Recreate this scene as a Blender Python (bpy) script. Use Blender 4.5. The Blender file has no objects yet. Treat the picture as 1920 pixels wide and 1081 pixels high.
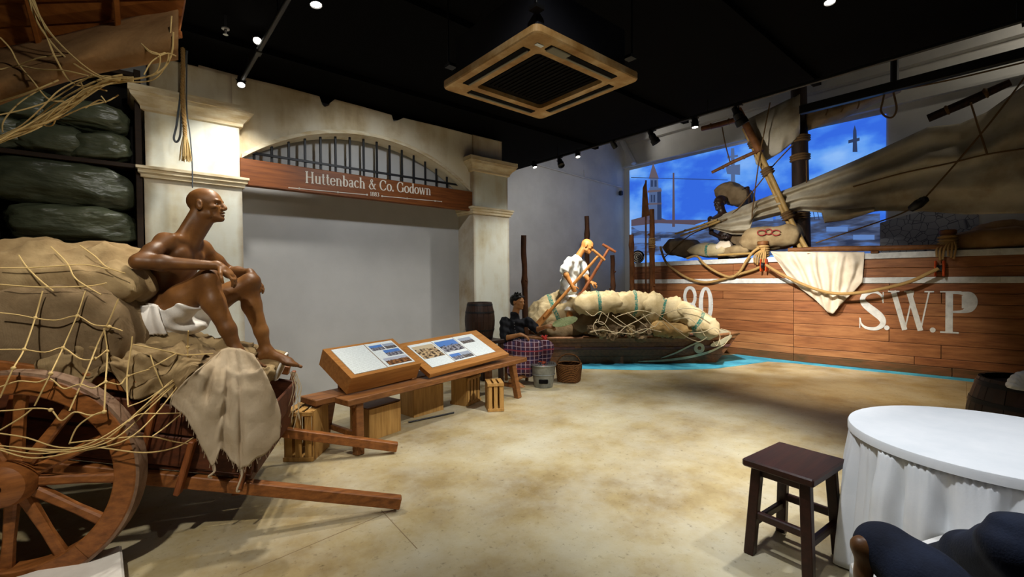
import bpy, bmesh, math, random
import numpy as np
from mathutils import Vector, Matrix, noise

# ------------------------------------------------------------------ camera, world, light
PI = math.pi
scene = bpy.context.scene
COL = scene.collection
IMG_W, IMG_H, FPX = 1920.0, 1081.0, 850.0
CAM = np.array([-1.40, -5.91, 1.5])
PITCH, ROLL = math.radians(1.0), math.radians(0.5)
_fh = np.array([.648, .762, 0.0]); _fh /= np.linalg.norm(_fh)
_r0 = np.array([_fh[1], -_fh[0], 0.0]); _zz = np.array([0, 0, 1.0])
FWD = math.cos(PITCH) * _fh - math.sin(PITCH) * _zz
_u0 = math.sin(PITCH) * _fh + math.cos(PITCH) * _zz
RGT = math.cos(ROLL) * _r0 - math.sin(ROLL) * _u0
UPV = math.sin(ROLL) * _r0 + math.cos(ROLL) * _u0
cam = bpy.data.cameras.new('camera'); cam_o = bpy.data.objects.new('camera', cam); COL.objects.link(cam_o)
cam.sensor_width = 36.0; cam.lens = FPX * 36.0 / IMG_W; cam.clip_start = 0.05; cam.clip_end = 100
cm = Matrix(((RGT[0], UPV[0], -FWD[0], CAM[0]), (RGT[1], UPV[1], -FWD[1], CAM[1]), (RGT[2], UPV[2], -FWD[2], CAM[2]), (0, 0, 0, 1)))
cam_o.matrix_world = cm
scene.camera = cam_o

scene.view_settings.view_transform = 'Standard'
scene.view_settings.look = 'None'
scene.view_settings.gamma = 1.0
scene.view_settings.use_curve_mapping = False
scene.view_settings.exposure = 0.0

world = bpy.data.worlds.new('world'); scene.world = world; world.use_nodes = True
world.node_tree.nodes['Background'].inputs[0].default_value = (1.0, .95, .88, 1)
world.node_tree.nodes['Background'].inputs[1].default_value = 0.022

def look_rot(d):
    return Vector(d).to_track_quat('-Z', 'Y').to_euler()

def spot(name, loc, target, power, angle, blend=.6, color=(1, .93, .82), size=.06):
    l = bpy.data.lights.new(name, 'SPOT'); l.energy = power; l.spot_size = math.radians(angle); l.spot_blend = blend
    l.color = color; l.shadow_soft_size = size
    o = bpy.data.objects.new(name, l); COL.objects.link(o); o.location = loc
    o.rotation_euler = look_rot(Vector(target) - Vector(loc))
    return o

WARM = (1, .92, .78); NEUT = (1, .96, .89); COOL = (.94, .97, 1.0)
# position, target, watts, cone, blend, colour : ceiling spots of the hall, several added with no fixture
SPOTS = [
    ('spot_cart_far', (-0.53, -1.70, 3.42), (-.85, -2.3, 1.0), 140, 66, .7, WARM),
    ('spot_cart_near', (-0.35, -2.54, 3.42), (-1.15, -2.4, 1.2), 160, 62, .7, WARM),
    ('spot_column', (-0.47, -0.95, 3.40), (-.6, -.35, 1.9), 85, 105, .9, NEUT),
    ('spot_floor', (2.50, -4.89, 3.55), (2.15, -3.35, 0), 880, 70, .95, (1, .98, .93)),
    ('spot_boatman', (4.20, -0.99, 3.42), (5.3, -.55, 1.2), 330, 62, .6, WARM),
    ('spot_stove', (4.25, -1.75, 3.42), (3.1, -.65, 1.0), 190, 75, .8, NEUT),
    ('spot_boat_front', (4.25, -2.3, 3.45), (5.3, -1.15, .35), 330, 66, .8, NEUT),
    ('spot_hull', (4.32, -2.92, 3.42), (7.7, -2.4, .7), 1050, 58, .7, NEUT),
    ('spot_panels', (1.10, -2.90, 3.60), (1.05, -1.5, .6), 210, 80, .8, NEUT),
    ('spot_hall_floor', (-0.5, -5.1, 3.60), (1.0, -3.4, 0), 90, 80, .9, (1, .98, .93)),
    ('spot_cart_front', (-2.2, -4.9, 3.60), (-1.95, -2.7, .75), 330, 66, .85, WARM),
    ('fill_awning', (-1.0, -4.7, 3.50), (-1.75, -1.4, 2.55), 85, 60, .8, WARM),  # added fill light with no fixture, brightens the plank awning
    ('spot_table', (2.0, -6.2, 3.60), (1.65, -5.6, .7), 150, 80, .8, COOL),
    ('fill_skirt', (.1, -4.75, 3.50), (1.25, -5.75, .3), 260, 60, .8, COOL),  # added fill for the shaded tablecloth skirt, no lamp body
    ('fill_rack', (-.8, -2.3, 3.50), (-1.95, -.2, 2.35), 42, 58, .8, NEUT),  # added fill that lightens the sacks in the dark rack
    ('spot_wall_wash', (.8, -2.0, 3.62), (1.0, -.0, 1.4), 92, 108, .9, COOL),
    ('spot_lettering', (4.32, -4.2, 3.42), (7.9, -3.8, .7), 300, 46, .8, NEUT),
    ('fill_hull_floor', (4.30, -4.6, 3.45), (6.5, -3.9, 0), 480, 62, 1.0, (1, .78, .5)),  # warm fill added for the floor before the hull, no fixture
    ('fill_sails', (4.3, -1.6, 3.50), (8.2, -2.2, 3.1), 430, 48, 1.0, NEUT),  # added to lift the dark sails, no lamp body here
    ('fill_ship_back', (8.35, -6.6, 5.2), (9.0, -4.6, 4.3), 35, 120, .9, WARM),  # unseen lamp added to brighten the wall behind the sails
    ('fill_picture_wall', (8.0, .9, 5.2), (9.0, -.6, 4.75), 17, 110, .9, NEUT),  # second unseen lamp, added to lift the wall above the picture
    ('spot_far_wall', (4.4, -1.2, 3.5), (6.4, 1.5, 2.0), 110, 110, .9, COOL),
]
for (n, l, t, p, a, b, c) in SPOTS:
    spot(n, l, t, p, a, b, c)

# ------------------------------------------------------------------ helpers
def ray(px, py):
    return FWD + (px - IMG_W / 2) / FPX * RGT - (py - IMG_H / 2) / FPX * UPV

def at(px, py, X=None, Y=None, Z=None, D=None):
    d = ray(px, py)
    if X is not None: t = (X - CAM[0]) / d[0]
    elif Y is not None: t = (Y - CAM[1]) / d[1]
    elif Z is not None: t = (Z - CAM[2]) / d[2]
    else: t = D
    return Vector(CAM + d * t)

def tag(o, label=None, cat=None, group=None, kind=None):
    if label: o['label'] = label
    if cat: o['category'] = cat
    if group: o['group'] = group
    if kind: o['kind'] = kind
    return o

def empty(name, loc=(0, 0, 0), rz=0.0, label=None, cat=None, group=None, kind=None):
    o = bpy.data.objects.new(name, None); COL.objects.link(o)
    o.location = loc; o.rotation_euler = (0, 0, rz); o.empty_display_size = .1
    tag(o, label, cat, group, kind)
    PENDING[o.name] = Matrix.Translation(Vector(loc)) @ Matrix.Rotation(rz, 4, 'Z')
    return o
PENDING = {}

def wm(o):
    """world matrix of a parent made by empty() or mk() without a depsgraph update"""
    return PENDING.get(o.name, Matrix.Identity(4))

def mk(name, verts, faces, mat, parent=None, smooth=False, local=False, loc=None, auto=None):
    """one mesh object; verts in world space unless local=True (then in the parent's space)"""
    me = bpy.data.meshes.new(name)
    if loc is not None and parent is None:
        l = Vector(loc); verts = [tuple(Vector(v) - l) for v in verts]
    elif parent is not None and not local:
        inv = wm(parent).inverted(); verts = [tuple(inv @ Vector(v)) for v in verts]
    else:
        verts = [tuple(v) for v in verts]
    me.from_pydata(verts, [], faces); me.update()
    if smooth:
        me.polygons.foreach_set('use_smooth', [True] * len(me.polygons))
        if auto is not None:
            try: me.set_sharp_from_angle(angle=math.radians(auto))
            except Exception: pass
    me.materials.append(mat)
    o = bpy.data.objects.new(name, me); COL.objects.link(o)
    if parent is not None:
        o.parent = parent
        PENDING[o.name] = wm(parent).copy()
    elif loc is not None:
        o.location = loc; PENDING[o.name] = Matrix.Translation(Vector(loc))
    else:
        PENDING[o.name] = Matrix.Identity(4)
    return o

class MB:
    """collects shapes into one mesh"""
    def __init__(s): s.v = []; s.f = []
    def add(s, v, f):
        n = len(s.v); s.v += [tuple(q) for q in v]; s.f += [tuple(i + n for i in q) for q in f]; return s
    def box(s, c, d, M=None, b=0.0):
        v, f = boxvf(c, d, M, b); return s.add(v, f)
    def tube(s, pts, r, n=6, caps=True):
        v, f = tubevf(pts, r, n, caps); return s.add(v, f)
    def build(s, name, mat, parent=None, **k): return mk(name, s.v, s.f, mat, parent, **k)

def boxvf(c, d, M=None, b=0.0):
    """box centre c, full size d, matrix M applied about c, bevel b"""
    c = Vector(c); hx, hy, hz = d[0] / 2, d[1] / 2, d[2] / 2
    if b <= 0:
        v = [Vector((x * hx, y * hy, z * hz)) for x in (-1, 1) for y in (-1, 1) for z in (-1, 1)]
        f = [(0, 1, 3, 2), (4, 6, 7, 5), (0, 4, 5, 1), (2, 3, 7, 6), (0, 2, 6, 4), (1, 5, 7, 3)]
    else:
        b = min(b, hx * .9, hy * .9, hz * .9); v = []; idx = {}
        for sx in (-1, 1):
            for sy in (-1, 1):
                for sz in (-1, 1):
                    for k in range(3):
                        p = [sx * (hx - b), sy * (hy - b), sz * (hz - b)]
                        p[k] += (sx, sy, sz)[k] * b
                        idx[(sx, sy, sz, k)] = len(v); v.append(Vector(p))
        f = []
        for k in range(3):
            a, c2 = [i for i in range(3) if i != k]
            for s_ in (-1, 1):
                q = []
                for (p1, p2) in ((-1, -1), (1, -1), (1, 1), (-1, 1)):
                    sg = [0, 0, 0]; sg[k] = s_; sg[a] = p1; sg[c2] = p2
                    q.append(idx[(*sg, k)])
                flip = (s_ > 0) ^ (k == 1)
                f.append(tuple(q) if flip else tuple(reversed(q)))
        for k in range(3):
            a, c2 = [i for i in range(3) if i != k]
            for p1 in (-1, 1):
                for p2 in (-1, 1):
                    e = []
                    for s_ in (-1, 1):
                        sg = [0, 0, 0]; sg[k] = s_; sg[a] = p1; sg[c2] = p2; e.append(tuple(sg))
                    f.append((idx[(*e[0], a)], idx[(*e[1], a)], idx[(*e[1], c2)], idx[(*e[0], c2)]))
        for sx in (-1, 1):
            for sy in (-1, 1):
                for sz in (-1, 1):
                    f.append(tuple(idx[(sx, sy, sz, k)] for k in range(3)))
    if M is not None: v = [M.to_3x3() @ q for q in v]
    v = [q + c for q in v]
    return v, fix_normals(v, f)

def fix_normals(v, f):
    c = sum((Vector(q) for q in v), Vector()) / len(v); out = []
    for q in f:
        a, b, d = (Vector(v[q[i]]) for i in (0, 1, 2)); n = (b - a).cross(d - a)
        m = sum((Vector(v[i]) for i in q), Vector()) / len(q)
        out.append(q if n.dot(m - c) >= 0 else tuple(reversed(q)))
    return out

def catmull(pts, sub=6):
    P = [Vector(p) for p in pts]
    if len(P) < 3: return P
    out = []
    for i in range(len(P) - 1):
        a = P[max(i - 1, 0)]; b = P[i]; c = P[i + 1]; d = P[min(i + 2, len(P) - 1)]
        for k in range(sub):
            t = k / sub; t2 = t * t; t3 = t2 * t
            out.append(.5 * ((2 * b) + (c - a) * t + (2 * a - 5 * b + 4 * c - d) * t2 + (3 * b - a - 3 * c + d) * t3))
    out.append(P[-1]); return out

def tubevf(pts, r, n=6, caps=True):
    P = [Vector(p) for p in pts]; m = len(P)
    rs = r if isinstance(r, (list, tuple)) else [r] * m
    v = []; f = []; prev = None
    for i in range(m):
        t = (P[min(i + 1, m - 1)] - P[max(i - 1, 0)])
        if t.length < 1e-9: t = Vector((0, 0, 1))
        t.normalize()
        if prev is None:
            a = Vector((0, 0, 1)) if abs(t.z) < .9 else Vector((1, 0, 0)); s_ = t.cross(a).normalized()
        else:
            s_ = (prev - t * prev.dot(t))
            s_ = s_.normalized() if s_.length > 1e-6 else t.orthogonal().normalized()
        prev = s_; w = t.cross(s_)
        for k in range(n):
            an = 2 * PI * k / n; v.append(P[i] + (s_ * math.cos(an) + w * math.sin(an)) * rs[i])
    for i in range(m - 1):
        for k in range(n):
            f.append((i * n + k, i * n + (k + 1) % n, (i + 1) * n + (k + 1) % n, (i + 1) * n + k))
    if caps:
        f.append(tuple(reversed(range(n)))); f.append(tuple((m - 1) * n + k for k in range(n)))
    return v, f

def tube(name, pts, r, mat, parent=None, n=8, smooth=True, sub=0, **k):
    if sub and len(pts) > 2:
        m0 = len(pts); pts = catmull(pts, sub)
        if isinstance(r, (list, tuple)): r = [float(x) for x in np.interp(np.linspace(0, m0 - 1, len(pts)), range(m0), r)]
    v, f = tubevf(pts, r, n); return mk(name, v, f, mat, parent, smooth=smooth, auto=50, **k)

def bar(name, a, b, w, h, mat, parent=None, up=(0, 0, 1), bev=.006, **k):
    """squared timber from a to b"""
    a = Vector(a); b = Vector(b); d = b - a; x = d.normalized(); u = Vector(up); y = u.cross(x).normalized(); z = x.cross(y)
    M = Matrix((x, y, z)).transposed()
    v, f = boxvf((a + b) / 2, (d.length, w, h), M, bev)
    return mk(name, v, f, mat, parent, **k)

def lathevf(prof, n=32, c=(0, 0, 0), axis=(0, 0, 1), closed=False):
    ax = Vector(axis).normalized(); s_ = ax.orthogonal().normalized(); w = ax.cross(s_); c = Vector(c); v = []; f = []
    for (r, z) in prof:
        for k in range(n):
            a = 2 * PI * k / n; v.append(c + ax * z + (s_ * math.cos(a) + w * math.sin(a)) * r)
    m = len(prof)
    for i in range(m - 1 if not closed else m):
        j = (i + 1) % m
        for k in range(n):
            f.append((i * n + k, i * n + (k + 1) % n, j * n + (k + 1) % n, j * n + k))
    return v, f

def lathe(name, prof, mat, parent=None, n=32, c=(0, 0, 0), axis=(0, 0, 1), closed=False, smooth=True, **k):
    v, f = lathevf(prof, n, c, axis, closed); return mk(name, v, f, mat, parent, smooth=smooth, auto=35, **k)

def nz(p, s=1.0, seed=0.0):
    return noise.noise(Vector((p[0] * s + seed * 7.31, p[1] * s - seed * 3.7, p[2] * s + seed * 1.9)))

def gridsurf(name, fn, nu, nv, mat, parent=None, thick=.004, smooth=True, **k):
    v = [fn(i / nu, j / nv) for j in range(nv + 1) for i in range(nu + 1)]
    f = [(j * (nu + 1) + i, j * (nu + 1) + i + 1, (j + 1) * (nu + 1) + i + 1, (j + 1) * (nu + 1) + i) for j in range(nv) for i in range(nu)]
    o = mk(name, v, f, mat, parent, smooth=smooth, **k)
    if thick:
        m = o.modifiers.new('thickness', 'SOLIDIFY'); m.thickness = thick; m.offset = 0
    return o

def rz(a): return Matrix.Rotation(a, 4, 'Z')
def rx(a): return Matrix.Rotation(a, 4, 'X')
def ry(a): return Matrix.Rotation(a, 4, 'Y')

# ------------------------------------------------------------------ materials
MATS = {}
def srgb(c):
    def g(x):
        x /= 255.0
        return x / 12.92 if x <= .04045 else ((x + .055) / 1.055) ** 2.4
    return (g(c[0]), g(c[1]), g(c[2]), 1.0)

def newmat(name):
    m = bpy.data.materials.new(name); m.use_nodes = True
    nt = m.node_tree; b = nt.nodes['Principled BSDF']
    MATS[name] = m; return m, nt, b

def N(nt, t, **k):
    n = nt.nodes.new(t)
    for a, b in k.items():
        if a.startswith('i_'):
            n.inputs[a[2:].replace('_', ' ')].default_value = b
        else: setattr(n, a, b)
    return n

def plain(name, c, rough=.6, metal=0.0, emit=None, es=0.0, spec=None):
    m, nt, b = newmat(name)
    b.inputs['Base Color'].default_value = srgb(c); b.inputs['Roughness'].default_value = rough; b.inputs['Metallic'].default_value = metal
    if spec is not None: b.inputs['Specular IOR Level'].default_value = spec
    if emit: b.inputs['Emission Color'].default_value = srgb(emit); b.inputs['Emission Strength'].default_value = es
    return m

def mottled(name, c1, c2, scale=4.0, rough=.7, bump=.15, bscale=40.0, stretch=(1, 1, 1), detail=6.0, c3=None, spec=.3, lo=.35, hi=.65, rvar=0.0, metal=0.0, dist=.01):
    """two or three colours mixed by noise, a fine bump"""
    m, nt, b = newmat(name)
    tc = N(nt, 'ShaderNodeTexCoord'); mp = N(nt, 'ShaderNodeMapping'); mp.inputs['Scale'].default_value = stretch
    nt.links.new(tc.outputs['Object'], mp.inputs['Vector'])
    n1 = N(nt, 'ShaderNodeTexNoise'); n1.inputs['Scale'].default_value = scale; n1.inputs['Detail'].default_value = detail; n1.inputs['Roughness'].default_value = .62
    nt.links.new(mp.outputs['Vector'], n1.inputs['Vector'])
    r = N(nt, 'ShaderNodeValToRGB'); r.color_ramp.elements[0].position = lo; r.color_ramp.elements[1].position = hi
    r.color_ramp.elements[0].color = srgb(c1); r.color_ramp.elements[1].color = srgb(c2)
    if c3:
        e = r.color_ramp.elements.new((lo + hi) / 2); e.color = srgb(c3)
    nt.links.new(n1.outputs['Fac'], r.inputs['Fac']); nt.links.new(r.outputs['Color'], b.inputs['Base Color'])
    b.inputs['Roughness'].default_value = rough; b.inputs['Specular IOR Level'].default_value = spec; b.inputs['Metallic'].default_value = metal
    if bump:
        n2 = N(nt, 'ShaderNodeTexNoise'); n2.inputs['Scale'].default_value = bscale; n2.inputs['Detail'].default_value = 4
        nt.links.new(mp.outputs['Vector'], n2.inputs['Vector'])
        bp = N(nt, 'ShaderNodeBump'); bp.inputs['Strength'].default_value = bump; bp.inputs['Distance'].default_value = dist
        nt.links.new(n2.outputs['Fac'], bp.inputs['Height']); nt.links.new(bp.outputs['Normal'], b.inputs['Normal'])
    return m

def wood(name, c1, c2, axis='X', scale=3.0, rough=.55, spec=.35, bump=.12, stretch=14.0):
    st = {'X': (1, stretch, stretch), 'Y': (stretch, 1, stretch), 'Z': (stretch, stretch, 1)}[axis]
    return mottled(name, c1, c2, scale, rough, bump, scale * 3, st, 8.0, None, spec, .3, .7, dist=.004)

def burlap(name, c1, c2, stripe=None, scale=6.0, weave=260.0, rough=.95):
    """woven jute: two crossed wave textures for the relief, blotches, an optional printed stripe across local X"""
    m, nt, b = newmat(name)
    tc = N(nt, 'ShaderNodeTexCoord')
    n1 = N(nt, 'ShaderNodeTexNoise'); n1.inputs['Scale'].default_value = scale; n1.inputs['Detail'].default_value = 7
    nt.links.new(tc.outputs['Object'], n1.inputs['Vector'])
    r = N(nt, 'ShaderNodeValToRGB'); r.color_ramp.elements[0].position = .33; r.color_ramp.elements[1].position = .67
    r.color_ramp.elements[0].color = srgb(c1); r.color_ramp.elements[1].color = srgb(c2)
    nt.links.new(n1.outputs['Fac'], r.inputs['Fac']); col = r.outputs['Color']
    if stripe:
        sc, pos, wid = stripe
        sx = N(nt, 'ShaderNodeSeparateXYZ'); nt.links.new(tc.outputs['Generated'], sx.inputs[0])
        a = N(nt, 'ShaderNodeMath', operation='SUBTRACT'); nt.links.new(sx.outputs['X'], a.inputs[0]); a.inputs[1].default_value = pos
        a2 = N(nt, 'ShaderNodeMath', operation='ABSOLUTE'); nt.links.new(a.outputs[0], a2.inputs[0])
        a3 = N(nt, 'ShaderNodeMath', operation='LESS_THAN'); nt.links.new(a2.outputs[0], a3.inputs[0]); a3.inputs[1].default_value = wid
        n3 = N(nt, 'ShaderNodeTexNoise'); n3.inputs['Scale'].default_value = 40; nt.links.new(tc.outputs['Object'], n3.inputs['Vector'])
        a4 = N(nt, 'ShaderNodeMath', operation='MULTIPLY'); nt.links.new(a3.outputs[0], a4.inputs[0])
        r3 = N(nt, 'ShaderNodeMapRange'); r3.inputs['From Min'].default_value = .3; r3.inputs['From Max'].default_value = .55; nt.links.new(n3.outputs['Fac'], r3.inputs['Value'])
        nt.links.new(r3.outputs[0], a4.inputs[1])
        mx = N(nt, 'ShaderNodeMix', data_type='RGBA'); nt.links.new(a4.outputs[0], mx.inputs['Factor']); nt.links.new(col, mx.inputs['A']); mx.inputs['B'].default_value = srgb(sc)
        col = mx.outputs['Result']
    nt.links.new(col, b.inputs['Base Color'])
    b.inputs['Roughness'].default_value = rough; b.inputs['Specular IOR Level'].default_value = .15
    hs = []
    for ax in ('X', 'Z'):
        w = N(nt, 'ShaderNodeTexWave', bands_direction=ax); w.inputs['Scale'].default_value = weave / 2.2; w.inputs['Distortion'].default_value = 1.5
        nt.links.new(tc.outputs['Object'], w.inputs['Vector']); hs.append(w)
    ad = N(nt, 'ShaderNodeMath', operation='ADD'); nt.links.new(hs[0].outputs['Fac'], ad.inputs[0]); nt.links.new(hs[1].outputs['Fac'], ad.inputs[1])
    n4 = N(nt, 'ShaderNodeTexNoise'); n4.inputs['Scale'].default_value = 18; n4.inputs['Detail'].default_value = 5; nt.links.new(tc.outputs['Object'], n4.inputs['Vector'])
    ml = N(nt, 'ShaderNodeMath', operation='MULTIPLY_ADD'); nt.links.new(n4.outputs['Fac'], ml.inputs[0]); ml.inputs[1].default_value = 15.0; nt.links.new(ad.outputs[0], ml.inputs[2])
    bp = N(nt, 'ShaderNodeBump'); bp.inputs['Strength'].default_value = .6; bp.inputs['Distance'].default_value = .0035
    nt.links.new(ml.outputs[0], bp.inputs['Height']); nt.links.new(bp.outputs['Normal'], b.inputs['Normal'])
    return m

def ropemat(name, c1, c2, turns=55.0):
    m, nt, b = newmat(name)
    tc = N(nt, 'ShaderNodeTexCoord')
    w = N(nt, 'ShaderNodeTexWave', bands_direction='DIAGONAL'); w.inputs['Scale'].default_value = turns; w.inputs['Distortion'].default_value = .6
    nt.links.new(tc.outputs['Object'], w.inputs['Vector'])
    r = N(nt, 'ShaderNodeValToRGB'); r.color_ramp.elements[0].color = srgb(c1); r.color_ramp.elements[1].color = srgb(c2)
    nt.links.new(w.outputs['Fac'], r.inputs['Fac']); nt.links.new(r.outputs['Color'], b.inputs['Base Color'])
    b.inputs['Roughness'].default_value = .9; b.inputs['Specular IOR Level'].default_value = .2
    bp = N(nt, 'ShaderNodeBump'); bp.inputs['Strength'].default_value = .6; bp.inputs['Distance'].default_value = .004
    nt.links.new(w.outputs['Fac'], bp.inputs['Height']); nt.links.new(bp.outputs['Normal'], b.inputs['Normal'])
    return m

def stained_plaster(name, base, stain, dark):
    """cream plaster with brown water stains of their own shape (blotches and vertical runs)"""
    m, nt, b = newmat(name)
    tc = N(nt, 'ShaderNodeTexCoord')
    n1 = N(nt, 'ShaderNodeTexNoise'); n1.inputs['Scale'].default_value = 1.6; n1.inputs['Detail'].default_value = 8; n1.inputs['Roughness'].default_value = .65
    nt.links.new(tc.outputs['Object'], n1.inputs['Vector'])
    mp = N(nt, 'ShaderNodeMapping'); mp.inputs['Scale'].default_value = (2.6, 2.6, .6); nt.links.new(tc.outputs['Object'], mp.inputs['Vector'])
    n2 = N(nt, 'ShaderNodeTexNoise'); n2.inputs['Scale'].default_value = 1.5; n2.inputs['Detail'].default_value = 6; nt.links.new(mp.outputs['Vector'], n2.inputs['Vector'])
    ad = N(nt, 'ShaderNodeMath', operation='MULTIPLY'); nt.links.new(n1.outputs['Fac'], ad.inputs[0]); nt.links.new(n2.outputs['Fac'], ad.inputs[1])
    r = N(nt, 'ShaderNodeValToRGB'); e = r.color_ramp.elements
    e[0].position = .22; e[0].color = srgb(base); e[1].position = .58; e[1].color = srgb(dark)
    q = e.new(.36); q.color = srgb(stain)
    nt.links.new(ad.outputs[0], r.inputs['Fac'])
    # brown edges: dirt gathered along the borders of the piece
    sx = N(nt, 'ShaderNodeSeparateXYZ'); nt.links.new(tc.outputs['Generated'], sx.inputs[0])
    ed = None
    for ax, wd in (('X', .07), ('Z', .05)):
        a = N(nt, 'ShaderNodeMath', operation='SUBTRACT'); nt.links.new(sx.outputs[ax], a.inputs[0]); a.inputs[1].default_value = .5
        a2 = N(nt, 'ShaderNodeMath', operation='ABSOLUTE'); nt.links.new(a.outputs[0], a2.inputs[0])
        a3 = N(nt, 'ShaderNodeMapRange'); a3.inputs['From Min'].default_value = .5 - wd; a3.inputs['From Max'].default_value = .5; nt.links.new(a2.outputs[0], a3.inputs['Value'])
        if ed is None: ed = a3.outputs[0]
        else:
            mx = N(nt, 'ShaderNodeMath', operation='MAXIMUM'); nt.links.new(ed, mx.inputs[0]); nt.links.new(a3.outputs[0], mx.inputs[1]); ed = mx.outputs[0]
    k = N(nt, 'ShaderNodeMath', operation='MULTIPLY'); nt.links.new(ed, k.inputs[0]); nt.links.new(n1.outputs['Fac'], k.inputs[1])
    mix = N(nt, 'ShaderNodeMix', data_type='RGBA'); nt.links.new(k.outputs[0], mix.inputs['Factor']); nt.links.new(r.outputs['Color'], mix.inputs['A']); mix.inputs['B'].default_value = srgb(dark)
    nt.links.new(mix.outputs['Result'], b.inputs['Base Color'])
    b.inputs['Roughness'].default_value = .9; b.inputs['Specular IOR Level'].default_value = .2
    bp = N(nt, 'ShaderNodeBump'); bp.inputs['Strength'].default_value = .25; bp.inputs['Distance'].default_value = .01
    nt.links.new(n1.outputs['Fac'], bp.inputs['Height']); nt.links.new(bp.outputs['Normal'], b.inputs['Normal'])
    return m

def emitmat(name, c, s=1.0):
    m = bpy.data.materials.new(name); m.use_nodes = True; nt = m.node_tree
    for n in list(nt.nodes):
        if n.type == 'BSDF_PRINCIPLED': nt.nodes.remove(n)
    e = nt.nodes.new('ShaderNodeEmission'); e.inputs[0].default_value = srgb(c); e.inputs[1].default_value = s
    nt.links.new(e.outputs[0], nt.nodes['Material Output'].inputs['Surface']); return m

def floor_mat():
    m, nt, b = newmat('floor_concrete')
    tc = N(nt, 'ShaderNodeTexCoord')
    n1 = N(nt, 'ShaderNodeTexNoise'); n1.inputs['Scale'].default_value = .9; n1.inputs['Detail'].default_value = 9; n1.inputs['Roughness'].default_value = .66
    n2 = N(nt, 'ShaderNodeTexNoise'); n2.inputs['Scale'].default_value = 2.2; n2.inputs['Detail'].default_value = 10; n2.inputs['Roughness'].default_value = .7
    n3 = N(nt, 'ShaderNodeTexNoise'); n3.inputs['Scale'].default_value = 24; n3.inputs['Detail'].default_value = 6; n3.inputs['Roughness'].default_value = .7
    for n in (n1, n2, n3): nt.links.new(tc.outputs['Object'], n.inputs['Vector'])
    r = N(nt, 'ShaderNodeValToRGB'); e = r.color_ramp.elements; e[0].position = .36; e[0].color = srgb((140, 120, 80)); e[1].position = .66; e[1].color = srgb((196, 186, 154)); q = e.new(.5); q.color = srgb((170, 152, 110))
    nt.links.new(n1.outputs['Fac'], r.inputs['Fac'])
    r2 = N(nt, 'ShaderNodeValToRGB'); e = r2.color_ramp.elements; e[0].position = .40; e[0].color = (0, 0, 0, 1); e[1].position = .66; e[1].color = (1, 1, 1, 1)
    nt.links.new(n2.outputs['Fac'], r2.inputs['Fac'])
    mx = N(nt, 'ShaderNodeMix', data_type='RGBA'); k = N(nt, 'ShaderNodeMath', operation='MULTIPLY'); nt.links.new(r2.outputs['Color'], k.inputs[0]); k.inputs[1].default_value = .55
    nt.links.new(k.outputs[0], mx.inputs['Factor']); nt.links.new(r.outputs['Color'], mx.inputs['A']); mx.inputs['B'].default_value = srgb((190, 186, 170))
    r3 = N(nt, 'ShaderNodeValToRGB'); e = r3.color_ramp.elements; e[0].position = .28; e[0].color = (.3, .26, .2, 1); e[1].position = .42; e[1].color = (1, 1, 1, 1)
    nt.links.new(n3.outputs['Fac'], r3.inputs['Fac'])
    m2 = N(nt, 'ShaderNodeMix', data_type='RGBA', blend_type='MULTIPLY'); m2.inputs['Factor'].default_value = .8; nt.links.new(mx.outputs['Result'], m2.inputs['A']); nt.links.new(r3.outputs['Color'], m2.inputs['B'])
    nt.links.new(m2.outputs['Result'], b.inputs['Base Color'])
    rr = N(nt, 'ShaderNodeMapRange'); rr.inputs['To Min'].default_value = .38; rr.inputs['To Max'].default_value = .62; nt.links.new(n2.outputs['Fac'], rr.inputs['Value']); nt.links.new(rr.outputs[0], b.inputs['Roughness'])
    b.inputs['Specular IOR Level'].default_value = .4
    bp = N(nt, 'ShaderNodeBump'); bp.inputs['Strength'].default_value = .12; bp.inputs['Distance'].default_value = .01; nt.links.new(n3.outputs['Fac'], bp.inputs['Height']); nt.links.new(bp.outputs['Normal'], b.inputs['Normal'])
    return m
M_black = plain('black_ceiling_paint', (7, 7, 8), .9, spec=.05)
M_blackmetal = plain('black_metal', (16, 16, 17), .5)
M_wall = mottled('white_wall_paint', (198, 196, 190), (214, 212, 206), 1.2, .85, .05, 60, spec=.2)
M_panelwall = mottled('grey_wall_paint', (176, 176, 174), (190, 190, 188), .8, .85, .05, 60, spec=.2)
M_facade = stained_plaster('stained_plaster', (234, 224, 198), (210, 192, 154), (136, 96, 56))
M_column = stained_plaster('column_plaster', (230, 232, 218), (212, 204, 174), (140, 104, 62))
M_cornice = mottled('cornice_plaster', (230, 220, 192), (204, 182, 140), 5, .85, .15, 30, (1, 1, 4))
M_floor = floor_mat()
M_joint = plain('floor_joint', (140, 122, 92), .9)
M_blue = mottled('sea_blue_paint', (48, 140, 176), (88, 186, 214), 3, .6, .03, 60)
M_signwood = wood('sign_wood', (92, 48, 18), (132, 76, 32), 'X', 2.5, .5)
M_lettersign = plain('sign_letter_paint', (205, 198, 184), .7)
M_iron = plain('black_iron', (14, 14, 18), .55)
M_cartwood = wood('cart_wood', (104, 60, 26), (160, 100, 50), 'X', 2.5, .5)
M_cartwoodz = wood('cart_wood_upright', (104, 54, 24), (152, 88, 44), 'Z', 2.5, .5)
M_cartdark = wood('cart_board_wood', (62, 30, 14), (96, 50, 24), 'X', 2.5, .6)
M_tyre = mottled('iron_tyre', (104, 76, 56), (138, 112, 92), 12, .6, .2, 60)
M_bench = wood('bench_wood', (98, 58, 28), (146, 96, 50), 'X', 2.2, .5)
M_boxwood = wood('display_wood', (140, 88, 36), (182, 126, 62), 'X', 2.0, .45)
M_crate = wood('pine_crate_wood', (150, 108, 52), (196, 152, 86), 'Z', 2.5, .6)
M_paper = plain('paper_white', (226, 232, 232), .5)
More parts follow.
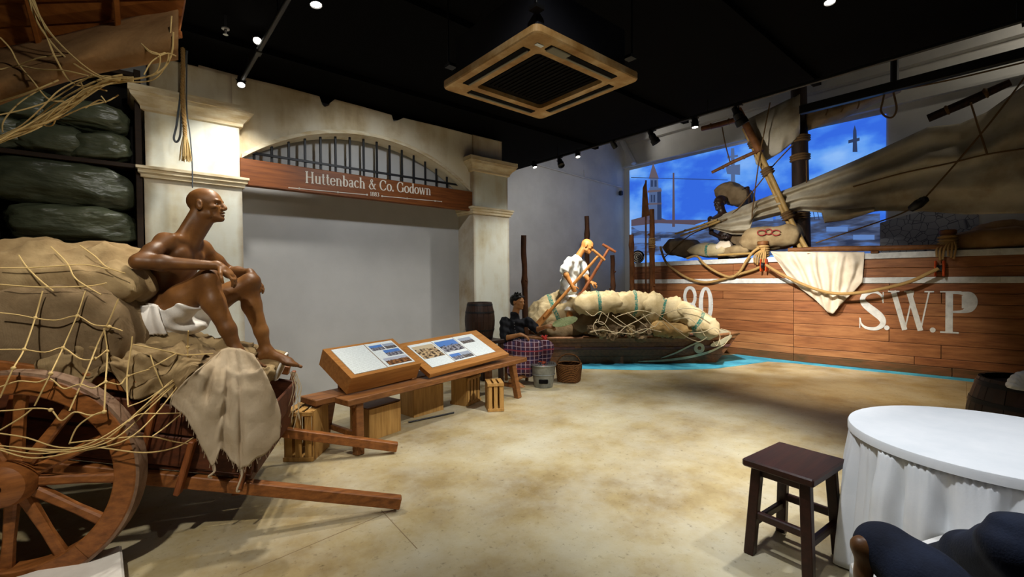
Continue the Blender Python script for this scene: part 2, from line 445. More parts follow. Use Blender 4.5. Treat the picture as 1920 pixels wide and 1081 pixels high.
M_skin = mottled('brown_skin', (84, 54, 28), (136, 92, 48), 2.6, .46, .10, 38, spec=.38, c3=(110, 71, 35))
M_skin2 = mottled('tan_skin', (186, 122, 62), (214, 150, 84), 4.0, .5, .05, 60, spec=.4)
M_skin3 = mottled('olive_skin', (146, 100, 58), (180, 126, 78), 4.0, .5, .05, 60, spec=.4)
M_skin4 = mottled('dark_skin', (34, 22, 16), (52, 34, 24), 4.0, .4, .05, 60, spec=.5)
M_whitecloth = mottled('white_cotton', (212, 208, 204), (232, 230, 226), 5, .9, .15, 120)
M_shirt = mottled('white_linen', (214, 222, 222), (236, 240, 238), 5, .9, .15, 120)
M_darkshirt = mottled('black_shirt', (13, 14, 18), (24, 26, 32), 6, .85, .15, 90)
M_hair = mottled('black_hair', (6, 6, 6), (18, 16, 15), 30, .45, .6, 90, (1, 1, 1))
M_eye = plain('eye_white', (225, 220, 205), .3)
M_pupil = plain('eye_dark', (18, 12, 8), .2)
M_burlap = burlap('burlap', (142, 118, 84), (182, 158, 118))
M_burlapdark = burlap('dark_burlap', (118, 98, 72), (152, 130, 100))
M_burlappale = burlap('pale_burlap', (184, 164, 136), (210, 192, 166))
M_sackgold = burlap('jute_stripe_sack', (206, 184, 138), (232, 214, 172), ((64, 142, 128), .52, .035))
M_sackplain = burlap('jute_sack', (176, 140, 88), (206, 172, 116))
M_rope = ropemat('jute_rope', (150, 112, 60), (206, 170, 112), 60)
M_ropedark = ropemat('dark_rope', (82, 60, 36), (128, 98, 62), 60)
M_ropegrey = ropemat('grey_blue_rope', (62, 70, 78), (120, 126, 130), 60)
M_net = plain('net_twine', (205, 178, 122), .9, spec=.2)
M_netpale = plain('pale_net_twine', (198, 182, 150), .9, spec=.2)
M_tarp = mottled('green_tarpaulin', (52, 58, 42), (90, 96, 74), 3.0, .36, .8, 7, (.45, 1, 1.3), spec=.5, dist=.05)
M_shelf = wood('dark_shelf_wood', (34, 22, 12), (56, 38, 20), 'X', 2.5, .7)
M_hull = wood('hull_plank_wood', (116, 70, 40), (170, 112, 68), 'Y', 1.6, .5)
M_hull2 = wood('hull_plank_wood_reddish', (110, 64, 36), (160, 100, 58), 'Y', 1.8, .5)
M_hull3 = wood('hull_plank_wood_light', (124, 76, 44), (178, 122, 76), 'Y', 1.5, .5)
M_hullbottom = mottled('hull_waterline_wood', (78, 58, 30), (118, 72, 40), 2.5, .6, .12, 20, (6, 1, 6))
M_whitepaint = mottled('worn_white_paint', (196, 196, 192), (226, 226, 222), 9, .7, .1, 60)
M_boat = wood('boat_wood', (88, 54, 32), (132, 86, 54), 'X', 2.0, .55)
M_boatlight = wood('boat_rail_wood', (112, 74, 46), (152, 108, 70), 'X', 2.0, .55)
M_boatmauve = mottled('boat_mauve_stripe', (84, 52, 50), (112, 74, 70), 6, .6, .1, 40)
M_boatcream = mottled('boat_cream_paint', (178, 170, 140), (204, 198, 170), 8, .7, .1, 40)
M_post = mottled('bark_post', (44, 26, 14), (92, 54, 26), 9, .75, .6, 16, (1, 1, .35), dist=.02)
M_postlight = mottled('bark_post_light', (84, 50, 24), (140, 88, 44), 9, .75, .6, 16, (1, 1, .35), dist=.02)
M_mast = mottled('mast_wood', (26, 16, 10), (52, 32, 18), 5, .7, .2, 20, (4, 4, .5))
M_bamboo = mottled('bamboo', (150, 118, 62), (184, 150, 90), 4, .5, .1, 30, (1, 1, 1))
M_spar = mottled('brown_spar', (92, 54, 24), (132, 84, 42), 6, .6, .2, 20)
M_sail = mottled('sail_canvas', (140, 124, 98), (196, 188, 170), 1.1, .95, .12, 30, c3=(178, 168, 146))
M_saildark = mottled('weathered_sail_canvas', (128, 106, 80), (164, 142, 112), 2.2, .95, .15, 30)
M_drape = mottled('cream_cloth', (206, 190, 166), (226, 212, 190), 3, .95, .15, 60)
M_canvas = mottled('old_canvas', (128, 94, 58), (164, 126, 84), 3, .95, .25, 40)
M_awning = wood('awning_wood', (120, 66, 24), (164, 100, 44), 'X', 1.6, .55)
M_barrel = wood('dark_barrel_wood', (30, 17, 10), (52, 30, 18), 'Z', 3, .5)
M_hoop = plain('barrel_hoop', (26, 24, 24), .5, .5)
M_zinc = mottled('zinc', (120, 122, 118), (156, 158, 152), 10, .45, .1, 40, metal=.6)
M_ember = plain('red_ember', (190, 48, 26), .6, emit=(255, 70, 30), es=.25)
M_basket = ropemat('woven_rattan', (74, 46, 24), (132, 90, 50), 22)
M_cloth_table = mottled('table_linen', (226, 230, 234), (238, 240, 243), 3, .8, .06, 120)
M_stool = wood('dark_stool_wood', (34, 16, 12), (58, 28, 20), 'X', 2.5, .4)
M_jeans = mottled('navy_trousers', (14, 19, 34), (28, 36, 56), 8, .9, .2, 160)
M_acpanel = mottled('stained_panel_plastic', (150, 108, 54), (204, 174, 128), 4.5, .6, .1, 40, c3=(178, 140, 86))
M_acgrey = plain('louver_grey', (120, 116, 96), .5)
M_acdark = plain('ac_filter_dark', (10, 7, 6), .8, spec=.1)
M_acbody = plain('ac_body_black', (34, 35, 42), .7, spec=.15)
M_lens = emitmat('lamp_lens', (255, 248, 235), 14.0)
M_orange = mottled('orange_block', (176, 60, 20), (214, 88, 34), 8, .5, .1, 40)
M_slab = mottled('white_stone', (226, 222, 216), (240, 237, 232), 6, .8, .15, 60)
M_leaf = mottled('palm_fan_green', (120, 132, 86), (156, 166, 116), 8, .7, .2, 40)
M_white = plain('white_plastic', (222, 222, 218), .5)
# ------------------------------------------------------------------ the setting
def struct(name, v, f, mat, **k):
    o = mk(name, v, f, mat, **k); o['kind'] = 'structure'; return o

def sbox(name, x0, x1, y0, y1, z0, z1, mat, parent=None, b=0):
    v, f = boxvf(((x0 + x1) / 2, (y0 + y1) / 2, (z0 + z1) / 2), (x1 - x0, y1 - y0, z1 - z0), None, b)
    if parent is None: return struct(name, v, f, mat)
    return mk(name, v, f, mat, parent)

floor = sbox('floor', -7, 9.4, -10, 2, -.2, 0, M_floor)
tag(floor, 'mottled tan concrete floor with pale worn patches')
for (a, b) in (((751, 950), (447, 1078)), ((715, 956), (782, 1028)), ((1812, 716), (1812, 760))):
    A = at(*a, Z=0.0); B = at(*b, Z=0.0)
    bar('floor_joint', A, B, .005, .002, M_joint, floor, bev=0)
ceiling = sbox('ceiling', -7, 4.72, -10, 1.7, 3.76, 5.6, M_black); tag(ceiling, 'matt black painted low ceiling over the hall')
for y in (-1.0, -2.6, -4.2, -5.8):
    sbox('ceiling_rib', -4, 4.68, y - .04, y + .04, 3.70, 3.76, M_black, ceiling)
ceil2 = sbox('ceiling_high', 4.72, 9.2, -10, 1.7, 5.45, 5.6, M_black); tag(ceil2, 'dark high ceiling above the ship')
wall_left = sbox('wall_left', -7, 3.24, 0, .12, 0, 3.76, M_panelwall); tag(wall_left, 'plain pale grey wall panel recessed under the arch')
wall_far = sbox('wall_far', 3.24, 9.2, 1.54, 1.7, 0, 5.6, M_wall); tag(wall_far, 'bare white side wall behind the small boat')
sbox('wall_return', 3.24, 3.36, .12, 1.54, 0, 3.76, M_wall)
wall_back = sbox('wall_back', 9.0, 9.2, -10, 1.54, 0, 5.6, M_wall); tag(wall_back, 'white back wall that carries the projected harbour picture')
sbox('wall_end', -7.1, -7, -10, 0, 0, 3.76, M_wall)
sbox('trim_1', 8.86, 9.0, -10, 1.54, 5.12, 5.4, M_wall)
sbox('trim_2', 8.9, 9.0, -10, 1.54, 4.52, 4.56, M_wall)
v, f = boxvf((8.75, 1.25, 4.85), (.16, .09, .75), rx(math.radians(-28)), .01); struct('trim_3', v, f, M_wall)

# pipe and bracket on the far wall
pipe = empty('wall_conduit', (5.7, 1.50, 4.1), label='thin white conduit pipe running along the bare side wall', cat='pipe')
tube('pipe', [at(1003, 307, Y=1.49), at(1085, 330, Y=1.49), at(1165, 351, Y=1.49)], .018, M_wall, pipe)
tube('pipe', [at(1095, 318, Y=1.49), at(1096, 333, Y=1.49)], .012, M_wall, pipe)
cctv = empty('wall_sensor', at(1164, 362, Y=1.5), label='small black sensor box under the wall conduit', cat='sensor')
v, f = boxvf(at(1164, 362, Y=1.46), (.1, .1, .12), None, .02); mk('housing', v, f, M_blackmetal, cctv)
v, f = boxvf(at(1164, 355, Y=1.49), (.04, .1, .06), None, .01); mk('bracket', v, f, M_wall, cctv)

# sea-blue strip on the floor
outer = [at(x, y, Z=.004) for (x, y) in ((1045, 690), (1100, 691), (1200, 693), (1300, 692), (1345, 690), (1390, 684), (1440, 677), (1487, 680), (1600, 692), (1740, 706), (1860, 719), (1930, 727))]
inner = [at(x, y, Z=.004) for (x, y) in ((1045, 670), (1100, 670), (1200, 670), (1300, 668), (1345, 666), (1380, 664), (1430, 660), (1487, 666), (1600, 678), (1740, 694), (1860, 706), (1930, 712))]
n_ = len(outer)
water = mk('water_strip', outer + inner, [(i, i + 1, n_ + i + 1, n_ + i) for i in range(n_ - 1)], M_blue)
sm = water.modifiers.new('thickness', 'SOLIDIFY'); sm.thickness = .004
tag(water, 'bright blue painted sea strip on the floor below ship and boat', 'floor paint')

# ------------------------------------------------------------------ arch facade
def prism(poly, y0, y1):
    """polygon in (x,z) extruded along y"""
    n = len(poly); v = [(x, y0, z) for (x, z) in poly] + [(x, y1, z) for (x, z) in poly]
    f = [tuple(range(n)), tuple(reversed(range(n, 2 * n)))] + [(i, n + i, n + (i + 1) % n, (i + 1) % n) for i in range(n)]
    return v, f

AC_, AR_, AZ_ = 1.055, 2.413, .942
def arch_z(u):
    return AZ_ + math.sqrt(max(0, AR_ ** 2 - (u - AC_) ** 2))
NA = 36
us = [-.435 + (2.55 + .435) * i / NA for i in range(NA + 1)]
top = [(-.80, 3.725), (-.35, 3.715), (.0, 3.72), (.39, 3.71), (.42, 3.62), (.45, 3.60), (.50, 3.63), (.51, 3.66), (.57, 3.72), (.9, 3.715), (1.31, 3.70), (1.335, 3.62), (1.40, 3.65), (1.48, 3.70), (2.0, 3.705), (2.55, 3.70), (2.86, 3.69)]
def top_z(u):
    for (a, b) in zip(top[:-1], top[1:]):
        if a[0] <= u <= b[0]: return a[1] + (b[1] - a[1]) * (u - a[0]) / max(1e-6, b[0] - a[0])
    return 3.7
allu = sorted(set([round(u, 4) for u in us] + [u for u, _ in top] + [-.435, 2.55]))
v = []; f = []
for u in allu:
    zb = arch_z(u) if -.436 <= u <= 2.551 else 2.84
    for y in (-.30, -.02):
        v += [(u, y, zb), (u, y, top_z(u))]
for i in range(len(allu) - 1):
    a = i * 4; b = a + 4
    f += [(a, b, b + 1, a + 1), (b + 2, a + 2, a + 3, b + 3), (a + 1, b + 1, b + 3, a + 3), (a, a + 2, b + 2, b)]
e_ = (len(allu) - 1) * 4
f += [(0, 1, 3, 2), (e_, e_ + 2, e_ + 3, e_ + 1)]
facade = struct('wall_arch', v, f, M_facade); tag(facade, 'stained plaster wall with a shallow arch and chipped top edge')
# raised lip that follows the arch
lip = MB(); R = [(u, arch_z(u)) for u in us]
for i in range(NA):
    (x0, z0), (x1, z1) = R[i], R[i + 1]
    lip.add([(x0, -.325, z0), (x1, -.325, z1), (x1, -.325, z1 + .045), (x0, -.325, z0 + .045), (x0, -.295, z0), (x1, -.295, z1), (x1, -.295, z1 + .05), (x0, -.295, z0 + .05)],
            [(0, 1, 2, 3), (3, 2, 6, 7), (0, 4, 5, 1)])
lip.build('arch_lip', M_cornice, facade)

def column(x0, x1, label, upper_panel):
    yf = -.40; xm = (x0 + x1) / 2
    c = empty('plaster_column', (xm, -.2, 0), label=label, cat='column')
    sh = MB(); sh.box((xm, -.2, 1.25), (x1 - x0, .40, 2.50)); sh.build('shaft', M_column, c)
    up = MB(); up.box((xm, -.2, 2.88), (x1 - x0 - .03, .38, .56)); ub = up.build('upper_block', M_column, c)
    # moulded necking and cornice, profile swept around the front and both sides
    def sweep(name, prof):
        m = MB(); vv = []; ff = []
        for (d, z) in prof:
            vv += [(x0 - d, .0, z), (x0 - d, yf - d, z), (x1 + d, yf - d, z), (x1 + d, .0, z)]
        for i in range(len(prof) - 1):
            for k in range(3):
                a = i * 4 + k; ff.append((a, a + 1, a + 5, a + 4))
        ff.append((0, 3, 2, 1)); L = (len(prof) - 1) * 4; ff.append((L, L + 1, L + 2, L + 3))
        mk(name, vv, ff, M_cornice, c)
    sweep('necking', [(0, 2.50), (.025, 2.505), (.025, 2.53), (.045, 2.545), (.045, 2.575), (.06, 2.58), (.06, 2.605), (0, 2.612)])
    sweep('cornice', [(-.01, 3.13), (.015, 3.14), (.02, 3.17), (.05, 3.21), (.085, 3.24), (.095, 3.27), (.105, 3.275), (.105, 3.335), (.0, 3.345)])
    bk = MB(); bk.box((xm, -.16, 3.52), (x1 - x0 - .12, .3, .36)); bk.build('top_block', M_facade, c)
    return c
column(-1.256, -.45, 'stained plaster column beside the sacking shelves, behind the seated man', True)
column(2.545, 3.235, 'stained plaster column right of the arch, beside the dark barrel', True)

# sign beam
sign = empty('sign_beam', (1.05, -.34, 2.54), label='brown wooden sign beam with white serif lettering across the arch', cat='sign')
v, f = boxvf((1.05, -.33, 2.685), (3.02, .07, .29), None, .008)
beam = mk('beam', v, f, M_signwood, sign)
v, f = boxvf((1.05, -.372, 2.553), (3.02, .02, .02), None, .003); mk('moulding', v, f, M_signwood, sign)

# --- a small serif alphabet drawn as ribbons of varying width (cap height 1)
TK, TN = .17, .055
def ell(cx, cy, rx_, ry_, a0, a1, n=22, tk=TK, tn=TN):
    out = []
    for i in range(n + 1):
        a = math.radians(a0 + (a1 - a0) * i / n); w = tn + (tk - tn) * abs(math.cos(a)) ** 1.4
        out.append((cx + rx_ * math.cos(a), cy + ry_ * math.sin(a), w))
    return out
def ln(x0, y0, x1, y1, w=TK): return [(x0, y0, w), (x1, y1, w)]
def serif(x, y, h=.14): return ln(x - h, y, x + h, y, TN)
XH = .68
GLY = {
    'H': (.98, [ln(.2, 0, .2, 1), ln(.76, 0, .76, 1), ln(.2, .52, .76, .52, TN), serif(.2, .025), serif(.2, .975), serif(.76, .025), serif(.76, .975)]),
    'u': (.70, [ln(.16, XH, .16, .2), ell(.33, .2, .17, .17, 180, 330, 12, TK * .9), ln(.53, 0, .53, XH), ln(.04, XH - .03, .16, XH - .03, TN), ln(.41, XH - .03, .53, XH - .03, TN), ln(.53, .03, .66, .03, TN)]),
    't': (.46, [ln(.2, .92, .2, .16), ell(.31, .16, .11, .13, 180, 320, 10, TK * .8), ln(.04, XH - .03, .38, XH - .03, TN)]),
    'e': (.60, [ell(.3, .34, .23, .31, 5, 325, 26), ln(.1, .36, .53, .36, TN)]),
    'n': (.74, [ln(.18, 0, .18, XH), ell(.37, .47, .19, .18, 170, 10, 12, TK * .6), ln(.56, .5, .56, 0), serif(.18, .025, .13), serif(.56, .025, .13), ln(.05, XH - .03, .18, XH - .03, TN)]),
    'b': (.70, [ln(.18, 1, .18, .03), ell(.35, .34, .22, .31, 0, 360, 28), ln(.05, .97, .18, .97, TN)]),
    'a': (.62, [ell(.26, .2, .16, .17, 40, 320, 18, TK * .85), [(.1, .52, .09), (.16, .62, .08), (.28, .65, .06), (.4, .6, .12), (.43, .48, TK)], ln(.43, .5, .43, .06), ln(.43, .04, .58, .04, TN)]),
    'c': (.58, [ell(.32, .34, .24, .31, 50, 318, 24), ln(.44, .52, .5, .6, .11)]),
    'h': (.74, [ln(.18, 0, .18, 1), ell(.37, .47, .19, .18, 170, 10, 12, TK * .6), ln(.56, .5, .56, 0), serif(.18, .025, .13), serif(.56, .025, .13), ln(.05, .97, .18, .97, TN)]),
    '&': (1.0, [[(.92, .05, TN), (.74, .1, .12), (.4, .62, TK), (.3, .8, .12), (.38, .94, TN), (.52, .9, .09), (.54, .78, .09), (.42, .62, TN), (.2, .42, .1), (.14, .24, TK), (.26, .06, .1), (.44, .03, TN), (.64, .14, TN), (.78, .4, TN), (.82, .52, TN)], ln(.68, .52, .94, .52, TN)]),
    'C': (.92, [ell(.5, .5, .38, .47, 38, 325, 30), ln(.8, .66, .82, .95, TN)]),
    'o': (.66, [ell(.33, .34, .25, .31, 0, 360, 28)]),
    '.': (.28, [ln(.14, 0, .14, .16, .16)]),
    'G': (1.0, [ell(.5, .5, .38, .47, 40, 320, 30), ln(.8, .66, .82, .95, TN), ln(.82, .45, .82, .06, TK), ln(.64, .45, .96, .45, TN)]),
    'd': (.70, [ln(.52, 1, .52, .03), ell(.33, .34, .22, .31, 0, 360, 28), ln(.38, .97, .52, .97, TN), ln(.52, .03, .66, .03, TN)]),
    'w': (.96, [ln(.1, XH, .3, 0, TK), ln(.3, 0, .5, XH, TN), ln(.46, XH, .66, 0, TK), ln(.66, 0, .86, XH, TN), serif(.1, XH - .03, .1), serif(.86, XH - .03, .1), serif(.48, XH - .03, .09)]),
    '1': (.56, [ln(.3, 0, .3, 1), ln(.12, .84, .3, .98, TN), serif(.3, .025)]),
    '8': (.66, [ell(.33, .74, .2, .23, 0, 360, 24), ell(.33, .26, .25, .24, 0, 360, 24)]),
    '3': (.62, [ell(.28, .74, .2, .23, 130, -80, 18), ell(.28, .26, .25, .24, 85, -140, 18)]),
    ' ': (.34, []),
}
def ribbon(st, depth, P):
    """st: (x,y,w) points; P maps (x,y,d) to world"""
    n = len(st); L = []; Rr = []
    for i, (x, y, w) in enumerate(st):
        a = st[max(i - 1, 0)]; b = st[min(i + 1, n - 1)]; dx, dy = b[0] - a[0], b[1] - a[1]; l = math.hypot(dx, dy) or 1
        nx, ny = -dy / l * w / 2, dx / l * w / 2
        L.append((x + nx, y + ny)); Rr.append((x - nx, y - ny))
    v = [P(x, y, 0) for x, y in L] + [P(x, y, 0) for x, y in Rr] + [P(x, y, depth) for x, y in L] + [P(x, y, depth) for x, y in Rr]
    f = []
    for i in range(n - 1):
        f += [(2 * n + i, 2 * n + i + 1, 3 * n + i + 1, 3 * n + i), (i, i + 1, 2 * n + i + 1, 2 * n + i), (n + i, 3 * n + i, 3 * n + i + 1, n + i + 1)]
    f += [(0, 2 * n, 3 * n, n), (n - 1, 2 * n - 1, 4 * n - 1, 3 * n - 1)]
    return v, f
def letters(text, org, xd, zd, nd, cap, width, mat, parent, depth=.004, name='letter', sx=None):
    org = Vector(org); xd = Vector(xd); zd = Vector(zd); nd = Vector(nd)
    tot = sum(GLY[c][0] for c in text); k = width / tot if width else cap
    pen = 0.0
    for c in text:
        adv, sts = GLY[c]
        if sts:
            m = MB()
            for j, st in enumerate(sts):
                P = lambda x, y, d, pen=pen, j=j: org + xd * ((pen + x) * k) + zd * (y * cap) + nd * (d + j * .0001)
                m.add(*ribbon(st, depth, P))
            m.build(name, mat, parent)
        pen += adv
YS = -.366
letters('Huttenbach & Co. Godown', (.19, YS, 2.648), (.9996, 0, .028), (0, 0, 1), (0, -1, 0), .135, 1.66, M_lettersign, sign)
letters('1883', (.965, YS, 2.587), (.9996, 0, .028), (0, 0, 1), (0, -1, 0), .052, .125, M_lettersign, sign)
for (a, b, k) in ((.02, .93, 1), (1.13, 2.02, -1)):
    v, f = boxvf(((a + b) / 2, YS - .001, 2.598 + .028 * ((a + b) / 2 - 1.0)), (b - a, .004, .008), ry(-.028)); mk('ornament_line', v, f, M_lettersign, sign)
    for t in (.0, .12, .6, 1.0):
        x = a + (b - a) * (t if k > 0 else 1 - t)
        v, f = lathevf([(0, 0), (.012 if t else .008, 0), (.012 if t else .008, .004), (0, .004)], 8, (x, YS + .001, 2.598 + .028 * (x - 1.0)), (0, -1, 0)); mk('ornament_dot', v, f, M_lettersign, sign)

# iron grille in the arch
gr = empty('iron_grille', (1.05, -.16, 2.83), label='black iron bars filling the arch above the sign', cat='grille')
for i in range(15):
    x = -.285 + .1805 * i; zt = arch_z(x) + .0
    v, f = boxvf((x, -.16, (2.80 + zt) / 2), (.026, .022, zt - 2.80), None, .003); mk('bar', v, f, M_iron, gr)
v, f = boxvf((1.055, -.178, 2.945), (2.86, .014, .03), None, .003); mk('rail', v, f, M_iron, gr)

# ------------------------------------------------------------------ projected harbour picture
proj = empty('projected_picture', (9.0, -1.3, 2.0), label='blue projected harbour picture with clouds and church tower on back wall', cat='projection')
mpj = bpy.data.materials.new('projected_sky'); mpj.use_nodes = True; nt = mpj.node_tree
for n in list(nt.nodes):
    if n.type == 'BSDF_PRINCIPLED': nt.nodes.remove(n)
tc = N(nt, 'ShaderNodeTexCoord'); mp = N(nt, 'ShaderNodeMapping'); mp.inputs['Scale'].default_value = (1, .55, 1.0); nt.links.new(tc.outputs['Object'], mp.inputs[0])
n1 = N(nt, 'ShaderNodeTexNoise'); n1.inputs['Scale'].default_value = 1.15; n1.inputs['Detail'].default_value = 6; n1.inputs['Roughness'].default_value = .5
nt.links.new(mp.outputs[0], n1.inputs['Vector'])
rp = N(nt, 'ShaderNodeValToRGB'); e = rp.color_ramp.elements
e[0].position = .40; e[0].color = srgb((52, 104, 222)); e[1].position = .66; e[1].color = srgb((140, 186, 246)); q = e.new(.47); q.color = srgb((66, 126, 232)); q = e.new(.53); q.color = srgb((96, 156, 240))
nt.links.new(n1.outputs['Fac'], rp.inputs['Fac'])
em = nt.nodes.new('ShaderNodeEmission'); nt.links.new(rp.outputs['Color'], em.inputs[0]); em.inputs[1].default_value = 1.0
nt.links.new(em.outputs[0], nt.nodes['Material Output'].inputs['Surface'])
PX = 8.985
def flatpoly(name, pts, mat, x=PX, parent=proj, th=.004):
    """thin flat figure of the picture, (y,z) outline on the wall"""
    n = len(pts); v = [(x, y, z) for y, z in pts] + [(x + th, y, z) for y, z in pts]
    f = [tuple(range(n)), tuple(reversed(range(n, 2 * n)))] + [(i, (i + 1) % n, n + (i + 1) % n, n + i) for i in range(n)]
    return mk(name, v, f, mat, parent)
flatpoly('sky', [(1.37, 1.9), (1.37, 4.44), (-1.62, 4.46), (-4.05, 4.42), (-4.05, 1.9)], mpj)
def quaymat():
    m = emitmat('projected_quay', (82, 92, 118), .7); nt = m.node_tree; em = [n for n in nt.nodes if n.type == 'EMISSION'][0]
    tc = N(nt, 'ShaderNodeTexCoord'); mp = N(nt, 'ShaderNodeMapping'); mp.inputs['Scale'].default_value = (1, 1.2, 5); nt.links.new(tc.outputs['Object'], mp.inputs[0])
    n1 = N(nt, 'ShaderNodeTexNoise'); n1.inputs['Scale'].default_value = 1.6; n1.inputs['Detail'].default_value = 4; nt.links.new(mp.outputs[0], n1.inputs['Vector'])
    r = N(nt, 'ShaderNodeValToRGB'); e = r.color_ramp.elements; e[0].position = .38; e[0].color = srgb((54, 64, 92)); e[1].position = .62; e[1].color = srgb((92, 132, 206)); q = e.new(.5); q.color = srgb((84, 96, 128))
    nt.links.new(n1.outputs['Fac'], r.inputs['Fac']); nt.links.new(r.outputs['Color'], em.inputs[0]); return m
E_roof = emitmat('projected_brown', (120, 104, 120), .5); E_tower = emitmat('projected_tower', (104, 128, 178), .6); E_light = emitmat('projected_pale', (112, 152, 222), .7)
E_shade = emitmat('projected_shade', (66, 84, 128), .5); E_quay = quaymat(); E_spire = emitmat('projected_spire', (128, 116, 128), .55)
def pp(px, py):
    P = at(px, py, X=PX); return (P.y, P.z)
flatpoly('quay', [pp(1184, 425), pp(1300, 425), pp(1420, 412), pp(1650, 400), pp(1650, 478), pp(1184, 478)], E_quay, PX - .006)
flatpoly('roofline', [pp(1184, 412), pp(1222, 402), pp(1250, 412), pp(1330, 412), pp(1300, 422), pp(1184, 424)], E_roof, PX - .010)
flatpoly('shed_roof', [pp(1184, 424), pp(1235, 418), pp(1320, 422), pp(1300, 436), pp(1200, 433)], E_light, PX - .014)
for (a, b, c) in ((1186, 446, 30), (1224, 452, 60), (1240, 446, 25), (1420, 405, 30), (1455, 402, 28), (1550, 425, 40), (1600, 440, 40)):
    flatpoly('lit_house', [pp(a, b), pp(a + c, b), pp(a + c, b + 9), pp(a, b + 9)], E_light, PX - .018)
flatpoly('church_tower', [pp(1217, 412), pp(1218, 352), pp(1240, 352), pp(1241, 412)], E_tower, PX - .012)
flatpoly('belfry', [pp(1219, 353), pp(1219.5, 334), pp(1234, 334), pp(1235, 353)], E_tower, PX - .012)
flatpoly('spire', [pp(1217, 335), pp(1225, 305), pp(1236, 335)], E_spire, PX - .015)
flatpoly('tower_cornice', [pp(1215, 361), pp(1215, 357), pp(1241, 355), pp(1241, 359)], E_spire, PX - .016)
flatpoly('tower_cornice', [pp(1215, 384), pp(1215, 381), pp(1241, 380), pp(1241, 383)], E_spire, PX - .016)
flatpoly('tower_side', [pp(1233, 412), pp(1233, 360), pp(1240, 358), pp(1241, 412)], E_shade, PX - .016)
for (x, y, w, h) in ((1221, 338, 4, 12), (1228, 338, 4, 12), (1221, 365, 3, 14), (1226, 365, 3, 14)):
    flatpoly('tower_window', [pp(x, y), pp(x + w, y), pp(x + w, y + h), pp(x, y + h)], E_shade, PX - .020)
flatpoly('far_mast', [pp(1262, 324), pp(1265, 324), pp(1266, 425), pp(1261, 425)], E_roof, PX - .018)
flatpoly('far_rigging', [pp(1184, 332), pp(1184, 333.2), pp(1365, 338), pp(1365, 336.8)], E_shade, PX - .018)
flatpoly('ship_mast', [pp(1371, 278), pp(1377, 278), pp(1379, 345), pp(1371, 345)], E_tower, PX - .014)
flatpoly('ship_yard', [pp(1362, 318), pp(1362, 312), pp(1388, 308), pp(1388, 328), pp(1364, 326)], E_tower, PX - .015)
flatpoly('ship_yard', [pp(1364, 297), pp(1364, 293), pp(1384, 290), pp(1384, 294)], E_tower, PX - .015)
flatpoly('ship_mast', [pp(1600, 245), pp(1603, 235), pp(1606, 245), pp(1608, 285), pp(1599, 285)], E_shade, PX - .014)
flatpoly('ship_yard', [pp(1591, 263), pp(1612, 258), pp(1612, 264), pp(1591, 269)], E_shade, PX - .015)
for k in range(5):
    x = 1520 + k * 8; flatpoly('rigging', [pp(x, 372 + k * 2), pp(x + 1.2, 372 + k * 2), pp(x + 9, 412), pp(x + 7.6, 412)], E_shade, PX - .016)
# crackled patch of the picture right of the sails
mck = bpy.data.materials.new('crackled_wall_print'); mck.use_nodes = True; nt = mck.node_tree; b = nt.nodes['Principled BSDF']
tc = N(nt, 'ShaderNodeTexCoord'); vo = N(nt, 'ShaderNodeTexVoronoi', feature='DISTANCE_TO_EDGE'); vo.inputs['Scale'].default_value = 9.0
nt.links.new(tc.outputs['Object'], vo.inputs['Vector']); rp = N(nt, 'ShaderNodeValToRGB'); e = rp.color_ramp.elements; e[0].position = .0; e[0].color = srgb((70, 72, 84)); e[1].position = .05; e[1].color = srgb((168, 170, 176))
nt.links.new(vo.outputs['Distance'], rp.inputs['Fac']); nt.links.new(rp.outputs['Color'], b.inputs['Base Color']); b.inputs['Roughness'].default_value = .9
flatpoly('crackled_print', [pp(1600, 478), pp(1640, 420), pp(1730, 395), pp(1835, 400), pp(1838, 478)], mck, PX - .004)

# ------------------------------------------------------------------ ceiling cassette and spotlights
ac = empty('ceiling_air_conditioner', (.715, -3.72, 2.8), label='square stained ceiling air conditioner panel with dark centre grille', cat='air conditioner')
def ring(x0, x1, y0, y1, ix0, ix1, iy0, iy1, z0, z1, zi):
    """square ring plate with rounded outer corners"""
    def rr(a, b, c, d, r, n=5):
        o = []
        for (cx, cy, s) in ((b - r, c + r, -90), (b - r, d - r, 0), (a + r, d - r, 90), (a + r, c + r, 180)):
            for i in range(n + 1):
                t = math.radians(s + 90 * i / n); o.append((cx + r * math.cos(t), cy + r * math.sin(t)))
        return o
    O = rr(x0, x1, y0, y1, .04); I = rr(ix0, ix1, iy0, iy1, .03); n = len(O)
    v = [(x, y, z1) for x, y in O] + [(x, y, z0 + .008) for x, y in O] + [(x * .99 + .01 * .715, y * .99 - .01 * 3.72, z0) for x, y in O] + [(x, y, z0) for x, y in I] + [(x, y, zi) for x, y in I]
    f = []
    for L in range(4):
        for i in range(n): f.append((L * n + i, L * n + (i + 1) % n, (L + 1) * n + (i + 1) % n, (L + 1) * n + i))
    f.append(tuple(range(n)))
    return v, f
v, f = ring(.25, 1.18, -4.185, -3.255, .415, 1.015, -4.02, -3.42, 2.80, 2.845, 2.83); mk('panel_frame', v, f, M_acpanel, ac)
v, f = boxvf((.715, -3.72, 2.834), (.60, .60, .01)); fl = mk('return_grille', v, f, M_acdark, ac)
for k in range(15):
    v, f = boxvf((.46 + k * .0365, -3.72, 2.826), (.006, .5, .008)); mk('grille_slat', v, f, M_acdark, ac)
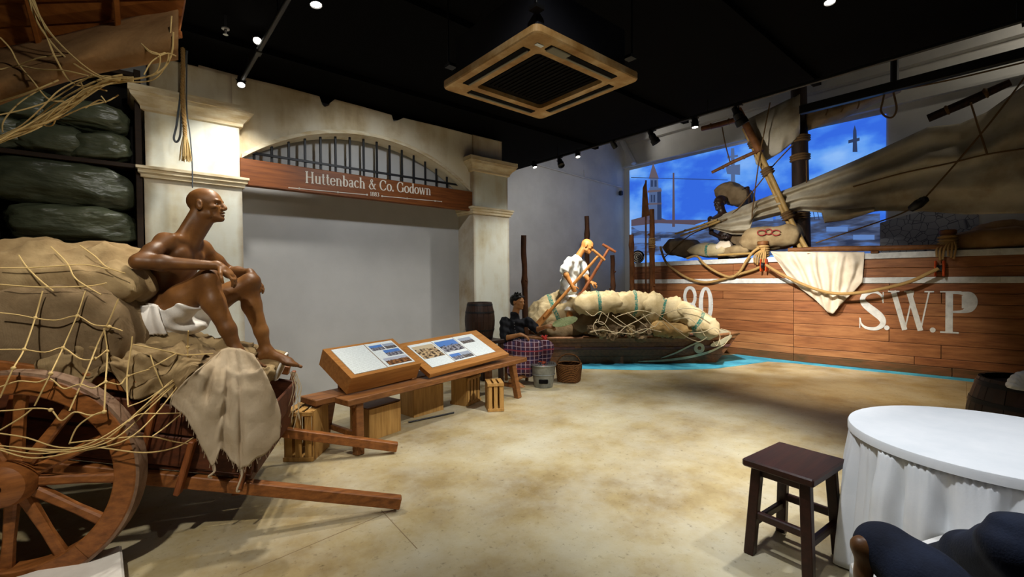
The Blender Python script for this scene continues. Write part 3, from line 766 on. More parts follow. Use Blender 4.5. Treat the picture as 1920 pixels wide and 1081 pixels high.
for (cx, cy, w, h) in ((.715, -4.102, .60, .055), (.715, -3.338, .60, .055), (.333, -3.72, .055, .60), (1.097, -3.72, .055, .60)):
    v, f = boxvf((cx, cy, 2.799), (w, h, .006), None, .002); sl = mk('air_slot', v, f, M_acdark, ac)
    v, f = boxvf((cx + (.018 if w < h else 0), cy + (.018 if h < w else 0), 2.794), (w * (.3 if w < h else .96), h * (.3 if h < w else .96), .006), None, .002); mk('louver', v, f, M_acgrey, sl)
v, f = boxvf((.50, -4.102, 2.794), (.15, .06, .008), None, .003); mk('sensor_cover', v, f, M_acgrey, ac)
v, f = boxvf((.36, -4.09, 2.797), (.05, .025, .004)); mk('sticker', v, f, M_paper, ac)
v, f = boxvf((.715, -3.72, 2.99), (.80, .80, .29), None, .01); mk('body', v, f, M_acbody, ac)
for sx in (-1, 1):
    for sy in (-1, 1):
        tube('hanger_rod', [(.715 + sx * .43, -3.72 + sy * .43, 2.95), (.715 + sx * .43, -3.72 + sy * .43, 3.76)], .006, M_blackmetal, ac)
        v, f = boxvf((.715 + sx * .42, -3.72 + sy * .42, 2.95), (.06, .06, .02)); mk('hanger_bracket', v, f, M_blackmetal, ac)
def track(name, a, b, label):
    t = empty(name, a, label=label, cat='light track')
    bar('rail', a, b, .035, .035, M_blackmetal, t)
    A = Vector(a); B = Vector(b)
    for k in (.1, .5, .9):
        p = A.lerp(B, k); tube('drop_rod', [p, Vector((p.x, p.y, 3.76))], .008, M_blackmetal, t, n=6)
    return t
track('lighting_track', (4.25, .15, 3.60), (4.25, -6.4, 3.60), 'long black lighting track along the ceiling edge before the ship')
track('lighting_track', (-.44, -.45, 3.62), (-.44, -3.4, 3.62), 'black lighting track on the ceiling above the cart')

def spotlamp(pos, aim, lit, label, r=.04, ln_=.13, top=3.6, kind='can'):
    """track spotlight hanging from its track: adaptor, yoke, can, lens"""
    pos = Vector(pos); d = (Vector(aim) - pos).normalized()
    s = empty('track_spotlight', pos, label=label, cat='spotlight', group='track spotlights on the black ceiling')
    v, f = boxvf((pos.x, pos.y, top - .01), (.05, .09, .04), None, .005); mk('adaptor', v, f, M_blackmetal, s)
    tube('stem', [(pos.x, pos.y, top), (pos.x, pos.y, pos.z + .01)], .009, M_blackmetal, s, n=6)
    prof = [(0, -ln_), (r * .7, -ln_), (r * .8, -ln_ * .9), (r, -ln_ * .4), (r, .0), (r * .88, .0), (r * .85, -.02), (0, -.02)] if kind == 'can' else \
           [(0, -ln_ * 1.1), (r * .45, -ln_ * 1.05), (r * .55, -ln_ * .75), (r * .8, -ln_ * .65), (r * .8, -ln_ * .35), (r, -ln_ * .3), (r * 1.05, .0), (r * .95, .0), (r * .9, -.03), (0, -.03)]
    c = pos + d * (ln_ * .5)
    lathe('can', prof, M_blackmetal, s, 24, c, d)
    sd = d.cross(Vector((0, 0, 1)))
    sd = sd.normalized() if sd.length > .05 else Vector((1, 0, 0))
    for k in (-1, 1):
        tube('yoke_arm', [pos + Vector((0, 0, .02)), pos + sd * k * (r + .006) + Vector((0, 0, .005)), pos + sd * k * (r + .006) - d * .02], .005, M_blackmetal, s, n=6)
    if lit:
        v, f = lathevf([(0, .003), (r * .84, .003), (r * .84, -.004), (0, -.004)], 20, c - d * .012, d); mk('lens', v, f, M_lens, s)
    return s
def lamp_at(px, py, z, aim, lit, label, **k):
    p = at(px, py, X=(4.25 if px > 900 else -.44)) if k.get('top', 3.6) < 3.7 else at(px, py, Z=z)
    return spotlamp(p, aim, lit, label, **k)
lamp_at(484, 70, 3.5, (-1.4, -3.8, 0), True, 'lit spotlight high above the cart, left of the air conditioner', top=3.62)
lamp_at(452, 152, 3.46, (-.75, -2.6, 0), True, 'lit spotlight in front of the facade, just right of the left column', top=3.62)
spotlamp(at(436, 149, X=-.44) - Vector((0, .16, 0)) + Vector((0, .0, 0)), (-1.6, -.9, 1.6), False, 'dark twin spotlight beside the lit one at the left column', top=3.62)
lamp_at(590, -8, 3.52, (-.2, -3.4, 0), True, 'lit spotlight cut by the top frame edge, left half', top=3.62)
lamp_at(1556, -10, 3.6, (2.0, -5.0, 0), True, 'lit spotlight cut by the top frame edge, above the ship sails', top=3.76)
lamp_at(1002, 308, 3.50, (4.0, -1.2, 0), True, 'small lit spotlight nearest to the right column')
lamp_at(1050, 303, 3.46, (3.7, -2.0, 1.2), False, 'black stage spotlight between the two lit ones over the boat', r=.055, ln_=.2, kind='par')
lamp_at(1083, 288, 3.5, (3.7, -1.9, .6), True, 'bright lit spotlight above the boatman')
lamp_at(1150, 270, 3.52, (6.0, -2.0, 1.6), False, 'small dark spotlight in front of the wall corner')
lamp_at(1224, 257, 3.45, (5.0, -3.2, 1.5), False, 'black stage spotlight in front of the church tower picture', r=.06, ln_=.2, kind='par')
lamp_at(1303, 230, 3.5, (4.0, -3.2, 0), True, 'lit spotlight right of the black stage spotlight, over the ship', r=.045)
lamp_at(1385, 218, 3.45, (5.0, -4.2, 1.5), False, 'largest black stage spotlight in front of the tilted boom', r=.07, ln_=.22, kind='par')
sp_ = empty('ceiling_sprinkler', at(423, 62, Z=3.55), label='small pale sprinkler fitting on the black ceiling', cat='sprinkler')
lathe('rose', [(0, .06), (.03, .05), (.03, .04), (.008, .035), (.008, 0), (.02, -.005), (0, -.006)], plain('sprinkler_metal', (150, 150, 150), .4, .5), sp_, 14, at(423, 64, Z=3.6))
v, f = boxvf((at(423, 64, Z=3.6)) + Vector((0, 0, .1)), (.02, .02, .14)); mk('pipe', v, f, M_blackmetal, sp_)
# long black truss rail in front of the sails
tr = empty('black_truss_rail', at(1700, 160, X=7.2), label='black truss rail hanging before the sails, right of the mast', cat='rail')
A = at(1500, 207, X=7.4); B = at(1960, 90, X=7.4)
bar('chord', A, B, .1, .14, M_blackmetal, tr)
p = at(1677, 160, X=7.4); tube('hanger', [p, Vector((p.x, p.y, 5.5))], .05, M_blackmetal, tr)
# ------------------------------------------------------------------ bodies: smooth distance field, one continuous surface
class Body:
    def __init__(s): s.p = []
    def cap(s, a, b, ra, rb=None, k=.02):
        s.p.append(('c', np.array(a, float), np.array(b, float), float(ra), float(rb if rb is not None else ra), float(k), 1)); return s
    def ell(s, c, r, R=None, k=.02, sub=False):
        R = np.eye(3) if R is None else np.array(R, float)
        s.p.append(('e', np.array(c, float), np.array(r, float), R, None, float(k), -1 if sub else 1)); return s
    def chain(s, pts, rs, k=.02):
        for i in range(len(pts) - 1): s.cap(pts[i], pts[i + 1], rs[i], rs[i + 1], k)
        return s
    def field(s, h):
        lo = np.full(3, 1e9); hi = np.full(3, -1e9)
        for q in s.p:
            if q[6] < 0: continue
            if q[0] == 'c':
                r = max(q[3], q[4]); lo = np.minimum(lo, np.minimum(q[1], q[2]) - r); hi = np.maximum(hi, np.maximum(q[1], q[2]) + r)
            else:
                r = q[2].max(); lo = np.minimum(lo, q[1] - r); hi = np.maximum(hi, q[1] + r)
        lo -= 4 * h + .02; hi += 4 * h + .02
        n = np.ceil((hi - lo) / h).astype(int) + 1
        G = np.full(n, .2, np.float32)
        ax = [lo[i] + h * np.arange(n[i]) for i in range(3)]
        for q in s.p:
            k = q[5]; mg = max(k, .02) + 3 * h
            if q[0] == 'c':
                r = max(q[3], q[4]); l = np.minimum(q[1], q[2]) - r - mg; u = np.maximum(q[1], q[2]) + r + mg
            else:
                r = q[2].max(); l = q[1] - r - mg; u = q[1] + r + mg
            i0 = np.clip(((l - lo) / h).astype(int), 0, n); i1 = np.clip(((u - lo) / h).astype(int) + 2, 0, n)
            sl = tuple(slice(i0[i], i1[i]) for i in range(3))
            X, Y, Z = np.meshgrid(ax[0][sl[0]], ax[1][sl[1]], ax[2][sl[2]], indexing='ij', sparse=True)
            if q[0] == 'c':
                a, b = q[1], q[2]; ab = b - a; L = max(ab @ ab, 1e-12)
                t = np.clip(((X - a[0]) * ab[0] + (Y - a[1]) * ab[1] + (Z - a[2]) * ab[2]) / L, 0, 1)
                d = np.sqrt((X - a[0] - t * ab[0]) ** 2 + (Y - a[1] - t * ab[1]) ** 2 + (Z - a[2] - t * ab[2]) ** 2) - (q[3] + (q[4] - q[3]) * t)
            else:
                c, r, R = q[1], q[2], q[3]
                U = [(X - c[0]) * R[0][i] + (Y - c[1]) * R[1][i] + (Z - c[2]) * R[2][i] for i in range(3)]
                k0 = np.sqrt((U[0] / r[0]) ** 2 + (U[1] / r[1]) ** 2 + (U[2] / r[2]) ** 2)
                k1 = np.sqrt((U[0] / r[0] ** 2) ** 2 + (U[1] / r[1] ** 2) ** 2 + (U[2] / r[2] ** 2) ** 2)
                d = k0 * (k0 - 1) / np.maximum(k1, 1e-6)
            g = G[sl]; d = d.astype(np.float32)
            if q[6] > 0:
                hh = np.clip(.5 + .5 * (g - d) / k, 0, 1); G[sl] = g + (d - g) * hh - k * hh * (1 - hh)
            else:
                d = -d; hh = np.clip(.5 - .5 * (g - d) / k, 0, 1); G[sl] = g + (d - g) * hh + k * hh * (1 - hh)
        return G, lo, h

def surface_nets(G, lo, h):
    S = G < 0
    n = np.array(G.shape)
    cnt = np.zeros(n - 1, np.int8)
    for dx in (0, 1):
        for dy in (0, 1):
            for dz in (0, 1):
                cnt += S[dx:n[0] - 1 + dx, dy:n[1] - 1 + dy, dz:n[2] - 1 + dz]
    mix = (cnt > 0) & (cnt < 8)
    idx = np.argwhere(mix); ids = np.full(n - 1, -1, np.int32); ids[mix] = np.arange(len(idx))
    acc = np.zeros((len(idx), 3)); w = np.zeros(len(idx))
    corners = [(0, 0, 0), (1, 0, 0), (0, 1, 0), (1, 1, 0), (0, 0, 1), (1, 0, 1), (0, 1, 1), (1, 1, 1)]
    V = {c: G[idx[:, 0] + c[0], idx[:, 1] + c[1], idx[:, 2] + c[2]] for c in corners}
    for a in corners:
        for k in range(3):
            if a[k] == 0:
                b = list(a); b[k] = 1; b = tuple(b)
                va, vb = V[a], V[b]; m = (va < 0) != (vb < 0)
                t = np.where(m, va / np.where(m, va - vb, 1), 0)
                p = np.array(a, float)[None, :].repeat(len(idx), 0); p[:, k] += t
                acc[m] += p[m]; w[m] += 1
    pos = lo + h * (idx + acc / w[:, None])
    quads = []
    for k in range(3):
        a, b = [(1, 2), (2, 0), (0, 1)][k]
        s0 = [slice(1, n[i] - 1) for i in range(3)]; s1 = list(s0)
        s0[k] = slice(0, n[k] - 1); s1[k] = slice(1, n[k])
        A = S[tuple(s0)]; B = S[tuple(s1)]
        e = np.argwhere(A != B); off = np.ones(3, int); off[k] = 0; e = e + off
        if not len(e): continue
        ins = S[e[:, 0], e[:, 1], e[:, 2]]
        def cid(da, db):
            c = e.copy(); c[:, a] += da; c[:, b] += db; return ids[c[:, 0], c[:, 1], c[:, 2]]
        q = np.stack([cid(-1, -1), cid(0, -1), cid(0, 0), cid(-1, 0)], 1)
        q[~ins] = q[~ins][:, ::-1]
        quads.append(q)
    Q = np.concatenate(quads)
    return pos, Q[(Q >= 0).all(1)]

def smooth_mesh(pos, Q, it=2, lam=.5):
    E = np.concatenate([Q[:, [0, 1]], Q[:, [1, 2]], Q[:, [2, 3]], Q[:, [3, 0]]])
    E = np.concatenate([E, E[:, ::-1]]); n = len(pos); deg = np.bincount(E[:, 0], minlength=n)[:, None]
    for _ in range(it):
        s = np.stack([np.bincount(E[:, 0], weights=pos[E[:, 1], i], minlength=n) for i in range(3)], 1)
        pos = pos + lam * (s / np.maximum(deg, 1) - pos)
    return pos

def skin(name, body, h, mat, parent=None, it=1, post=None, cut=None):
    G, lo, h = body.field(h)
    if cut is not None:
        n = G.shape; X, Y, Z = np.meshgrid(*[lo[i] + h * np.arange(n[i]) for i in range(3)], indexing='ij', sparse=True)
        G = cut(G, X, Y, Z)
    pos, Q = surface_nets(G, lo, h)
    pos = smooth_mesh(pos, Q, it)
    if post: pos = post(pos)
    me = bpy.data.meshes.new(name)
    if parent is not None:
        iv = np.array(wm(parent).inverted()); pos = pos @ iv[:3, :3].T + iv[:3, 3]
    me.vertices.add(len(pos)); me.vertices.foreach_set('co', pos.astype(np.float32).ravel())
    me.loops.add(Q.size); me.loops.foreach_set('vertex_index', Q.astype(np.int32).ravel())
    me.polygons.add(len(Q)); me.polygons.foreach_set('loop_start', np.arange(0, Q.size, 4, dtype=np.int32))
    me.update(calc_edges=True); me.polygons.foreach_set('use_smooth', np.ones(len(Q), bool))
    me.materials.append(mat)
    o = bpy.data.objects.new(name, me); COL.objects.link(o)
    if parent is not None: o.parent = parent; PENDING[o.name] = wm(parent).copy()
    return o

def frame3(fwd, up):
    f = np.array(fwd, float); f /= np.linalg.norm(f); u = np.array(up, float); u -= f * (u @ f); u /= np.linalg.norm(u)
    return f, np.cross(u, f), u            # forward, left, up

def add_head(B, c, fwd, up, s=1.0, ears=True, nose=1.0, gaunt=0.0):
    """skull, brow, cheekbones, jaw, nose, lips, ears, eye hollows around centre c (head height about .22*s)"""
    f, l, u = frame3(fwd, up); R = np.stack([f, l, u], 1); c = np.array(c, float)
    def P(a, b, d): return c + s * (f * a + l * b + u * d)
    E = lambda a, b, d, r, k=.015, sub=False: B.ell(P(a, b, d), np.array(r) * s, R, k * s, sub)
    E(-.012, 0, .03, (.098, .076, .084), .02)                # cranium
    E(.030, 0, .015, (.066, .066, .080), .02)                # forehead
    E(.035, 0, -.045, (.056, .052, .062), .02)               # face
    E(.055, 0, -.088, (.034, .034, .024), .02)               # jaw
    E(.078, 0, -.096, (.021, .024, .018), .015)              # chin
    for k in (-1, 1):
        E(.056, k * .045, -.022, (.026, .020, .016), .015)   # cheekbone
        E(.015, k * .050, -.068, (.034, .013, .022), .02)    # jaw angle
        E(.081, k * .028, .021, (.017, .026, .0095), .010)    # brow
        E(.100, k * .031, -.001, (.024, .020, .0125), .008, True)   # eye hollow
        if gaunt: E(.07, k * .052, -.055, (.022, .014 * gaunt, .024), .015, True)
        if ears:
            E(-.010, k * .080, -.006, (.021, .010, .034), .006)
            E(.0, k * .091, -.002, (.012, .007, .020), .005, True)
    B.cap(P(.091, 0, .012), P(.104 + .006 * nose, 0, -.027), .010 * s, .0140 * s, .012 * s); E(.104, 0, -.034, (.014, .013, .010), .008)      # nose
    for k in (-1, 1): E(.100, k * .013, -.035, (.011, .009, .008), .006)
    E(.094, 0, -.056, (.013, .024, .0075), .006); E(.091, 0, -.0725, (.013, .021, .0085), .006)    # lips
    E(.104, 0, -.0640, (.016, .022, .0040), .003, True)                                          # mouth line
    return P, R

def eyes(parent, P, s=1.0, open_=1.0):
    for k in (-1, 1):
        c = P(.0695, k * .031, .000)
        e = uvs('eye', c, .0125 * s, M_eye, parent)
        d = (np.array(P(1, 0, -.05)) - np.array(P(0, 0, 0))); d /= np.linalg.norm(d)
        uvs('pupil', np.array(c) + d * .0085 * s, .006 * s, M_pupil, e)

def uvs(name, c, r, mat, parent=None, n=14, m=9, sc=(1, 1, 1), R=None, **k):
    v = []; f = []
    for j in range(m + 1):
        th = PI * j / m
        for i in range(n):
            a = 2 * PI * i / n; p = Vector((math.sin(th) * math.cos(a) * sc[0], math.sin(th) * math.sin(a) * sc[1], math.cos(th) * sc[2])) * r
            if R is not None: p = R.to_3x3() @ p
            v.append(p + Vector(c))
    for j in range(m):
        for i in range(n): f.append((j * n + i, (j + 1) * n + i, (j + 1) * n + (i + 1) % n, j * n + (i + 1) % n))
    return mk(name, v, f, mat, parent, smooth=True, **k)

def add_hand(B, wrist, dr, back, side, s=1.0, curl=(.5, .6, .5), spread=.12, thumb=.6, k=.006):
    """palm, four fingers of unequal length and a thumb from the side of the palm; back = direction of the back of the hand, side = +1/-1 thumb side"""
    d, l, u = frame3(dr, back); w = np.array(wrist, float)
    R = np.stack([d, l, u], 1)
    B.ell(w + d * .05 * s, np.array((.052, .040, .016)) * s, R, .012)
    B.cap(w - d * .01 * s, w + d * .03 * s, .024 * s, .026 * s, .015)
    for i, (off, ln_) in enumerate(((.030, .078), (.010, .088), (-.011, .080), (-.030, .062))):
        b = w + d * (.088 - abs(off) * .25) * s + l * off * side * s
        dirn = d + l * side * off * spread * 25 * .1; dirn /= np.linalg.norm(dirn); ang = 0
        segs = (.45, .32, .23); p = b - dirn * .02 * s; r = (.0098 if i < 3 else .0086) * s
        for j, sg in enumerate(segs):
            ang += curl[j] * (1 + .08 * i)
            q = (dirn * math.cos(ang) - u * math.sin(ang)); e = p + q * (sg * ln_ * s + (.02 * s if j == 0 else 0))
            B.cap(p, e, r, r * .92, k if j else .008); p = e; r *= .92
    p = w + d * .022 * s + l * side * .026 * s
    for j, sg in enumerate((.042, .032, .026)):
        q = d * (.62 + .1 * j) + l * side * (.75 - .3 * j) - u * thumb * (.5 + .35 * j); q /= np.linalg.norm(q)
        e = p + q * sg * s; B.cap(p, e, (.0135 - .0018 * j) * s, (.012 - .0018 * j) * s, .008); p = e

def add_foot(B, ankle, toe, up=(0, 0, 1), s=1.0):
    a = np.array(ankle, float); t = np.array(toe, float); d, l, u = frame3(t - a, up); L = np.linalg.norm(t - a)
    sole = a - u * .055 * s
    B.cap(a, a - u * .03 * s - d * .02 * s, .036 * s, .034 * s, .03)
    B.ell(a - d * .035 * s - u * .035 * s, (.032 * s, .030 * s, .034 * s), np.stack([d, l, u], 1), .025)   # heel
    B.cap(a - u * .012 * s + d * .02 * s, a + d * (L * .62) - u * .028 * s, .034 * s, .026 * s, .03)
    B.ell(a + d * L * .66 - u * .036 * s, (.055 * s, .042 * s, .018 * s), np.stack([d, l, u], 1), .025)
    for i in range(5):
        o = (.032 - i * .016) * s; ln_ = (.05 - .005 * i) * s; b = a + d * (L * .74 - i * .008 * s) - u * .040 * s + l * o
        B.cap(b, b + d * ln_ - u * .006 * s, (.012 if i == 0 else .0085) * s, (.010 if i == 0 else .0075) * s, .006)

# ------------------------------------------------------------------ soft goods
def sack(name, c, size, mat, M=None, seed=0, parent=None, lump=.12, flat=.55, n=26, pw=4.0, fold=.03, crease=0.0, **k):
    """stuffed bag: two pillow faces pinched along a seam, lumpy; size = full length, width, height; M orients it"""
    hx, hy, hz = size[0] / 2, size[1] / 2, size[2] / 2; c = Vector(c); M3 = (M or Matrix.Identity(4)).to_3x3(); m = max(8, int(n * .75))
    v = []; f = []
    def pt(i, j, top):
        x = -1 + 2 * i / n; y = -1 + 2 * j / m
        x = math.sin(x * PI / 2) * .35 + x * .65; y = math.sin(y * PI / 2) * .35 + y * .65
        e = max(0, 1 - abs(x) ** pw) * max(0, 1 - abs(y) ** pw); h = e ** .45
        pin = 1 - .10 * (abs(x) ** 3) * (1 - abs(y) ** 2) ; piny = 1 - .10 * (abs(y) ** 3) * (1 - abs(x) ** 2)
        px_, py_ = x * hx * piny, y * hy * pin
        zz = h * hz * (1 if top else -flat)
        q = Vector((px_ / max(hx, .01), py_ / max(hx, .01), zz / max(hx, .01)))
        nn = nz(q, 1.7, seed) * lump * 2 + nz(q, 4.5, seed + 3) * lump * .6
        wr = abs(nz((q.x * 2.2, q.y * 7.0, seed), 1.0, seed + 9)) * fold * (abs(x) ** 2 + .25)
        zz += h * (nn * hz) - h * wr * (1 if top else -1)
        if crease: zz -= (1 if top else -1) * h * crease * hz * (abs(nz(q, 2.6, seed + 11)) * 1.2 + abs(nz(q, 6.0, seed + 12)) * .6 - .35)
        px_ += nz(q, 2.0, seed + 5) * hx * .06; py_ += nz(q, 2.0, seed + 6) * hy * .08
        return c + M3 @ Vector((px_, py_, zz))
    ids = {}
    for top in (1, 0):
        for j in range(m + 1):
            for i in range(n + 1):
                edge = i in (0, n) or j in (0, m)
                if edge and top == 0: ids[(0, i, j)] = ids[(1, i, j)]; continue
                ids[(top, i, j)] = len(v); v.append(pt(i, j, top))
    for j in range(m):
        for i in range(n):
            f.append((ids[(1, i, j)], ids[(1, i + 1, j)], ids[(1, i + 1, j + 1)], ids[(1, i, j + 1)]))
            f.append((ids[(0, i, j)], ids[(0, i, j + 1)], ids[(0, i + 1, j + 1)], ids[(0, i + 1, j)]))
    if parent is None:
        # put the object's own axes along the bag, so printed stripes follow it
        iv = M3.inverted(); vv = [iv @ (q - c) for q in v]
        o = mk(name, vv, f, mat, None, smooth=True); o.matrix_world = Matrix.Translation(c) @ M3.to_4x4()
        PENDING[o.name] = Matrix.Translation(c) @ M3.to_4x4(); return o
    return mk(name, v, f, mat, parent, smooth=True, **k)

def blob(name, c, size, mat, M=None, seed=0, n=44, m=26, e1=.75, amp=.10, sc=1.6, parent=None, sx=1.0):
    """crumpled wrapped bundle: rounded block with creased surface"""
    hx, hy, hz = size[0] / 2, size[1] / 2, size[2] / 2; c = Vector(c); M3 = (M or Matrix.Identity(4)).to_3x3(); v = []; f = []
    sp = lambda x, e: math.copysign(abs(x) ** e, x)
    for j in range(m + 1):
        th = -PI / 2 + PI * j / m
        for i in range(n):
            a = 2 * PI * i / n
            d = Vector((sp(math.cos(th), e1) * sp(math.cos(a), e1), sp(math.cos(th), e1) * sp(math.sin(a), e1), sp(math.sin(th), e1)))
            q = Vector((d.x * hx / hz * sx + d.z * .25, d.y * hy / hz, d.z - d.x * .3)) * .5
            k = -abs(nz(q, sc, seed)) * 1.3 - abs(nz(q, sc * 2.3, seed + 4)) * .8 - abs(nz(q, sc * 5, seed + 8)) * .35 + .35
            k += nz(q, .8, seed + 2) * .8
            g = 1 + amp * k
            v.append(Vector((d.x * (hx + amp * k * hz), d.y * (hy + amp * k * hz), d.z * hz * g)))
    for j in range(m):
        for i in range(n): f.append((j * n + i, j * n + (i + 1) % n, (j + 1) * n + (i + 1) % n, (j + 1) * n + i))
    o = mk(name, [q for q in v], f, mat, None, smooth=True, auto=65); o.matrix_world = Matrix.Translation(c) @ M3.to_4x4()
    PENDING[o.name] = Matrix.Translation(c) @ M3.to_4x4(); return o

def rope_object(name, pts, r, mat, label, cat='rope', sub=8, n=8, group=None):
    o = tube(name, pts, r, mat, None, n=n, sub=sub, loc=pts[0]); tag(o, label, cat, group); return o
# ------------------------------------------------------------------ the ox cart
CA = math.radians(-25); CD = Vector((math.cos(CA), math.sin(CA), 0)); CQ = Vector((CD.y, -CD.x, 0)); CO = Vector((-1.514, -1.932, 0))
TILT = .244
def cw(s, q, z): return CO + CD * s + CQ * q + Vector((0, 0, z))          # cart space to world
def ct(s, q, h):                                                            # h above the tilted floor of the cart
    return cw(s + h * TILT * .9, q, .545 - TILT * s + h)
def cpx(px, py, q):
    """point seen at a pixel in the upright plane q of the cart"""
    d = Vector(ray(px, py)); c = Vector(CAM); P0_ = CO + CQ * q
    return c + d * ((P0_ - c).dot(CQ) / d.dot(CQ))
cart = empty('ox_cart', CO, label='wooden two wheeled cart loaded with burlap, seated figure on top', cat='cart')
def wheel(q, sgn):
    w = mk('wheel', *lathevf([(.035, -.12), (.095, -.10), (.11, -.05), (.11, .05), (.098, .09), (.062, .115), (.024, .118), (.024, .06), (0, .06)], 28, cw(0, q, .54), CQ * sgn), M_cartwood, cart, smooth=True, auto=35)
    nf = 6
    for k in range(nf):
        a0 = 2 * PI * k / nf + .13; a1 = a0 + 2 * PI / nf - .006; m = 12; v = []; f = []
        for i in range(m + 1):
            a = a0 + (a1 - a0) * i / m; dr = CD * math.cos(a) + Vector((0, 0, 1)) * math.sin(a)
            for (r, o) in ((.43, -.045), (.43, .045), (.437, .05), (.520, .05), (.527, .045), (.527, -.045), (.52, -.05), (.437, -.05)):
                v.append(cw(0, q, .54) + dr * r + CQ * o)
        for i in range(m):
            for j in range(8): f.append((i * 8 + j, i * 8 + (j + 1) % 8, (i + 1) * 8 + (j + 1) % 8, (i + 1) * 8 + j))
        f += [tuple(range(8)), tuple(reversed([m * 8 + j for j in range(8)]))]
        mk('felloe', v, f, M_cartwood, w, smooth=False)
    v, f = lathevf([(.526, -.046), (.54, -.044), (.54, .044), (.526, .046)], 72, cw(0, q, .54), CQ, closed=True); mk('iron_tyre', v, f, M_tyre, w, smooth=True, auto=30)
    for k in range(12):
        a = 2 * PI * k / 12 - .09; dr = CD * math.cos(a) + Vector((0, 0, 1)) * math.sin(a); tn = CQ.cross(dr)
        c = cw(0, q, .54); v = []; f = []
        for (r, hw, ht) in ((.09, .028, .024), (.14, .026, .022), (.30, .022, .018), (.435, .026, .020)):
            for (x, y) in ((-.6, -1), (.6, -1), (1, -.6), (1, .6), (.6, 1), (-.6, 1), (-1, .6), (-1, -.6)): v.append(c + dr * r + tn * hw * x + CQ * ht * y)
        for i in range(3):
            for j in range(8): f.append((i * 8 + j, i * 8 + (j + 1) % 8, (i + 1) * 8 + (j + 1) % 8, (i + 1) * 8 + j))
        mk('spoke', v, f, M_cartwood, w)
    return w
wheel(.765, 1); wheel(-.765, -1)
tube('axle', [cw(0, -.86, .54), cw(0, .80, .54)], .035, M_cartdark, cart, n=12)
for q in (.515, -.515):
    bar('shaft', cw(-1.0, q, .505 + TILT * 1.0), cw(1.85, q, .505 - TILT * 1.85), .065, .075, M_cartwood, cart)
for s in (-.9, -.35, .3, .9):
    bar('cross_beam', cw(s, -.52, .47 - TILT * s), cw(s, .52, .47 - TILT * s), .06, .05, M_cartdark, cart)
for k in range(6):
    q = -.43 + k * .172; bar('floor_plank', ct(-1.0, q, .02), ct(.97, q, .02), .165, .025, M_cartdark, cart)
for q in (.52, -.52):
    for (h, hh) in ((.12, .17), (.295, .165)):
        bar('side_board', ct(-1.0, q, h), ct(.97, q, h), .022, hh, M_cartdark, cart)
    bar('top_rail', ct(-1.02, q, .45), ct(.90, q, .45), .05, .07, M_cartwood, cart)
    for s in (-.9, -.2, .42, .93):
        bar('stake', ct(s, q * 1.035, -.04), ct(s, q * 1.045, .45), .05, .03, M_cartwoodz, cart, up=CD)
bar('prop_leg', cw(.70, .575, .60), cw(.615, .575, .30), .065, .03, M_cartwoodz, cart, up=CD)
for (h, hh) in ((.12, .17), (.295, .165)):
    bar('front_board', ct(.97, -.5, h), ct(.97, .5, h), .022, hh, M_cartdark, cart)

# loads
MC = Matrix.Rotation(CA, 4, 'Z')
bale = sack('burlap_bale', cw(-.33, .12, 1.20), (1.35, .86, .60), M_burlapdark, MC, 3, lump=.04, flat=1.0, n=56, pw=9.0, fold=.03, crease=.18)
tag(bale, 'large square burlap bale under the net on the cart', 'bale')
upsack = sack('burlap_sack', cw(-.22, .10, 1.50), (1.15, .66, .50), M_burlap, MC @ ry(math.radians(4)), 8, lump=.2, flat=.6, n=60, fold=.12, crease=.32)
tag(upsack, 'lumpy tan burlap sack on top of the bale behind the seated man', 'sack')
lows = blob('burlap_sack', cw(.36, .02, 1.0), (1.04, .98, .36), M_burlap, MC @ ry(math.radians(10)), 21, 96, 44, .7, .42, 1.8)
tag(lows, 'rumpled flat burlap sack the bare-chested man sits on', 'sack')
for i, (s, q, z, L, W, Hh, sd, a, lab) in enumerate((
        (.30, .36, 1.02, .42, .30, .24, 31, .5, 'crumpled burlap bundle at the cart rail below the loincloth'),
        (.62, .34, 1.00, .40, .32, .22, 37, -.4, 'crumpled burlap bundle at the cart rail under the near knee'),
        (.12, .40, 1.05, .34, .26, .30, 41, 1.0, 'dark burlap bundle wedged between bale and cart rail'),
        (.78, -.12, .86, .40, .44, .22, 43, .3, 'burlap bundle under the hanging bare foot'))):
    o = blob('burlap_bundle', cw(s, q, z), (L, W, Hh), (M_burlap, M_burlapdark, M_burlapdark, M_burlap)[i], MC @ rz(a) @ ry(.2), sd, 64, 36, .8, .5, 1.5)
    tag(o, lab, 'bundle')
def rumple(u, v):
    s = -.02 + .76 * u; a = min(1, v / .62)
    q = .12 + .42 * a + (.05 * (v - .62) / .38 if v > .62 else 0); z = 1.15 - .10 * u + .02 * math.sin(u * 9)
    if v > .62: z -= (.17 + .06 * math.sin(u * 11) + .04 * math.sin(u * 23 + 1)) * (v - .62) / .38
    p = (u * 3.2, v * 3.0, .5); r1 = .5 - abs(nz(p, 1.0, 5)) * 2.2; r2 = .4 - abs(nz(p, 2.3, 8)) * 1.8; r3 = abs(nz(p, 5, 2))
    d = .055 * r1 + .03 * r2 + .012 * r3
    return cw(s + .02 * nz(p, 2, 4), q + d * (.25 + .75 * (v > .55)), z + d * (1.0 if v < .62 else .4))
rb_ = gridsurf('rumpled_burlap', rumple, 90, 60, M_burlap, thick=.006); tag(rb_, 'rumpled burlap sheet folded over the cart rail below the seated man', 'cloth')
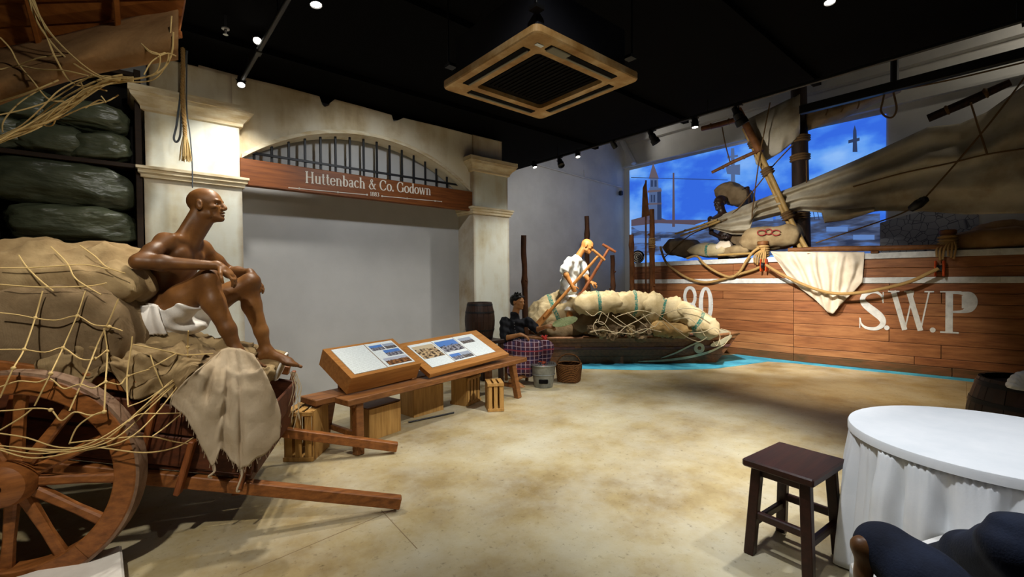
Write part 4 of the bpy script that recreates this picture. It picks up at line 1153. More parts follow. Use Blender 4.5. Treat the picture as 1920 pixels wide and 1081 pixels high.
# round end of a small drum-like sack at the front
dr_ = empty('burlap_roll', cw(.90, -.25, .72), label='small rolled burlap sack with stitched rim at the front of cart', cat='sack')
ax_ = CD * .9 - Vector((0, 0, .35))
lathe('roll', [(0, -.4), (.07, -.39), (.10, -.3), (.11, -.1), (.115, .0), (.10, .02), (.03, .03), (0, .03)], M_burlap, dr_, 24, cw(.98, -.26, .86), ax_)
v, f = lathevf([(.105, .0), (.115, .012), (.105, .024), (.098, .012)], 24, cw(.98, -.26, .86), ax_, closed=True); mk('stitching', v, f, M_whitecloth, dr_, smooth=True)
for k in range(7):
    a = cw(1.06 + .01 * k, -.22 + .012 * k, .82); pts = [a, a + CD * (.02 + .01 * (k % 3)) - Vector((0, 0, .12)), a + CD * (.01 * ((k * 5) % 4)) - Vector((0, 0, .22)), a + CD * .03 * ((k % 2) * 2 - 1) - Vector((0, 0, .30 + .02 * k))]
    tube('loose_thread', pts, .0025, M_netpale, dr_, n=4, sub=4)

# hanging burlap cloth over the side of the cart
HL = [(0, 322, 742), (.06, 318, 758), (.12, 340, 770), (.20, 358, 796), (.30, 380, 840), (.37, 396, 872), (.42, 404, 868), (.47, 413, 836), (.54, 430, 858), (.62, 446, 874), (.68, 452, 880), (.76, 470, 868), (.86, 508, 842), (.93, 525, 818), (1.0, 527, 776)]
HT = [(0, 408, 664), (.3, 416, 655), (.5, 428, 651), (.75, 450, 653), (1.0, 476, 664)]
def tab(T_, u):
    for (a, *A), (b, *B_) in zip(T_[:-1], T_[1:]):
        if a <= u <= b:
            t = (u - a) / (b - a); return [A[i] + (B_[i] - A[i]) * t for i in range(2)]
    return list(T_[-1][1:])
def hang(u, v):
    xt, yt = tab(HT, u); xb, yb = tab(HL, u); x = xt + (xb - xt) * v; y = yt + (yb - yt) * v
    x += 6 * math.sin(v * PI) * (u - .5) * 2
    step = .055 / (1 + math.exp((u - .47) / .012)) * min(1, v * 2.5)                 # the left panel lies over the right one
    fold = step + .030 * math.exp(-((u - .56 - .05 * v) / .05) ** 2) * v + .035 * math.exp(-((u - .78 + .06 * v) / .06) ** 2) * min(1, v * 1.5) - .025 * math.exp(-((u - .68) / .03) ** 2) * v
    fold += -.045 * math.exp(-((u - .24) / .05) ** 2 - ((v - .45) / .18) ** 2) + .02 * math.sin(u * 19 + v * 5) * .4 + .022 * nz((u * 6, v * 6, 1), 1)
    q = .50 + .13 * min(1, v * 2.6) + fold
    if v > .22: q = max(q, .598)
    return cpx(x, y + 2.0 * math.sin(u * 70) * (v > .97), q)
hc = gridsurf('burlap_cloth', hang, 56, 40, M_burlappale, thick=.006); tag(hc, 'pale burlap cloth hanging over the front side of the cart', 'cloth')
fr = MB()
for k in range(44):
    u = .001 + k * .0225; p = hang(min(u, 1), 1.0); fr.tube([p, p + Vector((.006 * math.sin(k * 3.1), .004, -.018 - .008 * (k % 3)))], .0016, 4)
for (u, L) in ((.385, .05), (.66, .11)):
    p = hang(u, 1.0); fr.tube(catmull([p + Vector((0, 0, .03)), p + Vector((.01, 0, -.03)), p + Vector((-.02, -.01, -L)), p + Vector((-.005, 0, -L - .015))], 5), .006, 5)
o = fr.build('frayed_hem', M_burlappale, hc); o['kind'] = 'stuff'

# ------------------------------------------------------------------ seated man on the cart
man = empty('person', cw(.34, 0, 1.18), label='bald bare-chested seated man in white loincloth, arms over knees, on cart', cat='person')
def c3(s, q, z): return np.array(cw(s, q, z))
dfw = np.array(CD); dq = np.array(CQ)
B = Body()
hipR, hipL = c3(.34, .10, 1.27), c3(.38, -.10, 1.26)
kneR, kneL = c3(.655, .17, 1.525), c3(.815, -.15, 1.50)
ankR, ankL = c3(.815, .19, 1.055), c3(.905, -.19, .985)
# legs
B.chain([hipR, hipR * .5 + kneR * .5 + np.array((0, 0, .0)), kneR], [.100, .092, .066], .04)
B.chain([kneR, kneR * .68 + ankR * .32 - dfw * .022, kneR * .3 + ankR * .7, ankR], [.064, .067, .048, .037], .03)
B.ell(kneR + dfw * .012 + np.array((0, 0, .012)), (.056, .056, .056), None, .03)
B.chain([hipL, hipL * .5 + kneL * .5, kneL], [.098, .088, .063], .04)
B.chain([kneL, kneL * .68 + ankL * .32 - dfw * .022, kneL * .3 + ankL * .7, ankL], [.060, .063, .045, .035], .03)
B.ell(kneL + dfw * .012 + np.array((0, 0, .012)), (.053, .053, .053), None, .03)
add_foot(B, ankL + np.array((0, 0, .005)), c3(1.165, -.20, .905), (0.25, 0, .97), 1.22)
add_foot(B, ankR, c3(1.00, .22, .98), (0, 0, 1), 1.0)
# trunk
pel = c3(.33, 0, 1.27); wst = c3(.315, .0, 1.42); chs = c3(.40, .01, 1.62); ucs = c3(.455, .01, 1.745)
Rt = np.stack([dfw, dq, np.array((0, 0, 1.0))], 1)
ti = math.radians(17); f2 = dfw * math.cos(ti) - np.array((0, 0, math.sin(ti))); u2 = dfw * math.sin(ti) + np.array((0, 0, math.cos(ti)))
tw = math.radians(14); f3 = f2 * math.cos(tw) + dq * math.sin(tw); q3 = dq * math.cos(tw) - f2 * math.sin(tw)
R2 = np.stack([f3, q3, u2], 1)
B.ell(pel, (.115, .155, .11), Rt, .05)
B.ell(wst, (.098, .142, .13), R2, .06)
B.ell(chs, (.122, .164, .150), R2, .06)
B.ell(ucs - f3 * .01, (.085, .160, .075), R2, .05)
for k in (-1, 1):
    B.ell(ucs + f3 * .062 + q3 * k * .066 - u2 * .05, (.038, .072, .056), R2, .03)          # breast
    B.ell(ucs - f3 * .062 + q3 * k * .085 - u2 * .05, (.035, .060, .085), R2, .03)          # shoulder blade
    B.cap(ucs + f3 * .05 + q3 * k * .02 + u2 * .045, ucs + f3 * .03 + q3 * k * .15 + u2 * .055, .014, .014, .02)   # collar bone
    B.ell(wst + f3 * .075 + q3 * k * .05 + u2 * .03, (.03, .04, .09), R2, .03)
shR, shL = ucs + q3 * .152 + u2 * .008 - f3 * .012, ucs - q3 * .165 + u2 * .015 + f3 * .02
hd = c3(.598, .01, 2.030)
nkb = ucs + u2 * .05 + f3 * .02
B.chain([nkb, hd - np.array((0, 0, .095)) - dfw * .018], [.072, .062], .035)
for k in (-1, 1):
    B.cap(nkb + q3 * k * .085 - u2 * .005, hd - np.array((0, 0, .05)) - dfw * .045 + q3 * k * .035, .03, .028, .045)     # trapezius
    B.cap(ucs + f3 * .07 + q3 * k * .015 + u2 * .045, hd - np.array((0, 0, .055)) + dq * k * .05 - dfw * .01, .013, .014, .022)  # neck sinew
hf = np.array(CD) * .985 + np.array((0, 0, .10)) + dq * .06
P, Rh = add_head(B, hd, hf, (0, 0, 1), 1.03, True, 1.3, .8)
# near (right) arm: elbow out behind, forearm across to the knee
elR = c3(.345, .335, 1.632); wrR = c3(.735, .235, 1.612)
B.ell(shR, (.058, .056, .058), R2, .045)
B.chain([shR, shR * .5 + elR * .5, elR], [.050, .046, .040], .03)
B.chain([elR, elR * .72 + wrR * .28, wrR], [.042, .046, .026], .03)
add_hand(B, wrR, dfw * .80 - np.array((0, 0, .60)) - dq * .05, np.array((0, 0, .72)) + dfw * .62 + dq * .25, -1, 1.05, (.25, .55, .5), .12, .5)
# far (left) arm
elL = c3(.63, -.335, 1.58); wrL = c3(.805, -.205, 1.575)
B.ell(shL, (.062, .058, .058), R2, .045)
B.chain([shL, shL * .5 + elL * .5, elL], [.054, .048, .040], .03)
B.chain([elL, elL * .6 + wrL * .4, wrL], [.041, .043, .027], .03)
add_hand(B, wrL, dfw * .62 - np.array((0, 0, .70)) + dq * .22, np.array((0, 0, .62)) + dfw * .75, 1, 1.05, (.12, .28, .3), .14, .5)
skin('body', B, .0042, M_skin, man, 1)
eyes(man, P, 1.0)
# loincloth
L = Body()
L.ell(pel + np.array((0, 0, -.02)) - dfw * .035, (.185, .205, .130), Rt, .05)
L.chain([hipR, hipR * .45 + kneR * .55], [.124, .116], .05)
L.chain([hipL, hipL * .55 + kneL * .45], [.118, .108], .05)
L.ell(pel + np.array((0, 0, -.06)) + dfw * .08, (.17, .17, .06), Rt, .05)
def cutloin(G, X, Y, Z):
    s = (X - CO.x) * CD.x + (Y - CO.y) * CD.y
    top = Z - (1.355 + .02 * np.sin(s * 40))
    front = (s - .30) * .80 + (Z - 1.40) * .75 - .19
    G = np.maximum(G, top); G = np.maximum(G, front * .9)
    q = (X - CO.x) * CQ.x + (Y - CO.y) * CQ.y
    return G + .0035 * np.sin(s * 60 + Z * 75 + q * 20 + 2 * np.sin(Z * 22)) + .003 * np.sin(s * 31 - Z * 47)
skin('loincloth', L, .005, M_whitecloth, man, 1, cut=cutloin)
def flap(u, v):
    s = .30 + .10 * u + .04 * v * (u - .3); z = 1.365 - .185 * v
    q = .238 + .012 * math.sin(u * 9) + .02 * math.sin(v * PI) - .02 * (u - .5) ** 2
    return cw(s + .02 * v, q, z + .006 * math.sin(u * 40) * (v > .95))
gridsurf('waist_flap', flap, 18, 16, M_whitecloth, man, thick=.006)
def waistband(k):
    a = 2 * PI * k / 30; return Vector(pel) + Vector((0, 0, .085)) + CD * .128 * math.cos(a) + CQ * .168 * math.sin(a) + Vector((0, 0, .006 * math.sin(a * 5) - .02 * math.cos(a)))
tube('waist_roll', [waistband(k) for k in range(31)], .016, M_whitecloth, man, n=8)

# ------------------------------------------------------------------ cargo net over the cart: knotted twine
net = empty('cargo_net', cw(0, .8, .9), label='knotted pale twine net draped over the cart load and wheel', cat='net')
def qnet(x, y):
    d = math.hypot((x - 22) / 255, (y - 897) / 212)
    lo = .585 if y > 560 else .585 - (560 - y) / 110 * .24
    if x > 255 and y > 640: lo = .60 + .07 * min(1, (x - 255) / 40) - .16 * max(0, min(1, (x - 300) / 50))
    return .865 if d < 1 else (.865 + (lo - .865) * min(1, (d - 1) / .3))
def strand(pxs, q0, q1, r=.0036, wob=.003, seed=0, name='twine', par=None, mat=None):
    n = len(pxs); pts = [cpx(x, y, qnet(x, y) + wob * math.sin(i * 2.3 + seed)) for i, (x, y) in enumerate(pxs)]
    return tube(name, pts, r, mat or M_net, par or net, n=5, sub=5)
NS = [
    # falling strands
    ([(0, 745), (25, 690), (45, 655), (66, 596), (80, 545)], .86, .58), ([(65, 760), (95, 700), (118, 652), (145, 590), (160, 545)], .86, .58),
    ([(130, 770), (165, 690), (185, 640), (205, 600), (222, 560)], .86, .56), ([(195, 775), (198, 715), (201, 660), (195, 615)], .86, .58),
    ([(240, 760), (238, 705), (246, 650), (248, 630)], .82, .58), ([(305, 725), (290, 690), (282, 665)], .72, .58), ([(352, 685), (352, 650), (353, 620)], .6, .55),
    # crossing strands
    ([(0, 586), (35, 590), (66, 596), (105, 600), (145, 592), (175, 608), (205, 612), (230, 620)], .60, .58),
    ([(0, 655), (45, 655), (85, 660), (118, 652), (150, 672), (178, 672), (201, 655)], .66, .60),
    ([(0, 725), (35, 714), (70, 716), (95, 710), (120, 728), (150, 720), (175, 727), (198, 716), (225, 720), (240, 705), (280, 692)], .86, .66),
    ([(0, 770), (30, 768), (60, 765), (95, 768), (115, 788), (140, 772), (170, 778), (195, 772)], .88, .86),
    ([(0, 502), (50, 502), (100, 499), (160, 496), (205, 505)], .50, .42), ([(0, 533), (80, 538), (165, 536), (200, 530)], .52, .44),
    ([(35, 478), (50, 500), (75, 525), (100, 545)], .45, .5), ([(95, 462), (125, 492), (140, 520), (165, 538), (190, 552)], .40, .44),
    ([(150, 460), (178, 480), (200, 500), (235, 512)], .36, .36),
    # gathered strands that run to the cloth
    ([(0, 835), (60, 840), (130, 842), (195, 825), (260, 770), (320, 715), (355, 690)], .88, .66), ([(0, 840), (70, 850), (140, 840), (200, 815), (270, 765), (330, 715)], .88, .68),
    ([(0, 843), (60, 858), (130, 848), (215, 822), (280, 765), (335, 712)], .89, .68), ([(30, 838), (100, 846), (170, 842), (240, 822), (290, 778), (340, 715)], .87, .68),
    ([(0, 812), (50, 820), (110, 838), (180, 838), (270, 848), (330, 838), (365, 818)], .88, .70), ([(130, 830), (200, 822), (280, 818), (330, 828), (375, 835)], .88, .68),
    ([(130, 832), (145, 800), (175, 778), (200, 770)], .88, .86), ([(0, 806), (40, 782), (60, 766)], .88, .86), ([(240, 762), (275, 748), (305, 728), (345, 700)], .84, .68),
    ([(240, 790), (262, 776), (300, 775), (340, 774)], .84, .70), ([(285, 818), (310, 800), (340, 775)], .82, .70),
    ([(250, 645), (300, 655), (345, 665), (400, 662)], .56, .52), ([(280, 690), (300, 680), (330, 662)], .62, .54),
]
for i, (p_, a, b) in enumerate(NS): strand(p_, a, b, seed=i)
for (x, y, q) in ((25, 690, .84), (95, 700, .82), (118, 652, .62), (66, 596, .6), (145, 592, .6), (201, 658, .6), (178, 672, .62), (198, 716, .8), (240, 705, .76), (45, 655, .62), (205, 612, .58), (95, 768, .88), (195, 772, .86), (352, 650, .57)):
    uvs('knot', cpx(x, y, qnet(x, y)), .010, M_net, net, 8, 6)

# white stone slab at the lower left corner
sl = empty('stone_slab', (-2.1, -3.6, 0), label='white stone slab on the floor in front of the cart wheel', cat='slab')
a = at(228, 1020, Z=.10); b = at(30, 1080, Z=.10); dxy = (b - a); dxy.z = 0; dxy.normalize(); per = Vector((dxy.y, -dxy.x, 0))
if per.dot(Vector(CAM) - a) < 0: per = -per
sv = [a, a + dxy * .9, a + dxy * .9 + per * .55, a + per * .55]
vv = [Vector((p.x, p.y, 0)) for p in sv] + [Vector((p.x, p.y, .09)) for p in sv] + [Vector((p.x, p.y, .10)) + (sum(sv, Vector()) / 4 - p).normalized() * .012 for p in sv]
for i in range(8, 12): vv[i].z = .10
ff = [(0, 3, 2, 1)] + [(i, (i + 1) % 4, 4 + (i + 1) % 4, 4 + i) for i in range(4)] + [(4 + i, 4 + (i + 1) % 4, 8 + (i + 1) % 4, 8 + i) for i in range(4)] + [(8, 9, 10, 11)]
mk('block', vv, fix_normals(vv, ff), M_slab, sl)

# ------------------------------------------------------------------ shelves with green tarpaulin sacks
rack = empty('storage_rack', (-2.4, -.15, 0), label='dark wooden storage rack with green sacks, left of the column', cat='rack')
for z in (.95, 1.83, 2.60, 3.45):
    v, f = boxvf((-2.45, -.16, z), (2.3, .46, .04), None, .004); mk('shelf_board', v, f, M_shelf, rack)
for x in (-1.29, -2.35, -3.55):
    for y in (-.36, .0):
        v, f = boxvf((x, y - .01, 1.75), (.05, .05, 3.5), None, .004); mk('post', v, f, M_shelf, rack)
v, f = boxvf((-2.45, -.015, 1.75), (2.3, .02, 3.5)); mk('back_board', v, f, plain('rack_back_board', (16, 12, 8), .9), rack)
TS = [(-1.84, 2.38, 1.0, .40, 11, .06, 'large green tarpaulin sack on the middle shelf, upper of two'),
      (-1.74, 2.03, .90, .36, 12, -.03, 'large green tarpaulin sack on the middle shelf, lower of two'),
      (-2.50, 2.12, .60, .52, 13, .15, 'green tarpaulin sack at the left frame edge on the middle shelf'),
      (-1.58, 2.76, .46, .28, 14, -.1, 'small green sack on the top shelf next to the column'),
      (-1.88, 2.76, .44, .30, 15, .1, 'small green sack in the middle of the top shelf'),
      (-2.28, 2.76, .56, .30, 16, 0, 'small green sack at the left of the top shelf'),
      (-1.66, 3.02, .62, .26, 17, .08, 'dark green sack stacked high next to the column cornice'),
      (-2.12, 3.02, .66, .28, 18, -.05, 'dark green sack stacked high behind the hanging net'),
      (-1.66, 1.60, .60, .34, 19, 0, 'green sack on the lower shelf, just behind the elbow'),
      (-2.35, 1.60, .66, .34, 20, .1, 'green sack on the lower shelf behind the burlap sack')]
for (x, z, L_, h_, sd, t_, lab) in TS:
    o = blob('tarpaulin_sack', (x, -.235, z), (L_, .37, h_ * 1.02), M_tarp, ry(t_), sd, 96, 48, .62, .26, 1.5, sx=.35)
    tag(o, lab, 'sack', 'green tarpaulin sacks on the rack')

# hanging rope with tassel at the column, and a thin chain
hr = empty('hanging_rope', at(343, 125, Y=-.62), label='thick tan rope with frayed tassel hanging at the column', cat='rope')
pts = [at(342, 60, Y=-.62), at(343, 130, Y=-.62), at(342, 180, Y=-.62), at(346, 235, Y=-.62), at(347, 262, Y=-.62)]
pts[0].z = 3.72
for k in range(3):
    tw_ = [p + Vector((.009 * math.cos(i * 1.1 + k * 2.094), .009 * math.sin(i * 1.1 + k * 2.094), 0)) for i, p in enumerate(catmull(pts, 14))]
    tube('strand', tw_, .011, M_rope, hr, n=6)
tz = at(347, 258, Y=-.62); ts = MB(); random.seed(5)
for k in range(60):
    a = random.uniform(0, 2 * PI); r_ = random.uniform(.2, 1) * .05
    ts.tube([tz + Vector((.012 * math.cos(a), .012 * math.sin(a), .03)), tz + Vector((r_ * .7 * math.cos(a), r_ * .7 * math.sin(a), -.08)), tz + Vector((r_ * math.cos(a), r_ * math.sin(a), -.18 - random.uniform(0, .05)))], .003, 4)
o = ts.build('tassel', M_net, hr); o['kind'] = 'stuff'
gr2 = empty('grey_cord', at(352, 125, Y=-.58), label='thin grey cord with loop hanging beside the tasselled rope', cat='rope')
p0 = at(350, 60, Y=-.58); p0.z = 3.72
tube('cord', [p0, at(350, 200, Y=-.58), at(356, 250, Y=-.58), at(360, 300, Y=-.58), at(361, 352, Y=-.58)], .006, M_ropegrey, gr2, n=6, sub=6)
tube('loop', [p0, at(337, 190, Y=-.58), at(331, 235, Y=-.58), at(326, 258, Y=-.58), at(331, 266, Y=-.58), at(338, 252, Y=-.58), at(341, 200, Y=-.58)], .010, M_ropegrey, gr2, n=6, sub=6)

# ------------------------------------------------------------------ wooden awning, canvas and net at the upper left
aw = empty('plank_awning', at(150, 40, D=2.7), label='orange brown plank awning at the upper left above the rack', cat='awning')
def awp(px, py, D): return at(px, py, D=D)
rowsA = [((-140, -40), (352, -40)), ((-140, 10), (348, -4)), ((-140, 60), (342, 30)), ((-140, 110), (336, 62))]
for i in range(3):
    (a, b), (c, d) = rowsA[i], rowsA[i + 1]
    A0 = awp(*a, 2.75 + .12 * i); B0 = awp(*b, 2.75 + .12 * i); C0 = awp(*c, 2.86 + .12 * i); D0 = awp(*d, 2.86 + .12 * i)
    nrm = (B0 - A0).cross(C0 - A0).normalized()
    q4 = [A0, B0, D0, C0]; cc = sum(q4, Vector()) / 4; q4 = [cc + (p - cc) * .994 for p in q4]
    vv = q4 + [p + nrm * .025 for p in q4]
    mk('plank', vv, fix_normals(vv, [(0, 1, 2, 3), (7, 6, 5, 4), (0, 4, 5, 1), (1, 5, 6, 2), (2, 6, 7, 3), (3, 7, 4, 0)]), M_awning, aw)
for (x0, x1) in ((42, 78), (215, 225)):
    bar('batten', awp(x0, -40, 2.70), awp(x1, 100, 3.02), .03, .05, M_awning, aw)
bar('edge_beam', awp(-140, 112, 3.05), awp(338, 62, 3.05), .05, .05, M_awning, aw)
cvx = lambda u: -140 + 474 * u
def canvas(u, v):
    yt = 112 - 104 * u ** 1.3; yb = 262 - 150 * u - 26 * math.sin(PI * u) + 40 * (1 - u) * 0
    y = yt + (yb - yt) * v; D = 3.0 - .22 * math.sin(PI * v) - .25 * v + .03 * math.sin(u * 14 + v * 5) + .03 * nz((u * 5, v * 5, 2), 1)
    return at(cvx(u), y, D=D)
cv = gridsurf('canvas_sheet', canvas, 40, 22, M_canvas, thick=.006); tag(cv, 'brown canvas sheet slung under the plank awning', 'canvas')
n2 = empty('fishing_net', at(150, 180, D=2.6), label='bundled tan fishing net slung under the awning canvas', cat='net')
random.seed(11)
FN = [
    [(50, -10), (75, 50), (120, 105), (175, 140), (215, 150), (270, 145), (305, 130), (322, 100), (325, 60)],
    [(52, -10), (80, 45), (130, 100), (180, 138), (230, 152), (285, 150), (312, 120), (318, 80), (322, 30)],
    [(55, -10), (90, 55), (140, 108), (190, 143), (240, 148), (290, 138), (300, 105), (280, 95), (265, 82)],
    [(60, -10), (85, 60), (105, 110), (135, 155), (175, 160), (215, 150)],
    [(0, 265), (50, 240), (100, 215), (150, 190), (190, 160), (225, 148)], [(0, 262), (55, 232), (100, 205), (150, 178), (195, 152), (240, 146)],
    [(0, 258), (45, 240), (95, 200), (140, 172), (185, 150), (230, 140)], [(0, 268), (60, 242), (110, 222), (160, 200), (200, 190), (222, 178)],
    [(0, 255), (40, 235), (80, 200), (110, 170), (150, 150), (195, 142), (250, 150)], [(0, 260), (30, 246), (90, 228), (130, 205), (170, 175), (205, 150)],
    [(5, 248), (8, 225), (40, 190), (90, 160), (135, 138)], [(0, 215), (45, 205), (95, 188), (140, 160), (175, 140)],
    [(0, 70), (20, 92), (35, 120), (60, 150), (90, 185), (120, 190)], [(0, 130), (20, 126), (36, 122), (75, 108), (118, 104)], [(35, 122), (75, 130), (120, 132), (165, 142)],
    [(0, 190), (40, 178), (75, 165), (110, 150)], [(265, 82), (285, 100), (310, 98), (320, 75)], [(270, 140), (285, 115), (312, 100), (330, 105)],
    [(150, 150), (160, 170), (178, 165), (200, 170)], [(70, 232), (95, 236), (103, 225), (92, 215)], [(160, 202), (185, 188), (198, 192), (190, 180)],
]
for i, pl_ in enumerate(FN):
    pts = [at(x, y, D=2.62 + .10 * math.sin(j * 1.3 + i) * .4 + .06 * math.sin(i * 2.1)) for j, (x, y) in enumerate(pl_)]
    tube('twine', pts, .0038 + .001 * (i % 3 == 0), M_net, n2, n=5, sub=6)
for i in range(16):
    j0 = random.uniform(-1, 1); pl_ = [(0, 262 + 5 * j0), (60 + 8 * j0, 236 + 6 * random.uniform(-1, 1)), (110, 208 + 9 * random.uniform(-1, 1)), (155, 178 + 10 * random.uniform(-1, 1)), (200, 152 + 7 * random.uniform(-1, 1)), (250, 147 + 5 * random.uniform(-1, 1))]
    tube('twine', [at(x, y, D=2.62 + .04 * random.uniform(-1, 1)) for (x, y) in pl_], .0034, M_net, n2, n=5, sub=6)
# ------------------------------------------------------------------ bench with display boards
BA = math.atan2(.213, .977); BX = Vector((math.cos(BA), math.sin(BA), 0)); BY = Vector((-BX.y, BX.x, 0)); BO = Vector((.118, -2.03, 0))
def bw(u, v, z): return BO + BX * u + BY * v + Vector((0, 0, z))
bench = empty('low_bench', BO, label='long low wooden bench that carries the two information boards', cat='bench')
bar('top_plank', bw(-.12, .06, .47), bw(2.50, .06, .47), .20, .055, M_bench, bench)
bar('top_plank', bw(-.28, .32, .47), bw(2.50, .32, .47), .26, .055, M_bench, bench)
bar('end_board', bw(.0, .0, .425), bw(.0, .44, .425), .09, .035, M_bench, bench)
bar('end_board', bw(2.27, .0, .425), bw(2.27, .44, .425), .09, .035, M_bench, bench)
for (u, v, du, dv) in ((.02, .03, -.03, -.05), (.0, .42, -.06, .05), (2.26, .03, .06, -.05), (2.26, .42, .06, .05)):
    bar('leg', bw(u + du, v + dv, 0), bw(u, v, .44), .075, .075, M_bench, bench, up=BX)
for u in (.0, 2.28): bar('stretcher', bw(u, .0, .16), bw(u, .45, .16), .04, .05, M_bench, bench)

def paneltext(name, seedv):
    """white print with grey lines of small text"""
    m, nt, b = newmat(name)
    tc = N(nt, 'ShaderNodeTexCoord'); sx = N(nt, 'ShaderNodeSeparateXYZ'); nt.links.new(tc.outputs['Generated'], sx.inputs[0])
    w = N(nt, 'ShaderNodeMath', operation='MULTIPLY'); nt.links.new(sx.outputs['Y'], w.inputs[0]); w.inputs[1].default_value = 26
    fr_ = N(nt, 'ShaderNodeMath', operation='FRACT'); nt.links.new(w.outputs[0], fr_.inputs[0])
    lt = N(nt, 'ShaderNodeMath', operation='LESS_THAN'); nt.links.new(fr_.outputs[0], lt.inputs[0]); lt.inputs[1].default_value = .42
    mp = N(nt, 'ShaderNodeMapping'); mp.inputs['Scale'].default_value = (40, 26, 1); mp.inputs['Location'].default_value = (seedv, 0, 0); nt.links.new(tc.outputs['Generated'], mp.inputs[0])
    n1 = N(nt, 'ShaderNodeTexNoise'); n1.inputs['Scale'].default_value = 1.0; nt.links.new(mp.outputs[0], n1.inputs['Vector'])
    gt = N(nt, 'ShaderNodeMath', operation='GREATER_THAN'); nt.links.new(n1.outputs['Fac'], gt.inputs[0]); gt.inputs[1].default_value = .42
    ml = N(nt, 'ShaderNodeMath', operation='MULTIPLY'); nt.links.new(lt.outputs[0], ml.inputs[0]); nt.links.new(gt.outputs[0], ml.inputs[1])
    m3 = N(nt, 'ShaderNodeMath', operation='MULTIPLY'); nt.links.new(ml.outputs[0], m3.inputs[0]); m3.inputs[1].default_value = .32
    mx = N(nt, 'ShaderNodeMix', data_type='RGBA'); nt.links.new(m3.outputs[0], mx.inputs['Factor']); mx.inputs['A'].default_value = srgb((226, 234, 234)); mx.inputs['B'].default_value = srgb((84, 92, 96))
    nt.links.new(mx.outputs['Result'], b.inputs['Base Color']); b.inputs['Roughness'].default_value = .35
    return m
def photomat(name, sky, low, dark, hor=.55):
    m, nt, b = newmat(name)
    tc = N(nt, 'ShaderNodeTexCoord'); sx = N(nt, 'ShaderNodeSeparateXYZ'); nt.links.new(tc.outputs['Generated'], sx.inputs[0])
    n1 = N(nt, 'ShaderNodeTexNoise'); n1.inputs['Scale'].default_value = 9; n1.inputs['Detail'].default_value = 5; nt.links.new(tc.outputs['Generated'], n1.inputs['Vector'])
    r = N(nt, 'ShaderNodeValToRGB'); r.color_ramp.elements[0].position = .42; r.color_ramp.elements[1].position = .58; r.color_ramp.elements[0].color = srgb(dark); r.color_ramp.elements[1].color = srgb(low)
    nt.links.new(n1.outputs['Fac'], r.inputs['Fac'])
    a = N(nt, 'ShaderNodeMath', operation='MULTIPLY_ADD'); nt.links.new(n1.outputs['Fac'], a.inputs[0]); a.inputs[1].default_value = .5; nt.links.new(sx.outputs['Y'], a.inputs[2])
    g = N(nt, 'ShaderNodeMath', operation='GREATER_THAN'); nt.links.new(a.outputs[0], g.inputs[0]); g.inputs[1].default_value = hor + .25
    mx = N(nt, 'ShaderNodeMix', data_type='RGBA'); nt.links.new(g.outputs[0], mx.inputs['Factor']); nt.links.new(r.outputs['Color'], mx.inputs['A']); mx.inputs['B'].default_value = srgb(sky)
    nt.links.new(mx.outputs['Result'], b.inputs['Base Color']); b.inputs['Roughness'].default_value = .35
    return m
PH = [photomat('photo_blue_harbour', (78, 122, 190), (150, 150, 160), (46, 44, 56)), photomat('photo_sepia_quay', (186, 170, 140), (196, 168, 128), (64, 50, 40), .7),
      photomat('photo_grey_street', (150, 160, 176), (120, 112, 108), (40, 38, 42), .5), photomat('photo_brown_shed', (170, 176, 190), (156, 104, 58), (56, 38, 28), .62)]
def sloped(name, O_, X_, Y_, L, W, th, mat, parent):
    """flat board: origin at its front left top corner, X_ along, Y_ up the slope"""
    n_ = X_.cross(Y_).normalized(); v = []
    for k in (0, -th):
        for (a, b) in ((0, 0), (L, 0), (L, W), (0, W)): v.append(O_ + X_ * a + Y_ * b + n_ * k)
    f = fix_normals(v, [(0, 1, 2, 3), (7, 6, 5, 4), (0, 4, 5, 1), (1, 5, 6, 2), (2, 6, 7, 3), (3, 7, 4, 0)])
    # local frame so that Generated runs along the board
    Mx = Matrix((X_, Y_, n_)).transposed().to_4x4(); Mx.translation = O_
    iv = Mx.inverted(); o = mk(name, [iv @ p for p in v], f, mat, None)
    if parent is not None:
        o.parent = parent; o.matrix_parent_inverse = wm(parent).inverted()
    o.matrix_basis = Mx if parent is None else Mx
    PENDING[o.name] = Mx
    return o
def board(name, label, O_, X_, Y_, L, W, th, panels):
    e = empty(name, O_, label=label, cat='information board')
    sloped('board', O_, X_, Y_, L, W, th, M_boxwood, e)
    n_ = X_.cross(Y_).normalized()
    for i, (a, b, c, d, mat, photos) in enumerate(panels):
        p = sloped('print_panel', O_ + X_ * a + Y_ * b + n_ * .006, X_, Y_, c, d, .006, mat, e)
        for (x, y, w, h, pm) in photos:
            sloped('photograph', O_ + X_ * (a + x * c) + Y_ * (b + y * d) + n_ * .0075, X_, Y_, w * c, h * d, .0015, pm, e)
    return e
SL = math.radians(26); BYs = BY * math.cos(SL) + Vector((0, 0, math.sin(SL)))
